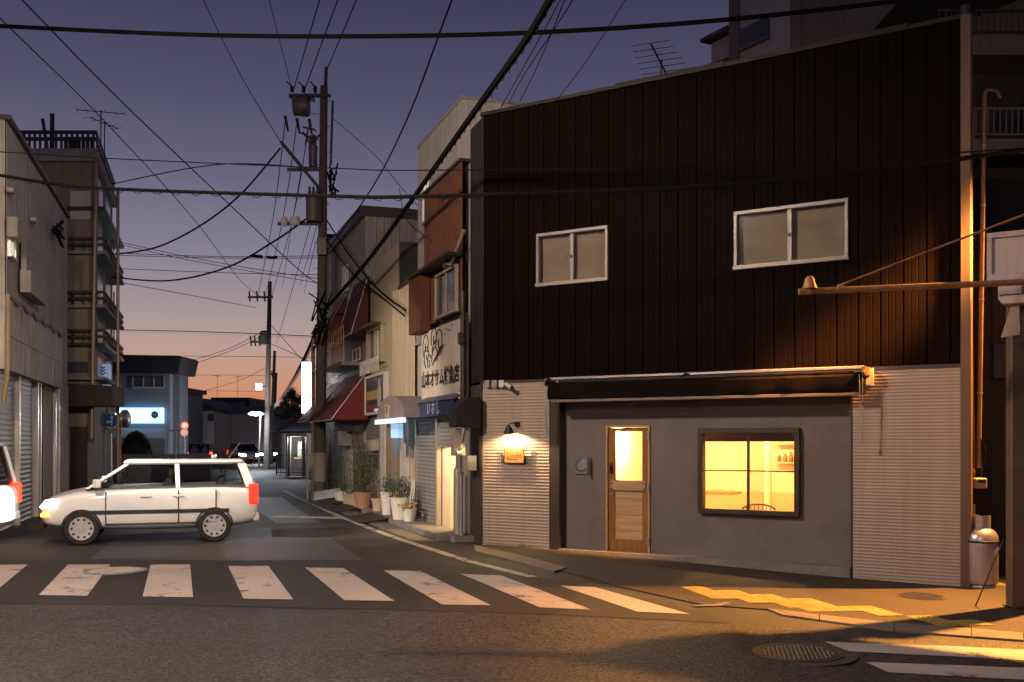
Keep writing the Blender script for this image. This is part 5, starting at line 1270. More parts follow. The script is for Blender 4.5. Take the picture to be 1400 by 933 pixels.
def cyl_trafo(px, py0, py1, wpx, dy, name='transformer'):
    a, b = Vector(lp_(px, py1, dy)), Vector(lp_(px, py0, dy)); r = wpx / 2 / FP * PYv; hh = (b - a).length
    k = MB(); k.lathe([(r * .9, 0), (r, .05), (r, hh - .12), (r * 1.05, hh - .1), (r * 1.05, hh - .05), (r * .8, hh), (0, hh + .02)], tuple(a), 20, cap=False); tr_ = k.build(name, M_TRAFO, t, smooth=True, angle=.5)
    k = MB()
    for q in (-.5, 0, .5): k.lathe([(.03, hh), (.05, hh + .08), (.03, hh + .14), (.04, hh + .2), (.01, hh + .26)], tuple(a + Vector((q * r, -.05, 0))), 8)
    k.each('bushing', M_INSUL, tr_)
cyl_trafo(428, 198, 228, 12, -.25); cyl_trafo(429, 268, 304, 21, -.35)
k = MB(); q = Vector(lp_(427, 187, -.3))
for i in range(10): k.tube([tuple(q + Vector((random.uniform(-.2, .2), 0, random.uniform(-.25, .25)))), tuple(q + Vector((random.uniform(-.3, .3), random.uniform(-.2, .2), random.uniform(-.3, .3))))], .025, 5)
k.build('fuse_cutout', M_INSUL, t)
k = MB(); q = Vector(lp_(455, 248, -.1))
for i in range(14): k.tube([tuple(q + Vector((random.uniform(-.1, .1), 0, random.uniform(-.45, .45)))), tuple(q + Vector((random.uniform(-.15, .2), random.uniform(-.2, .2), random.uniform(-.5, .5))))], .025, 5)
k.build('cable_bundle', M_CABLE, t)
k = MB(); a = lp_(441, 335, -.2); k.box(a[0] - .14, a[0] + .14, a[1] - .12, a[1] + .05, a[2] - .3, a[2] + .2); k.build('junction_box', M_TRAFO, t, bevel=.02)
k = MB(); q = Vector(lp_(396, 303, -.14))
for dx in (-.15, .1, .2): k.lathe([(.08, -.12), (.12, 0), (.08, .12)], tuple(q + Vector((dx, 0, .05 * dx))), 10)
k.each('spool_insulator', MATS['white_pot'], t)
k = MB(); q = Vector(lp_(438, 440, -.18))
for i in range(24): k.tube([tuple(q + Vector((random.uniform(-.25, .25), random.uniform(-.1, .1), random.uniform(-.7, .7)))), tuple(q + Vector((random.uniform(-.35, .35), random.uniform(-.2, .2), random.uniform(-.9, .9))))], .02, 5)
k.build('cable_tangle', M_CABLE, t)
k = MB(); zst = 2.2
for i in range(26):
    z = zst + i * .36; sx = .28 if i % 2 else -.28; k.tube([(0, 0, z), (sx, 0, z)], .012, 5)
k.each('step_bolt', M_GAL, t)
k = MB(); k.lathe([(.178, .55), (.178, 1.35)], n=16, cap=False); k.build('guard_sleeve', mat('guard_wrap', (.32, .30, .28), .8), t, smooth=True)
# thin yellow banded post next to it
x, y = G(428, 684); t = thing('guard_post', 'slim brown post with yellow band beside the utility pole', 'post', (x, y, 0))
k = MB(); k.tube([(0, 0, 0), (.0, 0, 4.6)], .055, 10); k.build('shaft', mat('post_tan', (.28, .2, .13), .6), t, smooth=True)
k = MB(); k.lathe([(.062, 1.0), (.062, 1.35)], n=12, cap=False); k.build('yellow_band', mat('band_yellow', (.7, .5, .03), .5), t)
k = MB(); k.tube([(-.16, 0, 0), (-.16, 0, 1.9)], .03, 8); k.build('stay_cover', mat('stay_white', (.6, .57, .5), .5), t)
# second pole down the street
PY2 = 60.0
def far_pole(px, pyb, pyt, y, r, label, arm, detail=True):
    a = P(px, pyb, y); a.z = 0; b = P(px + 5, pyt, y); tt = thing('utility_pole', label, 'utility pole', a)
    k = MB(); k.tube([(0, 0, -.1), tuple(b - a)], r, 10, r2=r * .6); k.build('shaft', M_POLE, tt, smooth=True)
    if arm:
        for py_, xa, xb in arm:
            p, q = P(xa, py_, y) - a, P(xb, py_, y) - a; k = MB(); k.box(p.x, q.x, -.2, -.1, p.z - .06, p.z + .06); k.build('crossarm', M_POLE, tt)
            for i in range(3):
                k = MB(); k.tube([(p.x + (q.x - p.x) * (.08 + .3 * i), -.15, p.z - .25), (p.x + (q.x - p.x) * (.08 + .3 * i) - .05, -.15, p.z + .35)], .05, 6); k.build('insulator', M_INSUL, tt)
        if detail:
            p = P(364, 463, y) - a; k = MB(); k.lathe([(.28, -.4), (.3, .3), (.2, .4)], (p.x, -.4, p.z), 14); k.build('transformer', M_TRAFO, tt, smooth=True)
    return tt, a
far_pole(364, 642, 385, PY2, .19, 'dark utility pole down the street with a three insulator crossarm', [(407, 340, 374), (468, 343, 362)])
far_pole(370.5, 634, 480, 74, .17, 'plain dark pole directly behind the second utility pole', None)
far_pole(373, 628, 510, 95, .14, 'farthest slim utility pole before the pine', [(512, 368, 380)], False)
t = thing('street_light', 'lit oval street light on a bracket at the second pole', 'street light', P(354, 640, 59)); a = P(354, 640, 59)
k = MB(); k.tube([(0, 0, 0), tuple(P(356, 570, 59) - a)], .05, 8); k.tube([tuple(P(357, 570, 59) - a), tuple(P(350, 564, 59) - a)], .04, 8); k.build('bracket', M_POLE, t)
k = MB(); p = P(350, 566, 58.9) - a; k.lathe([(0, -.12), (.3, -.1), (.46, 0), (.3, .1), (0, .12)], tuple(p), 18, cap=False); k.build('lantern', glow('lantern_glow', (.85, .95, 1.0), 6), t, smooth=True)
light('lantern_light', 'POINT', tuple(P(349, 572, 58.2)), 1100, (.85, .93, 1.0), .3)
t = thing('street_light', 'tiny square light high beside the second pole', 'street light', P(354, 529, 70)); k = MB(); k.box(-.2, .2, -.1, .1, -.22, .22); k.build('lantern', glow('lantern_glow2', (1, .95, .9), 5), t, bevel=.03)
k = MB(); k.tube([(.2, 0, 0), (.7, 0, .1)], .04, 6); k.build('bracket', M_POLE, t)

# lit vertical sign on the row's far end
YS = 30.9
t = thing('lit_sign', 'bright white vertical lit sign projecting beside the utility pole', 'sign', P(421.5, 530, YS)); s_ = YS / FP
k = MB(); k.box(-8.2 * s_, 8.2 * s_, -.12, .12, -35 * s_, 34 * s_); k.build('light_box', glow('white_sign_glow', (.92, .95, 1.0), 7), t, bevel=.02)
k = MB(); k.box(-8.6 * s_, 8.6 * s_, -.13, .13, 34.2 * s_, 35 * s_); k.box(-8.6 * s_, 8.6 * s_, -.13, .13, -36 * s_, -35.2 * s_); k.build('frame', M_ALU, t)
k = MB(); k.box(8.6 * s_, 20 * s_, -.03, .03, 20 * s_, 23 * s_); k.box(8.6 * s_, 20 * s_, -.03, .03, -25 * s_, -22 * s_); k.each('bracket', M_BLACK, t)
# phone booth
x, y = G(403, 654); s_ = y / FP; t = thing('phone_booth', 'glass telephone booth with pale frame beside the narrow street', 'phone booth', (x, y, 0)); hw = 10.6 * s_; hb_ = 60 * s_
k = MB()
for sx in (-1, 1):
    for sy in (0, 2 * hw): k.box(sx * hw - .035, sx * hw + .035, sy - .035, sy + .035, 0, hb_ - .1)
k.box(-hw - .04, hw + .04, -.04, 2 * hw + .04, 0, .06); k.build('frame', M_ALUW, t)
k = MB(); k.box(-hw - .05, hw + .05, -.05, 2 * hw + .05, hb_ - .098, hb_ + .06); k.build('roof', M_ALUW, t, bevel=.02)
k = MB(); k.box(-hw + .04, hw - .04, -.012, -.004, .07, hb_ - .11); k.box(-hw - .005, -hw + .005, .04, 2 * hw - .04, .07, hb_ - .11); k.box(hw - .005, hw + .005, .04, 2 * hw - .04, .07, hb_ - .11); k.build('glass', G_DARK, t)
k = MB(); k.box(-.08, .22, 1.0, 1.2, .95, 1.5); k.build('telephone', mat('phone_green', (.25, .3, .26), .4), t)
k = MB(); k.box(-.02, .12, .9, .95, hb_ - .65, hb_ - .35); k.build('notice', glow('notice_glow', (.8, .85, .95), .7), t)
k = MB(); k.box(-.2, .3, .8, 1.2, .85, .9); k.build('shelf', mat('shelf_yellow', (.5, .35, .1), .5), t)
light('booth_light', 'POINT', (x, y + hw, hb_ - .25), 150, (.85, .92, 1.0), .1)

# ================================================================== left side of the street
lx = lambda y: -3.8 - .3 * y
def left_pt(px): k_ = (px - 700) / FP; y = -3.8 / (k_ + .3); return (k_ * y, y)
WL = Wall(left_pt(9), left_pt(92))
M_GREYS = mat('grey_siding', (.30, .275, .26), .75, var=.1, scale=1.4, streak=.45)
M_BOARD = mat('weathered_board', (.42, .39, .36), .8, var=.18, scale=3, streak=.7, stain=.3)
t = wh = thing('grey_warehouse', 'large grey sided building with weathered sign board and shutters at the left edge', 'building', WL.loc, WL.rot)
zw = (WL.z(20, 180) + WL.z(92, 300)) / 2; LL = WL.len
k = MB(); k.box(0, LL, .03, 12, -.1, zw); k.build('wall', mat('tan_render', (.36, .30, .24), .8, var=.08, scale=1.2, streak=.3), t)
k = MB(); k.panel(0, LL, 3.0, zw - .02, (), ribs(0, LL, .45, .03, .012), -.0); k.build('siding', M_GREYS, t)
k = MB(); k.box(-.06, LL + .05, -.08, 12.05, zw + .002, zw + .09); k.build('roof_edge', M_BROWN, t)
framed(t, WL, [(10, 322), (18, 318), (18, 352), (10, 356)], gm=glow('warm_window_glow', (.85, .82, .62), .62), bars=0, proud=.06, off=-.003)
fo, hh_ = framed(t, WL, [(33, 343), (50, 352), (50, 392), (33, 398)], gm=MATS['window_dark'], off=-.003)
k = MB(); a = WL.s(38, -.2); b = WL.s(60, -.2); zc0, zc1 = WL.z(50, 410, -.2), WL.z(50, 381, -.2); k.box(a, b, -.26, -.05, zc0, zc1); k.build('balcony_box', mat('box_tan', (.24, .2, .16), .6, streak=.3), t, bevel=.01)
k = MB(); k.box(a + .1, b - .2, -.16, -.06, zc1 + .01, zc1 + .7); k.build('louvre', mat('louvre_grey', (.16, .15, .14), .5), t)
k = MB(); q = WL.at(34, 315, -.3); k.box(q[0] - .3, q[0] + .3, -.22, -.02, q[1] - .2, q[1] + .2); k.build('duct_box', mat('box_tan', (.24, .2, .16), .6), t, bevel=.02)
for (px_, py_) in ((24, 262), (54, 302)):
    k = MB(); q = WL.at(px_, py_, -.2); k.box(q[0] - .15, q[0] + .15, -.16, -.02, q[1] - .05, q[1] + .05); k.build('vent_cowl', mat('box_tan', (.24, .2, .16), .6), t, bevel=.02)
k = MB(); q = WL.at(80, 312, -.2)
for i in range(10): k.tube([(q[0] + random.uniform(-.5, .5), -.1, q[1] + random.uniform(-.2, .2)), (q[0] + random.uniform(-.5, .5), -.3, q[1] + random.uniform(-.6, .2))], .03, 5)
k.build('cable_bracket', M_CABLE, t)
k = MB(); a, b = WL.s(7, -.22), WL.s(85, -.22); zb0 = (WL.z(9, 503, -.22) + WL.z(84, 533, -.22)) / 2; zb1 = (WL.z(12, 413, -.22) + WL.z(84, 463, -.22)) / 2
nb = 9
for i in range(nb):
    x0_ = a + (b - a) * i / nb; x1_ = a + (b - a) * (i + 1) / nb
    k.box(x0_ + .008, x1_ - .008, -.22 - .004 * (i % 2), -.02, zb0, (zb0 + zb1) / 2 - .008); k.box(x0_ + .008, x1_ - .008, -.22 - .004 * ((i + 1) % 2), -.02, (zb0 + zb1) / 2 + .008, zb1)
k.box(a + .02, b - .02, -.205, -.03, zb0 + .02, zb1 - .02); k.build('sign_board', M_BOARD, t)
k = MB(); pts = []
for i in range(24):
    x_ = a + (b - a) * i / 23; pts.append((x_, -.26 + .02 * math.sin(i * 2.1), zb1 + .06 + .05 * math.sin(i * 1.7)))
k.tube(pts, .04, 6); k.tube([(a, -.26, zb1 + .06), (a - .05, -.26, zb0 - .1), (a - .02, -.2, zb0 - .6)], .045, 6); k.build('cable_lagging', mat('lagging', (.26, .17, .09), .8, var=.3), t, smooth=True)
shutter(t, WL.s(-8), WL.s(19), .02, zb0 + .2, M_SHUT, y=-.02, pitch=.1); shutter(t, WL.s(20.5), WL.s(43), .02, zb0 + .2, M_SHUT, y=-.02, pitch=.1)
k = MB()
for px_ in (20, 46, 50, 71, 76): q = WL.s(px_); k.box(q - .05, q + .05, -.1, .028, 0, zb0 + .1)
k.each('shutter_post', M_ALU, t)
k = MB(); k.box(WL.s(52), WL.s(58), -.01, .028, 0, zb0); k.build('doorway', M_INT, t)
k = MB(); k.box(WL.s(58), WL.s(92) - .02, -.03, .028, 0, 3.2); k.build('lower_wall', mat('tan_render', (.36, .30, .24)), t)
# apartment house with balconies
A5 = P(20, 600, 30.5); B5 = P(129, 600, 30.5)
W5 = Wall((A5.x, A5.y), (B5.x, B5.y))
M_APT = mat('apartment_render', (.22, .175, .13), .8, var=.1, scale=1.2, streak=.35)
t = thing('apartment_house', 'four storey apartment house with stacked balconies and roof railing at the left', 'building', W5.loc, W5.rot)
z5 = lambda py: CH + (HY - py) / FP * 30.5
L5 = W5.len; skx = -.3
def skew(k):                                        # the street side follows the street
    k.v = [(x + skx * y if y > 0 else x, y, z) for x, y, z in k.v]; return k
k = MB(); k.box(0, L5, 0, 6, -.1, z5(222)); skew(k); k.build('wall', M_APT, t)
k = MB(); k.box(-.1, L5 + .15, -.15, 6, z5(222) + .002, z5(205)); skew(k); k.build('parapet', mat('parapet_grey', (.30, .27, .25), .8, streak=.4), t)
for i, py_ in enumerate((285, 345, 418, 470, 516)):
    k = MB(); k.box(L5 - .9, L5 + .42, -.25, 6, z5(py_ + 4), z5(py_)); skew(k); k.build('balcony_slab', M_BROWN if i in (0, 3) else MATS['concrete'], t)
    if i in (1, 2, 3):
        k = MB(); zz0, zz1 = z5(py_), z5(py_ - 17)
        for zz in (zz1, (zz0 + zz1) / 2): k.box(L5 - .9, L5 + .40, -.24, -.18, zz - .04, zz + .04); k.box(L5 + .34, L5 + .40, -.18, 6, zz - .04, zz + .04)
        for j in range(16): k.box(L5 + .35, L5 + .38, .0 + j * .38, .05 + j * .38, zz0, zz1)
        for j in range(6): k.box(L5 - .85 + j * .3, L5 - .82 + j * .3, -.23, -.19, zz0, zz1)
        skew(k); k.build('balcony_rail', M_BROWN, t)
    k = MB()
    for j in range(2): k.box(L5 - .02, L5 + .012, .8 + j * 2.6, 2.4 + j * 2.6, z5(py_) + .1, z5(py_) + 1.7)
    skew(k); k.each('window', MATS['window_dark'], t)
k = MB(); k.box(L5 - .7, L5 - .1, -.04, -.002, z5(300), z5(262)); k.box(L5 + .005, L5 + .03, .2, 1.1, z5(282), z5(240)); skew(k); k.each('white_panel', mat('white_panel', (.5, .46, .42), .6), t)
k = MB(); k.box(L5 - 1.6, L5 - .2, -.05, -.002, z5(510), z5(495)); k.build('front_window', MATS['window_dark'], t)
k = MB(); k.prism_xz([(L5 - 2.2, z5(560)), (L5 + .9, z5(556)), (L5 + .9, z5(530)), (L5 - 2.2, z5(522))], -.9, -.003); k.build('shop_canopy', M_BROWN, t)
k = MB(); k.box(L5 - 1.4, L5 - .9, -.03, -.002, .02, 2.1); k.box(L5 - .7, L5 - .2, -.03, -.002, .02, 2.1); k.each('door', M_BROWN, t)
# roof railing
k = MB(); zz0, zz1 = z5(205), z5(182)
for zz in (zz1, zz0 + .3): k.box(0, L5 + .1, -.1, -.04, zz - .05, zz + .05); k.box(L5 + .04, L5 + .1, -.04, 6, zz - .05, zz + .05)
for j in range(16): k.box(j * L5 / 15 - .03, j * L5 / 15 + .03, -.09, -.05, zz0, zz1)
for j in range(11): k.box(L5 + .05, L5 + .09, j * .55, j * .55 + .05, zz0, zz1)
skew(k)
k.tube([(L5 * .42, -.05, zz0), (L5 * .36, -.05, zz1 + .4)], .05, 6); k.tube([(L5 * .48, -.05, zz0), (L5 * .48, -.05, zz1 + .55)], .07, 6); k.build('roof_railing', M_BROWN, t)
k = MB()
for j in range(7): k.box(L5 * .6 + j * .13, L5 * .6 + j * .13 + .10, .1, .14, zz0, zz1 - .08)
k.build('roof_screen', mat('screen_brown', (.05, .04, .035), .8), t)
k = MB(); k.tube([tuple(Vector((L5 + .1, -.45, 0)) + Vector((0, 0, z5(600)))), (L5 + .25, -.45, z5(222))], .06, 8); k.tube([(L5 + .47, .6, 0), (L5 + .47, .6, z5(255))], .05, 8); k.each('drainpipe', mat('pipe_brown', (.22, .15, .1)), t)
yagi(tuple(P(138, 238, 32)), 2.0, 6, 1.4, .35, .3, 'two tier television aerial on the apartment roof mast', group='aerials on the apartment roof')
yagi(tuple(P(143, 235, 32.6)), 1.6, 5, 1.2, .3, 1.2, 'shorter television aerial behind the roof mast of the apartment house', group='aerials on the apartment roof')
# light blue projecting sign, vertical banner sign
t = thing('projecting_sign', 'pale blue projecting sign with a black character under the apartment balconies', 'sign', P(143, 515, 33)); s_ = 33 / FP
k = MB(); k.box(-8 * s_, 8 * s_, -.1, .1, -17 * s_, 17 * s_); k.build('light_box', glow('blue_sign_glow', (.30, .42, .62), .42), t, bevel=.02)
text_mesh('彩', .32, 'lettering', M_INK, t, (-3.5 * s_, -.104, 6 * s_), extrude=.001, bold=.008)
k = MB(); k.box(-22 * s_, -8.1 * s_, -.03, .03, 10 * s_, 12 * s_); k.build('bracket', M_BLACK, t)
t = thing('hanging_banner', 'cream tapered hanging sign with sideways lettering above the round blue road sign', 'sign', P(152, 545, 35)); s_ = 35 / FP
k = MB(); k.prism_xz([(-11 * s_, 15 * s_), (11 * s_, 15 * s_), (10.5 * s_, -8 * s_), (6 * s_, -20 * s_), (-4 * s_, -23 * s_), (-9 * s_, -12 * s_)], -.08, .08); k.build('panel', mat('banner_cream', (.45, .42, .36), .7, streak=.2), t, bevel=.01)
text_mesh('Hair Spa', .26, 'lettering', M_INK, t, (4 * s_, -.084, -1 * s_), rot=(PI / 2, PI / 2, 0), extrude=.001)
k = MB(); k.box(-20 * s_, -11.1 * s_, -.03, .03, 8 * s_, 10 * s_); k.build('bracket', M_BLACK, t)
# round blue road sign with arrows
YR = 34.0; c = P(152, 575, YR); t = thing('road_sign', 'round blue road sign with white straight and left arrows', 'road sign', (c.x, c.y, 0)); s_ = YR / FP; r = 10.2 * s_; zc = c.z
k = MB(); k.lathe([(r, -.03), (r, -.0)], (0, 0, zc), 32, 'Y'); k.build('rim', mat('sign_white', (.75, .75, .72), .4), t)
k = MB(); k.lathe([(r * .93, -.036), (r * .93, -.031)], (0, 0, zc), 32, 'Y'); k.build('disc', mat('sign_blue', (.02, .16, .42), .4), t)
k = MB(); a = r / 10
k.prism_xz([(x * a + 1.4 * a, zc + z * a) for x, z in ((-.9, -7), (.9, -7), (.9, 3), (2.8, 3), (0, 7.5), (-2.8, 3), (-.9, 3))], -.041, -.037)
k.prism_xz([(x * a, zc + z * a) for x, z in ((.4, -.9 - 2), (.4, .9 - 2), (-3.2, .9 - 2), (-3.2, 2.6 - 2), (-7, 0 - 2), (-3.2, -2.6 - 2), (-3.2, -.9 - 2))], -.041, -.037); k.build('arrows', MATS['sign_white'], t)
k = MB(); k.tube([(0, .04, 0), (0, .04, zc)], .035, 8); k.build('post', M_GAL, t)
k = MB(); k.box(-6 * s_, 6 * s_, -.02, .0, zc - 17 * s_, zc - 11.5 * s_); k.build('plate', mat('plate_grey', (.3, .27, .24), .6), t)
# traffic mirror
YM = 36.0; c = P(171, 573, YM); t = thing('traffic_mirror', 'convex traffic mirror on an orange post seen edge on', 'mirror', (c.x, c.y, 0), 0); s_ = YM / FP
k = MB(); k.tube([(-.2, .06, 0), (-.2, .06, c.z + .1)], .045, 10); k.build('post', mat('orange_post', (.6, .25, .05), .5), t, smooth=True)
k = MB(); k.lathe([(.0, -.10), (.15, -.085), (.26, -.04), (.30, 0)], (0, 0, 0), 24, 'Y', cap=False); k.build('mirror_face', M_STAIN, t, smooth=True, loc=(0, 0, c.z), rot=(0, 0, 1.35))
k = MB(); k.lathe([(.30, -.03), (.33, -.03), (.33, .04), (.2, .08), (.0, .09)], (0, 0, 0), 24, 'Y', cap=False); k.build('back_shell', mat('mirror_orange', (.55, .42, .2), .5), t, smooth=True, loc=(0, 0, c.z), rot=(0, 0, 1.35))

# low block with the blue shop sign
Y6 = 60.0; s_ = Y6 / FP
c0_ = P(120, 600, Y6); t = thing('flat_roof_block', 'grey two storey block with dark overhanging roof and glowing blue shop sign', 'building', (c0_.x, Y6, 0), 0)
def q6(px, py): return ((px - 120) * s_, CH + (HY - py) * s_)
M_BLK = mat('block_grey', (.17, .17, .19), .8, var=.08, scale=.8, streak=.2)
a = q6(232, 512); k = MB(); k.box(0, a[0], 0, 2.2, -.1, a[1]); k.build('wall', M_BLK, t)
b = q6(241, 512); k = MB(); k.box(a[0] + .002, b[0], .6, 2.2, -.1, b[1]); k.build('end_wall', mat('block_dark', (.12, .12, .14), .8), t)
a = q6(252, 512); b = q6(252, 488); k = MB(); k.prism_xz([(-.4, a[1] + .003), (a[0] - .1, a[1] + .003), (a[0] + .1, b[1] - .1), (a[0] - .05, b[1]), (-.4, b[1] + .1)], -.8, 2.4); k.build('roof', mat('roof_black', (.025, .02, .02), .8), t)
for (xa, ya, xb, yb2) in ((182, 516, 225, 530), (151, 514, 162, 530)):
    a, b = q6(xa, yb2), q6(xb, ya); k = MB(); k.box(a[0], b[0], -.05, -.002, a[1], b[1]); wi = k.build('window', MATS['window_dark'], t)
    k = MB(); k.box(a[0], b[0], -.10, -.052, a[1] - .08, a[1] + .05)
    for i in range(4): x_ = a[0] + (b[0] - a[0]) * i / 3; k.box(x_ - .04, x_ + .04, -.08, -.052, a[1] + .05, b[1])
    k.build('frame', M_ALU, wi)
a, b = q6(128, 579), q6(225, 558); k = MB(); k.box(a[0], b[0], -.35, -.05, a[1], b[1]); sg6 = k.build('lit_fascia', glow('fascia_glow', (.30, .66, 1.0), 2.6), t, bevel=.02)
k = MB(); a, b = q6(132, 575), q6(207, 561); k.box(a[0], b[0], -.362, -.352, a[1], b[1]); k.build('white_field', glow('fascia_white', (.8, .95, 1.0), 3.2), sg6)
k = MB(); c = q6(214.5, 567.5); r = 5.0 * s_
k.lathe([(r, -.37), (r, -.352)], (c[0], 0, c[1]), 24, 'Y'); k.build('emblem_ring', mat('emblem_navy', (.02, .03, .07), .5), sg6)
k = MB(); k.lathe([(r * .5, -.378), (r * .5, -.371)], (c[0], 0, c[1]), 16, 'Y')
for i in range(8): q = i * PI / 4; k.box(c[0] + r * .72 * math.cos(q) - .03, c[0] + r * .72 * math.cos(q) + .03, -.378, -.371, c[1] + r * .72 * math.sin(q) - .03, c[1] + r * .72 * math.sin(q) + .03)
k.build('emblem_pattern', mat('emblem_grey', (.3, .34, .4), .5), sg6)
light('fascia_light', 'AREA', (c0_.x + 3.2, Y6 - .6, 2.9), 60, (.5, .75, 1.0), 2.5, target=(c0_.x + 3.2, Y6 - 3, 0))
k = MB(); a, b = q6(150, 640), q6(225, 592); k.box(a[0], b[0], -.04, -.002, 0, b[1] - .3); k.build('shop_front', mat('shop_front_dark', (.10, .08, .07), .5), t)
# clipped round shrub
Yh = 50.0; c = P(186, 600, Yh); t = thing('clipped_shrub', 'dark rounded clipped shrub in front of the glowing blue shop sign', 'shrub', (c.x, Yh, 0)); s_ = Yh / FP
mb = MB()
def hed():
    a = random.uniform(0, 2 * PI); z = random.uniform(0, 1) ** .6; r = math.sqrt(1 - z * z) if z < 1 else 0; rr = random.uniform(.85, 1.03)
    return Vector((21 * s_ * r * math.cos(a) * rr, 16 * s_ * r * math.sin(a) * rr, .6 + (33 * s_ + .3) * z * rr))
leaves(3500, hed, .16).build('leaves', mat('hedge_leaf', (.04, .06, .03), .6, var=.4, island=.5), t)
k = MB(); k.lathe([(.5, 0), (18 * s_, .5), (19.5 * s_, 1.0), (16 * s_, 1.4), (8 * s_, 1.75), (0, 1.85)], n=18, cap=False); k.build('core', mat('hedge_core', (.018, .025, .014), .9), t)
k = MB(); k.tube([(0, 0, 0), (0, 0, .8)], .12, 8); k.build('trunk', M_STEM, t)
t = thing('garden_wall', 'low grey garden wall with metal fence panels beyond the corner at the left', 'wall', (P(150, 600, 44).x, 44, 0))
k = MB(); k.box(0, 4.3, 0, .25, 0, 1.1); k.build('masonry', M_CONC, t)
k = MB()
for i in range(2): k.tube([(2.55 + i * .33, -.1, 0), (2.55 + i * .33, -.1, 2.1), (2.75 + i * .33, -.1, 2.1)], .04, 6)
k.each('rail_hoop', M_GAL, t)
# two round red ringed road signs, headlight shine put in as emission
for i, (px_, py_, col_, lab) in enumerate(((252.5, 582, 'sign_white', 'upper round red ringed road sign with painted headlight glow'), (252, 591.5, 'sign_blue2', 'lower round red ringed road sign with blue centre'))):
    c = P(px_, py_, 58 - i * .02); s_ = 58 / FP; t = thing('road_sign', lab, 'road sign', (c.x, c.y, c.z)); r = 5.2 * s_
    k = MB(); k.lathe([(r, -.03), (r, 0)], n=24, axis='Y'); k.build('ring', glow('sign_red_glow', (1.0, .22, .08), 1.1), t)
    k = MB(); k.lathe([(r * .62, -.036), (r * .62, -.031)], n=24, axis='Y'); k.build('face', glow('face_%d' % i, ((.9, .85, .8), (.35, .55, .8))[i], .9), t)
    k = MB(); k.tube([(0, .04, -c.z if i == 1 else -r * 2), (0, .04, r if i == 0 else r * .5)], .04, 8); k.build('post', M_GAL, t)

# far houses
M_HW = mat('far_white_wall', (.62, .57, .52), .8, var=.08, scale=.6); M_HD = mat('far_dark_wall', (.12, .11, .11), .8, var=.1, scale=.6); M_RF = mat('far_roof', (.035, .03, .032), .7, var=.2)
def house(px0, px1, pye, pyr, y, wm, label, windows=(), ridge='x', depth=8):
    s_ = y / FP; a = P(px0, 600, y); w_ = (px1 - px0) * s_; ze = CH + (HY - pye) * s_; zr = CH + (HY - pyr) * s_; tt = thing('house', label, 'house', (a.x, y, 0))
    k = MB(); k.box(0, w_, 0, depth, -.1, ze); k.build('wall', wm, tt)
    k = MB()
    if ridge == 'x': k.prism_yz([(-.6, ze + .003), (depth + .6, ze + .003), (depth * .5, zr)], -.5, w_ + .5)
    elif ridge == 'flat': k.box(-.3, w_ + .3, -.4, depth, ze + .003, zr)
    else: k.prism_xz([(-.6, ze + .003), (w_ + .6, ze + .003), (w_ * .5, zr)], -.5, depth)
    k.build('roof', M_RF, tt)
    for (xa, ya, xb, yb2) in windows:
        k = MB(); k.box((xa - px0) * s_, (xb - px0) * s_, -.06, -.002, CH + (HY - yb2) * s_, CH + (HY - ya) * s_); wi = k.build('window', MATS['window_dark'], tt)
        k = MB(); k.box((xa - px0) * s_ - .06, (xb - px0) * s_ + .06, -.1, -.062, CH + (HY - yb2) * s_ - .1, CH + (HY - yb2) * s_); k.build('sill', M_ALU, wi)
    return tt
house(236, 293, 562, 543, 82, M_HW, 'white gabled house beyond the junction with dark roof', [(269, 567, 277, 575), (267, 594, 276, 604), (284, 566, 293, 576)], 'y')
house(278, 312, 556, 546, 95, M_HD, 'dark roofed house behind the white gabled house', [], 'x')
house(294, 338, 561, 544, 100, M_HD, 'dark flat topped house in the middle distance', [(300, 548, 304, 553)], 'flat')
house(318, 362, 566, 553, 78, mat('far_grey_wall', (.22, .20, .20), .8, var=.1, scale=.6), 'plain grey gable house left of the second utility pole', [], 'x')
house(380, 440, 590, 572, 62, M_HD, 'low dark roofed house behind the phone booth', [], 'x', 7)
house(236, 248, 536, 530, 72, mat('block_dark', (.12, .12, .14), .8), 'small dark box annex beside the flat roof block', [], 'flat', 5)
for i, (px_, py_, y) in enumerate(((248, 545, 80), (297, 545, 98), (325, 546, 99))):
    yagi(tuple(P(px_, py_, y)), 2.2, 4, 1.2, .4, .4 + i, ['thin aerial over the small dark annex', 'thin aerial at the left end of the dark flat topped house', 'thin aerial at the right end of the dark flat topped house'][i], group='thin aerials on far roofs')
t = thing('hedge_fence', 'dark wire fence behind the phone booth', 'fence', (P(378, 600, 50).x, 50, 0)); k = MB()
for i in range(30): k.box(i * .09, i * .09 + .02, 0, .02, 0, 1.0)
k.box(0, 2.7, -.01, .03, .95, 1.0); k.box(0, 2.7, -.01, .03, .1, .14); k.build('panel', M_BLACK, t)
k = MB(); k.box(-.03, .03, -.03, .05, 0, 1.1); k.box(2.67, 2.73, -.03, .05, 0, 1.1); k.each('post', M_BLACK, t)
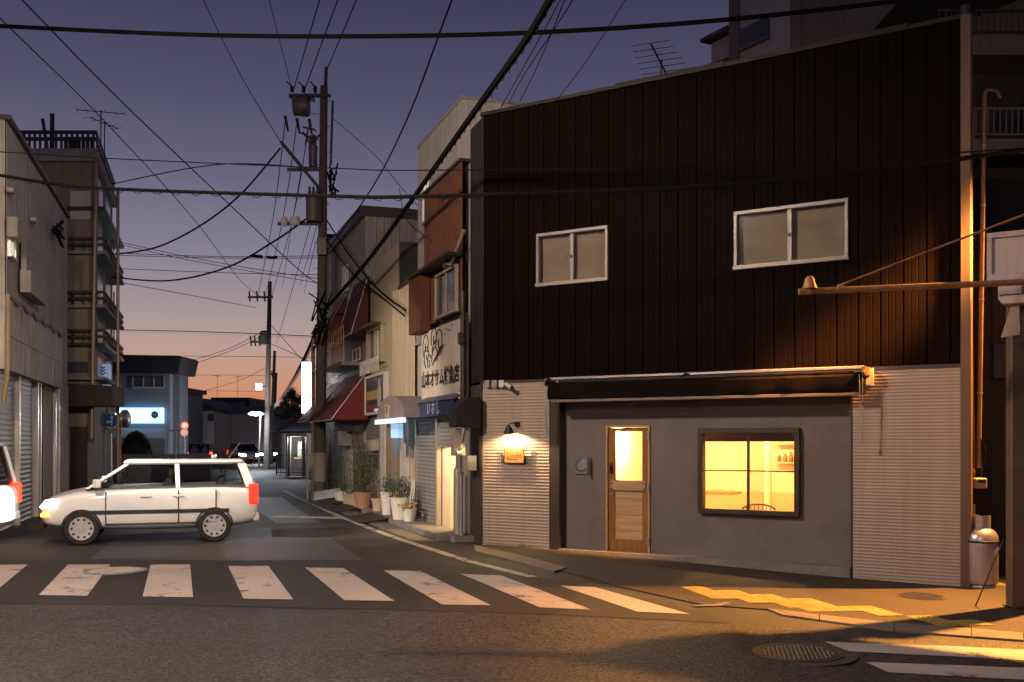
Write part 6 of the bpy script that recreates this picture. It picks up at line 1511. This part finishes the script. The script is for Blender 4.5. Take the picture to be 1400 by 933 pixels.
# pine with layered pads
Yp = 72.0; c = P(404, 600, Yp); s_ = Yp / FP; t = thing('pine_tree', 'dark garden pine with layered pads behind the phone booth', 'tree', (c.x, Yp, 0))
zt_ = lambda py: CH + (HY - py) * s_
k = MB(); k.tube([(0, 0, 0), (.2, 0, 1.5), (-.1, 0, 3.2), (-.3, 0, zt_(548))], .22, 8, r2=.06)
pads = [(396, 545, 13), (410, 550, 11), (390, 556, 10), (418, 562, 14), (402, 562, 14), (392, 572, 12), (424, 556, 8), (412, 574, 16), (399, 540, 7)]
for px_, py_, w_ in pads: k.tube([(0, 0, zt_(py_) - .6), ((px_ - 404) * s_, random.uniform(-.5, .5), zt_(py_))], .07, 6, r2=.03)
k.build('trunk', M_STEM, t)
def pine():
    px_, py_, w_ = random.choice(pads); a = random.uniform(0, 2 * PI); r = random.random() ** .5
    return Vector(((px_ - 404) * s_ + w_ * s_ * .7 * r * math.cos(a), w_ * s_ * .7 * r * math.sin(a), zt_(py_) + random.gauss(0, .14) + .3 * (1 - r)))
leaves(5200, pine, .22).build('crown', mat('pine_needles', (.03, .045, .02), .7, var=.4, island=.5), t)

# ================================================================== cars
M_TYRE = mat('tyre_rubber', (.02, .02, .02), .8); M_RIM = mat('rim_silver', (.5, .49, .48), .35, .1)
M_CGLASS = mat('car_glass', (.015, .017, .02), .05, spec=.8); M_TRIMB = mat('black_trim', (.02, .02, .02), .5)
G_CAR = glass_mat('car_window_glass', (.55, .57, .56), .05, .02); M_SEAT = mat('seat_cloth', (.12, .11, .11), .9)
M_CHROME = mat('chrome', (.6, .6, .6), .15, 1.0); M_PLATE = mat('number_plate', (.7, .65, .3), .4)
def car(label, loc, heading, paint, L=3.4, Wd=1.48, H=1.55, head=8.0, tail=3.0, group=None, tall=False, beams=0, turn=False):
    """boxy town car; local x forward"""
    t = thing('car', label, 'car', loc, heading, group); hw = hw0 = Wd / 2
    cg = G_CAR
    for sx in (-L * .02, -L * .27):
        for sy in (-1, 1):
            k = MB(); k.prism_xz([(sx - .22, .93), (sx - .08, .93), (sx - .16, H - .3), (sx - .26, H - .3)], sy * hw0 * .45 - .2, sy * hw0 * .45 + .2); k.box(sx - .27, sx - .19, sy * hw0 * .45 - .11, sy * hw0 * .45 + .11, H - .28, H - .15); k.build('seat', M_SEAT, t, bevel=.02)
    k = MB(); k.prism_xz([(L * .2, .93), (L * .29, .93), (L * .26, .97), (L * .2, .98)], -hw0 * .8, hw0 * .8); k.build('dashboard', M_TRIMB, t)
    k = MB(); k.tube([(L * .15 + .03 * math.cos(i * PI / 8), -hw0 * .4 + .17 * math.cos(i * PI / 8), 1.0 + .17 * math.sin(i * PI / 8)) for i in range(17)], .014, 6); k.build('steering_wheel', M_TRIMB, t)
    k = MB(); k.box(-L * .36, L * .33, -hw0 - .006, -hw0 + .02, .50, .56); k.box(-L * .36, L * .33, hw0 - .02, hw0 + .006, .50, .56); k.each('side_moulding', M_TRIMB, t)
    k = MB(); k.tube([(-L * .36, 0, H), (-L * .42, 0, H + .28)], .006, 5); k.build('radio_aerial', M_TRIMB, t)
    k = MB(); k.tube([(L * .305, -.5, .955), (L * .245, .05, 1.10)], .008, 5); k.build('wiper', M_TRIMB, t)
    # side profile stations: x, sill z, belt z, half width
    body = [(-L / 2, .42, .80, .86), (-L / 2 + .04, .30, .90, .95), (-L / 2 + .25, .22, .95, 1.0), (-L * .15, .20, .94, 1.0), (L * .12, .20, .92, 1.0), (L * .27, .22, .90, .99), (L * .40, .24, .83, .96), (L / 2 - .06, .28, .72, .90), (L / 2, .36, .62, .80)]
    k = MB(); vs = []; n = 12
    for x, zs_, zb_, wf in body:
        w_ = hw * wf; zm = (zs_ + zb_) / 2
        ring = [(-w_ * .82, zs_), (-w_ * .97, zs_ + .10), (-w_, zm), (-w_ * .985, zb_ - .08), (-w_ * .93, zb_), (-w_ * .4, zb_ + .035), (w_ * .4, zb_ + .035), (w_ * .93, zb_), (w_ * .985, zb_ - .08), (w_, zm), (w_ * .97, zs_ + .10), (w_ * .82, zs_)]
        vs += [(x, yy, zz) for yy, zz in ring]
    m = len(body); fs = [(i * n + j, i * n + (j + 1) % n, (i + 1) * n + (j + 1) % n, (i + 1) * n + j) for i in range(m - 1) for j in range(n)] + [tuple(range(n)), tuple((m - 1) * n + j for j in range(n))]
    k.add(vs, fs); bo = k.build('body', paint, t, smooth=True, angle=.9); sb = bo.modifiers.new('sub', 'SUBSURF'); sb.levels = 1; sb.render_levels = 2
    # greenhouse
    rear = -L / 2 + .10; cab = [(rear, .92, rear + .16), (rear + .02, 1.0, rear + .2)]
    fx0, fx1 = L * .30, L * .12
    wb, wt = hw * .93, hw * .76
    def cabin(ins, z0, z1, xr0, xr1, xf0, xf1):
        k = MB(); k.add([(xr0, -wb + ins, z0), (xf0, -wb + ins, z0), (xf0, wb - ins, z0), (xr0, wb - ins, z0), (xr1, -wt + ins, z1), (xf1, -wt + ins, z1), (xf1, wt - ins, z1), (xr1, wt - ins, z1)],
                        [(0, 1, 5, 4), (1, 2, 6, 5), (2, 3, 7, 6), (3, 0, 4, 7), (4, 5, 6, 7), (0, 3, 2, 1)]); return k
    cabin(.0, .90, H - .04, rear, rear + .14, fx0, fx1).build('windows', G_CAR, t)
    k = MB(); k.prism_xy([(rear + .12, -wt + .01), (rear + .2, -wt - .03), (fx1 - .06, -wt - .03), (fx1 + .04, -wt + .04), (fx1 + .04, wt - .04), (fx1 - .06, wt + .03), (rear + .2, wt + .03), (rear + .12, wt - .01)], H - .075, H); k.build('roof', paint, t, smooth=True, bevel=.03, angle=.5)
    k = MB()
    for sy in (-1, 1):
        for (xa, xb, wd) in ((rear + .03, rear + .17, .07), (L * -.12, L * -.12 + .02, .035), (fx0 - .03, fx1 - .02, .035)):
            k.add([(xa - wd, sy * (wb + .006), .91), (xa + wd, sy * (wb + .006), .91), (xb + wd, sy * (wt + .012), H - .06), (xb - wd, sy * (wt + .012), H - .06), (xa - wd, sy * (wb - .03), .91), (xa + wd, sy * (wb - .03), .91), (xb + wd, sy * (wt - .03), H - .06), (xb - wd, sy * (wt - .03), H - .06)],
                  [(0, 1, 2, 3), (4, 7, 6, 5), (0, 3, 7, 4), (1, 5, 6, 2), (0, 4, 5, 1), (3, 2, 6, 7)])
    k.each('pillar', paint, t)
    for sy in (-1, 1):
        k = MB(); k.box(L * -.125, L * -.12, sy * (hw * .985), sy * (hw * 1.004), .34, .88); k.box(L * .205, L * .21, sy * (hw * .98), sy * (hw * 1.003), .36, .86); k.box(L * -.30, L * -.295, sy * (hw * .98), sy * (hw * 1.003), .55, .88); k.box(L * -.3, L * .21, sy * hw * .93, sy * (hw * 1.002), .335, .342); k.build('door_seams', M_TRIMB, t)
        for xx in (-.095, .0):
            k = MB(); k.box(L * xx - (.18 if xx else -.0), L * xx + (.0 if xx else .18), sy * hw * .99, sy * (hw * 1.02), .765, .80); k.build('door_handle', paint, t, bevel=.006)
        k = MB(); k.prism_xy([(L * .235, sy * (hw * .95)), (L * .235 + .1, sy * (hw + .14)), (L * .235 + .04, sy * (hw + .17)), (L * .235 - .04, sy * (hw + .16))] if sy > 0 else [(L * .235 - .04, sy * (hw + .16)), (L * .235 + .04, sy * (hw + .17)), (L * .235 + .1, sy * (hw + .14)), (L * .235, sy * (hw * .95))], .93, 1.07); k.build('door_mirror', paint, t, bevel=.015)
        # lamps wrap the corners
        k = MB(); k.add([(L / 2 - .015, sy * hw * .42, .56), (L / 2 - .03, sy * hw * .80, .60), (L / 2 - .20, sy * hw * .965, .64), (L / 2 - .24, sy * hw * .95, .76), (L / 2 - .09, sy * hw * .78, .735), (L / 2 - .055, sy * hw * .42, .70), (L / 2 + .01, sy * hw * .60, .62)],
                        [(0, 1, 6), (1, 4, 6), (4, 5, 6), (5, 0, 6), (1, 2, 3, 4)]); k.v = [(x + .012, y * 1.012, z) for x, y, z in k.v]
        k.build('headlight', glow('headlight_glow_%g' % head, (1.0, .96, .88), head), t)
        k = MB(); x_ = -L / 2
        k.box(x_ + .0, x_ + .16, sy * hw * .80, sy * hw * .985, .62 if not tall else .85, .96 if not tall else 1.25); k.build('tail_light', glow('taillight_glow_%g' % tail, (1.0, .03, .012), tail), t, bevel=.02)
        if turn:
            k = MB(); k.box(L / 2 - .14, L / 2 - .02, sy * hw * .70, sy * hw * .97, .47, .53); k.build('indicator', glow('amber_glow', (1.0, .42, .05), 4), t, bevel=.01)
        for xx in (-L * .29, L * .315):
            k = MB(); k.lathe([(.19, -.085), (.255, -.085), (.275, -.06), (.275, .06), (.255, .085), (.19, .085)], (0, 0, 0), 28, 'Y', cap=False); wh_ = k.build('wheel', M_TYRE, t, smooth=True, loc=(xx, sy * (hw - .085), .275), angle=.6)
            k = MB(); k.lathe([(.192, -.01), (.185, .006), (.15, .0), (.05, .004), (.045, .012), (.0, .013)], n=24, axis='Y', cap=False)
            k.v = [(x, y * sy + sy * .075, z) for x, y, z in k.v]; k.build('rim', M_RIM, wh_, smooth=True)
            k = MB()
            for i in range(10): a = i * PI / 5; k.lathe([(.021, sy * .075), (.021, sy * .0815)], (.145 * math.cos(a), 0, .145 * math.sin(a)), 8, 'Y')
            k.build('rim_slots', M_TRIMB, wh_)
            k = MB(); pr_ = [(.308 * math.cos(PI * i / 12), .275 + .308 * math.sin(PI * i / 12)) for i in range(13)]; pr2 = [(.285 * math.cos(PI * i / 12), .275 + .285 * math.sin(PI * i / 12)) for i in range(12, -1, -1)]
            k.prism_xz([(x + xx, z) for x, z in pr_ + pr2], sy * hw * .9, sy * hw * 1.004); k.build('wheel_arch', M_TRIMB, t)
    k = MB(); k.box(L / 2 - .06, L / 2 + .005, -hw * .4, hw * .4, .44, .50); k.box(L / 2 - .06, L / 2 + .004, -hw * .62, hw * .62, .27, .38); k.build('grille', M_TRIMB, t, bevel=.01)
    k = MB(); k.box(L / 2 + .0, L / 2 + .018, -.165, .165, .385, .495); k.box(-L / 2 - .018, -L / 2 + .01, -.165, .165, .60, .71); k.build('number_plate', M_PLATE, t)
    k = MB(); k.box(-L / 2 - .02, -L / 2 + .1, -hw * .86, hw * .86, .32, .48); k.build('rear_bumper', paint, t, bevel=.03)
    if beams:
        for sy in (-1, 1):
            l = light('headlight_beam', 'SPOT', (L / 2 + .06, sy * hw * .6, .66), beams, (1.0, .95, .86), .05, parent=t); l.rotation_euler = (0, -PI / 2 + .09, 0); l.data.spot_size = R_(75); l.data.spot_blend = .8
    return t
M_WHITEP = mat('white_car_paint', (.82, .81, .78), .3, var=.02, coat=.6)
M_CREAMP = mat('cream_car_paint', (.78, .74, .58), .3, var=.02, coat=.6)
M_DKP = mat('dark_car_paint', (.03, .03, .035), .3, var=.05, coat=.6); M_SILP = mat('silver_car_paint', (.4, .4, .4), .3, .4, var=.04, coat=.5)
front, rear_ = Vector((-7.75, 17.0)), Vector((-4.5, 18.0))
c = (front + rear_) / 2; hd_ = math.atan2(front.y - rear_.y, front.x - rear_.x)
car('white town car with headlights on, turning across the junction', (c.x, c.y, 0), hd_, M_WHITEP, 3.4, 1.48, 1.37, 14, 1.6, 'cars crossing the junction', beams=420, turn=True)
car('white town car ahead at the left edge, showing red tail lights', (-10.25, 17.15, 0), PI, M_WHITEP, 3.4, 1.48, 1.66, 8, 5, 'cars crossing the junction')
x, y = G(276, 638); car('dark car farther up the street with glowing red tail lights', (x, y, 0), PI / 2 + .2, M_DKP, 3.8, 1.6, 1.5, 2, 7, None)
x, y = G(334, 634); car('pale oncoming car far up the street with headlights on', (x, y, 0), -PI / 2 + .5, M_SILP, 3.8, 1.65, 1.5, 60, 2, 'oncoming cars far up the street', beams=160)
x, y = G(357, 632); car('second oncoming car close behind the far utility pole', (x, y, 0), -PI / 2 + .5, M_SILP, 3.8, 1.65, 1.5, 50, 2, 'oncoming cars far up the street')

# ================================================================== street lamps out of the frame that light the scene, some of them added
def street_lamp(pos, base, label, col_, m):
    t = thing('street_lamp', label, 'street lamp', (base[0], base[1], gz(*base)))
    d = Vector(pos) - Vector((base[0], base[1], gz(*base)))
    k = MB(); k.tube([(0, 0, -.1), (0, 0, d.z - .3), (d.x * .3, d.y * .3, d.z + .12), (d.x, d.y, d.z + .14)], .07, 10, r2=.04); k.build('pole', M_POLE, t, smooth=True)
    k = MB(); k.lathe([(.0, .16), (.2, .12), (.24, .03), (.22, .03), (.18, .1), (.0, .13)], tuple(d), 20, cap=False); k.build('hood', M_TRAFO, t, smooth=True)
    k = MB(); k.lathe([(0, .045), (.07, .055), (.09, .09), (.06, .12)], tuple(d), 16, cap=False); k.build('lamp_bowl', glow('bowl_' + m, col_, 12), t, smooth=True)
street_lamp(LAMP_RIGHT, (9.6, 13.6), 'sodium street lamp past the right edge of the shopfront', SODIUM, 'sodium')
street_lamp(LAMP_BACK, (-4.6, -6.0), 'street lamp across the road on the left', WARMW, 'warm')
street_lamp(FILL_LEFT_WALL, (6.4, 4.0), 'added flood lamp above the frame that brightens the left building', (1.0, .62, .42), 'amber')
street_lamp(LAMP_BEAM, (10.6, 9.0), 'taller sodium street lamp grazing the dark wall past the right edge', SODIUM, 'sodium_tall')
street_lamp(FILL_ROW, (-10.6, 13.8), 'added street lamp beyond the left edge that brightens the shop row', (1, .84, .68), 'corner')
street_lamp(LAMP_LEFT, (-7.6, 8.0), 'street lamp at the corner beyond the left edge', (1, .9, .8), 'white')

# ================================================================== overhead wires
def wire(pts, r, label, name='overhead_cable', group=None, m=None, sag=0.0, spiral=0.0):
    """a cable through (px, py, depth) control points, with a little sag between them"""
    P3 = [P(*p) for p in pts]; out = []
    for i in range(len(P3) - 1):
        n = 14
        p0 = P3[max(i - 1, 0)]; p1, p2 = P3[i], P3[i + 1]; p3 = P3[min(i + 2, len(P3) - 1)]
        for j in range(n + (1 if i == len(P3) - 2 else 0)):
            t_ = j / n
            q = .5 * ((2 * p1) + (p2 - p0) * t_ + (2 * p0 - 5 * p1 + 4 * p2 - p3) * t_ ** 2 + (3 * p1 - p0 - 3 * p2 + p3) * t_ ** 3)
            q.z -= sag * 4 * t_ * (1 - t_); out.append(q)
    k = MB(); k.tube(out, r, 6)
    if spiral:
        tot = 0; sp = []; 
        for a, b in zip(out, out[1:]):
            L = (b - a).length; n = max(1, int(L / .05))
            for i in range(n):
                f_ = i / n; q = a.lerp(b, f_); ang = (tot + L * f_) / .32 * 2 * PI; sp.append(q + Vector((0, math.cos(ang), math.sin(ang))) * (r + spiral) + Vector((0, 0, -spiral)))
            tot += L
        k.tube(sp, .005, 4)
    o = k.build(name, m or M_CABLE, smooth=True); tag(o, label, 'cable', group); return o
wire([(-80, 33, 17), (0, 36, 17), (240, 47, 16.5), (450, 50, 16), (700, 46, 15.5), (960, 30, 15), (1240, 0, 14.5), (1400, -24, 14.2)], .034, 'thickest black cable crossing the very top of the view')
wire([(-80, 228, 16), (0, 240, 15.5), (130, 257, 15), (440, 268, 14), (570, 269, 13.4), (900, 258, 12.5), (1150, 238, 11.8), (1400, 205, 11), (1520, 186, 10.7)], .026, 'thick lashed cable crossing before the dark building at roof height', spiral=.012)
wire([(-80, 206, 16.5), (0, 208, 16), (150, 217, 15.2), (450, 230, 14.2), (580, 233, 13.8), (1000, 226, 12.2), (1400, 203, 11.3)], .008, 'thin wire strung just above the lashed cable')
wire([(152, 252, 31.6), (300, 225, 30.5), (440, 231, 28.8)], .016, 'thin doubled wire from the apartment roof mast to the tall pole')
wire([(800, -85, 9), (752, 0, 10), (712, 65, 11.2), (640, 165, 14), (560, 278, 18.5), (500, 360, 23), (443, 425, 28.4)], .045, 'thick bundled cable slanting up from the tall pole over the shop row', spiral=.03)
wire([(640, -38, 18), (618, 0, 19), (560, 155, 22.5), (510, 255, 25.5), (446, 345, 28.6)], .018, 'single smooth wire slanting steeply right of the tall pole')
for i, (x0_, x1_, y1_) in enumerate(((437, 400, 128), (462, 415, 127), (487, 447, 95))):
    d_ = x0_ - x1_
    wire([(x0_ + d_ * .6, -70, 21), (x0_, 0, 23.5), (x1_, y1_, 28.6)], .014, ['left', 'middle', 'right'][i] + ' one of three close power lines running up from the pole top', group='power lines up from the pole top')
wire([(352, -60, 22), (368, 0, 24), (398, 118, 28.5)], .008, 'fine wire meeting the pole top insulators from the upper left')
wire([(250, -70, 22), (278, 0, 24), (330, 105, 26.5), (384, 195, 27.6)], .010, 'fine wire ending on the tip of the outrigger arm')
wire([(-80, -58, 20), (0, 25, 22), (140, 163, 27), (265, 300, 36), (330, 385, 48), (366, 412, 59)], .013, 'long slanting wire from the upper left corner to the second pole')
wire([(-20, -48, 18), (30, 0, 19), (165, 138, 22), (335, 300, 26), (412, 372, 28.2), (446, 395, 28.8)], .013, 'long slanting wire from the top edge down to the tall pole')
wire([(158, 348, 33), (215, 338, 32), (275, 308, 30.5), (330, 265, 29.3), (383, 203, 27.6)], .026, 'sagging cable from the apartment house up to the outrigger arm')
wire([(152, 379, 33), (230, 384, 31.5), (310, 366, 30), (375, 330, 29), (418, 300, 28.4)], .026, 'lower sagging cable from the apartment house to the spool insulators')
for i, (pts) in enumerate(([(150, 328, 33), (240, 348, 32), (330, 365, 30.5), (440, 382, 28.7)], [(150, 331, 33.1), (240, 352, 32), (330, 369, 30.5), (440, 388, 28.7)], [(150, 346, 33), (300, 351, 31), (440, 350, 28.7)], [(150, 349, 33), (300, 353, 31), (440, 353, 28.7)], [(150, 367, 33), (300, 373, 31), (440, 376, 28.7)])):
    wire(pts, .010, ['upper wire of the crossing pair between apartment house and tall pole', 'lower wire of the crossing pair between apartment house and tall pole', 'upper wire of the level pair reaching the tall pole', 'lower wire of the level pair reaching the tall pole', 'lone level wire below the pairs reaching the tall pole'][i], group='service wires between apartment house and tall pole')
k_o = wire([(343, 350, 30.4), (352, 350.5, 30.3), (358, 351, 30.2)], .05, 'black splice box on the level pair of wires, the left one', 'cable_splice', 'splice boxes'); k_o['category'] = 'splice box'
k_o = wire([(366, 352, 30.1), (372, 352.5, 30), (378, 352, 29.9)], .05, 'black splice box on the level pair of wires, the right one', 'cable_splice', 'splice boxes'); k_o['category'] = 'splice box'
wire([(150, 384, 40), (250, 402, 50), (350, 421, 60)], .015, 'faint wire descending to the second pole crossarm')
wire([(150, 451, 55), (250, 453, 52), (340, 456, 50), (430, 460, 46)], .02, 'spiralled far wire low across the orange sky', spiral=.05)
for i, (a, b) in enumerate((((390, 165), (352, 408)), ((406, 168), (362, 408)), ((423, 168), (371, 408)))):
    wire([(a[0], a[1], 29), ((a[0] * .55 + b[0] * .45), a[1] * .5 + b[1] * .5 + 14, 41), (b[0], b[1], 59.8)], .014, ['left', 'middle', 'right'][i] + ' one of three lines strung from the tall pole to the second pole', group='lines between the two poles')
for i, (a, b) in enumerate((((412, 232), (386, 395)), ((425, 306), (378, 470)), ((434, 306), (410, 390)), ((432, 330), (416, 400)))):
    wire([(a[0], a[1], 28.6), ((a[0] + b[0]) / 2 - 2, (a[1] + b[1]) / 2 + 8, 36), (b[0], b[1], 52)], .010, ['leftmost', 'long', 'short', 'inner'][i] + ' slack line falling left of the tall pole', group='slack lines by the tall pole')
for i in range(3):
    wire([(434, 448 + i * 5, 28.6), (410, 500 + i * 4, 34), (390, 535 + i * 3, 48), (374, 556 + i * 2, 60)], [.03, .02, .016][i], ['upper', 'middle', 'lower'][i] + ' of the three heavy cables sagging from the tall pole to the far poles', group='heavy sagging cables')
for i, pts in enumerate(([(366, 440, 60), (420, 500, 48), (438, 520, 40)], [(370, 470, 60), (410, 488, 50), (436, 505, 42)], [(252, 496, 70), (310, 478, 66), (362, 452, 60)], [(252, 502, 72), (310, 482, 66), (362, 458, 60)], [(252, 513, 75), (320, 513, 80), (365, 514, 74)], [(252, 534, 90), (320, 535, 92), (365, 536, 95)], [(252, 487, 70), (360, 488, 66), (436, 489, 60)], [(254, 541, 88), (320, 523, 90), (362, 504, 74)])):
    wire(pts, .016, ['wire dropping right from the second pole, steeper one', 'wire dropping right from the second pole, flatter one', 'upper slanting wire left of the second pole', 'second slanting wire left of the second pole', 'level far wire at sunset height', 'lowest level far wire above the roofs', 'level far wire above the flat roof', 'lowest slanting wire rising from the far roofs'][i], group='far wires in the sunset sky')
wire([(453, 160, 28.9), (510, 210, 27), (535, 240, 25.5), (562, 272, 23), (590, 300, 20)], .008, 'thin wire from the tall pole to the white fishmonger wall')
wire([(446, 300, 28.8), (475, 345, 26.5), (513, 392, 24), (555, 425, 21.2)], .02, 'cable from the tall pole ending on the cream corrugated bay')
wire([(440, 320, 28.8), (480, 372, 26), (520, 405, 23.6), (553, 432, 21.2)], .018, 'lower cable from the tall pole ending on the cream corrugated bay')
wire([(546, 258, 21), (556, 300, 20.6), (590, 330, 19.1)], .008, 'short thin drop wire to the orange cladding')
wire([(870, -30, 9.5), (855, 0, 10), (790, 100, 12), (735, 165, 14), (690, 205, 16.2)], .005, 'fine wire crossing the dark wall top from upper right')
for i, (a, b) in enumerate(((772, 735), (783, 715), (766, 700))):
    wire([(a + 22, -60, 11), (a, 0, 12), (b, 90 + i * 15, 16), (b - 30, 150 + i * 12, 20)], .007, ['left', 'middle', 'right'][i] + ' of the fine wires rising above the fishmonger roof', group='fine wires over the fishmonger roof')
wire([(1020, 245, 11.9), (1200, 232, 11.6), (1400, 207, 11.2)], .012, 'short parallel cable under the lashed cable at the right')

# weeds at the foot of the corrugated panel
x, y = G(719, 750); t = thing('weed', 'small tuft of weeds at the foot of the corrugated panel', 'weed', (x, y, .0))
k = MB()
for i in range(40):
    a = random.uniform(0, 2 * PI); l_ = random.uniform(.05, .13); x_ = random.uniform(-.12, .12); d = Vector((math.cos(a) * .05, math.sin(a) * .05, l_)); k.add([(x_ - .004, 0, 0), (x_ + .004, 0, 0), (x_ + d.x, d.y, d.z)], [(0, 1, 2)])
k.build('blades', M_LEAF, t)
for o in list(bpy.data.objects):
    if o.type == 'MESH':
        for mm in o.data.materials: pass
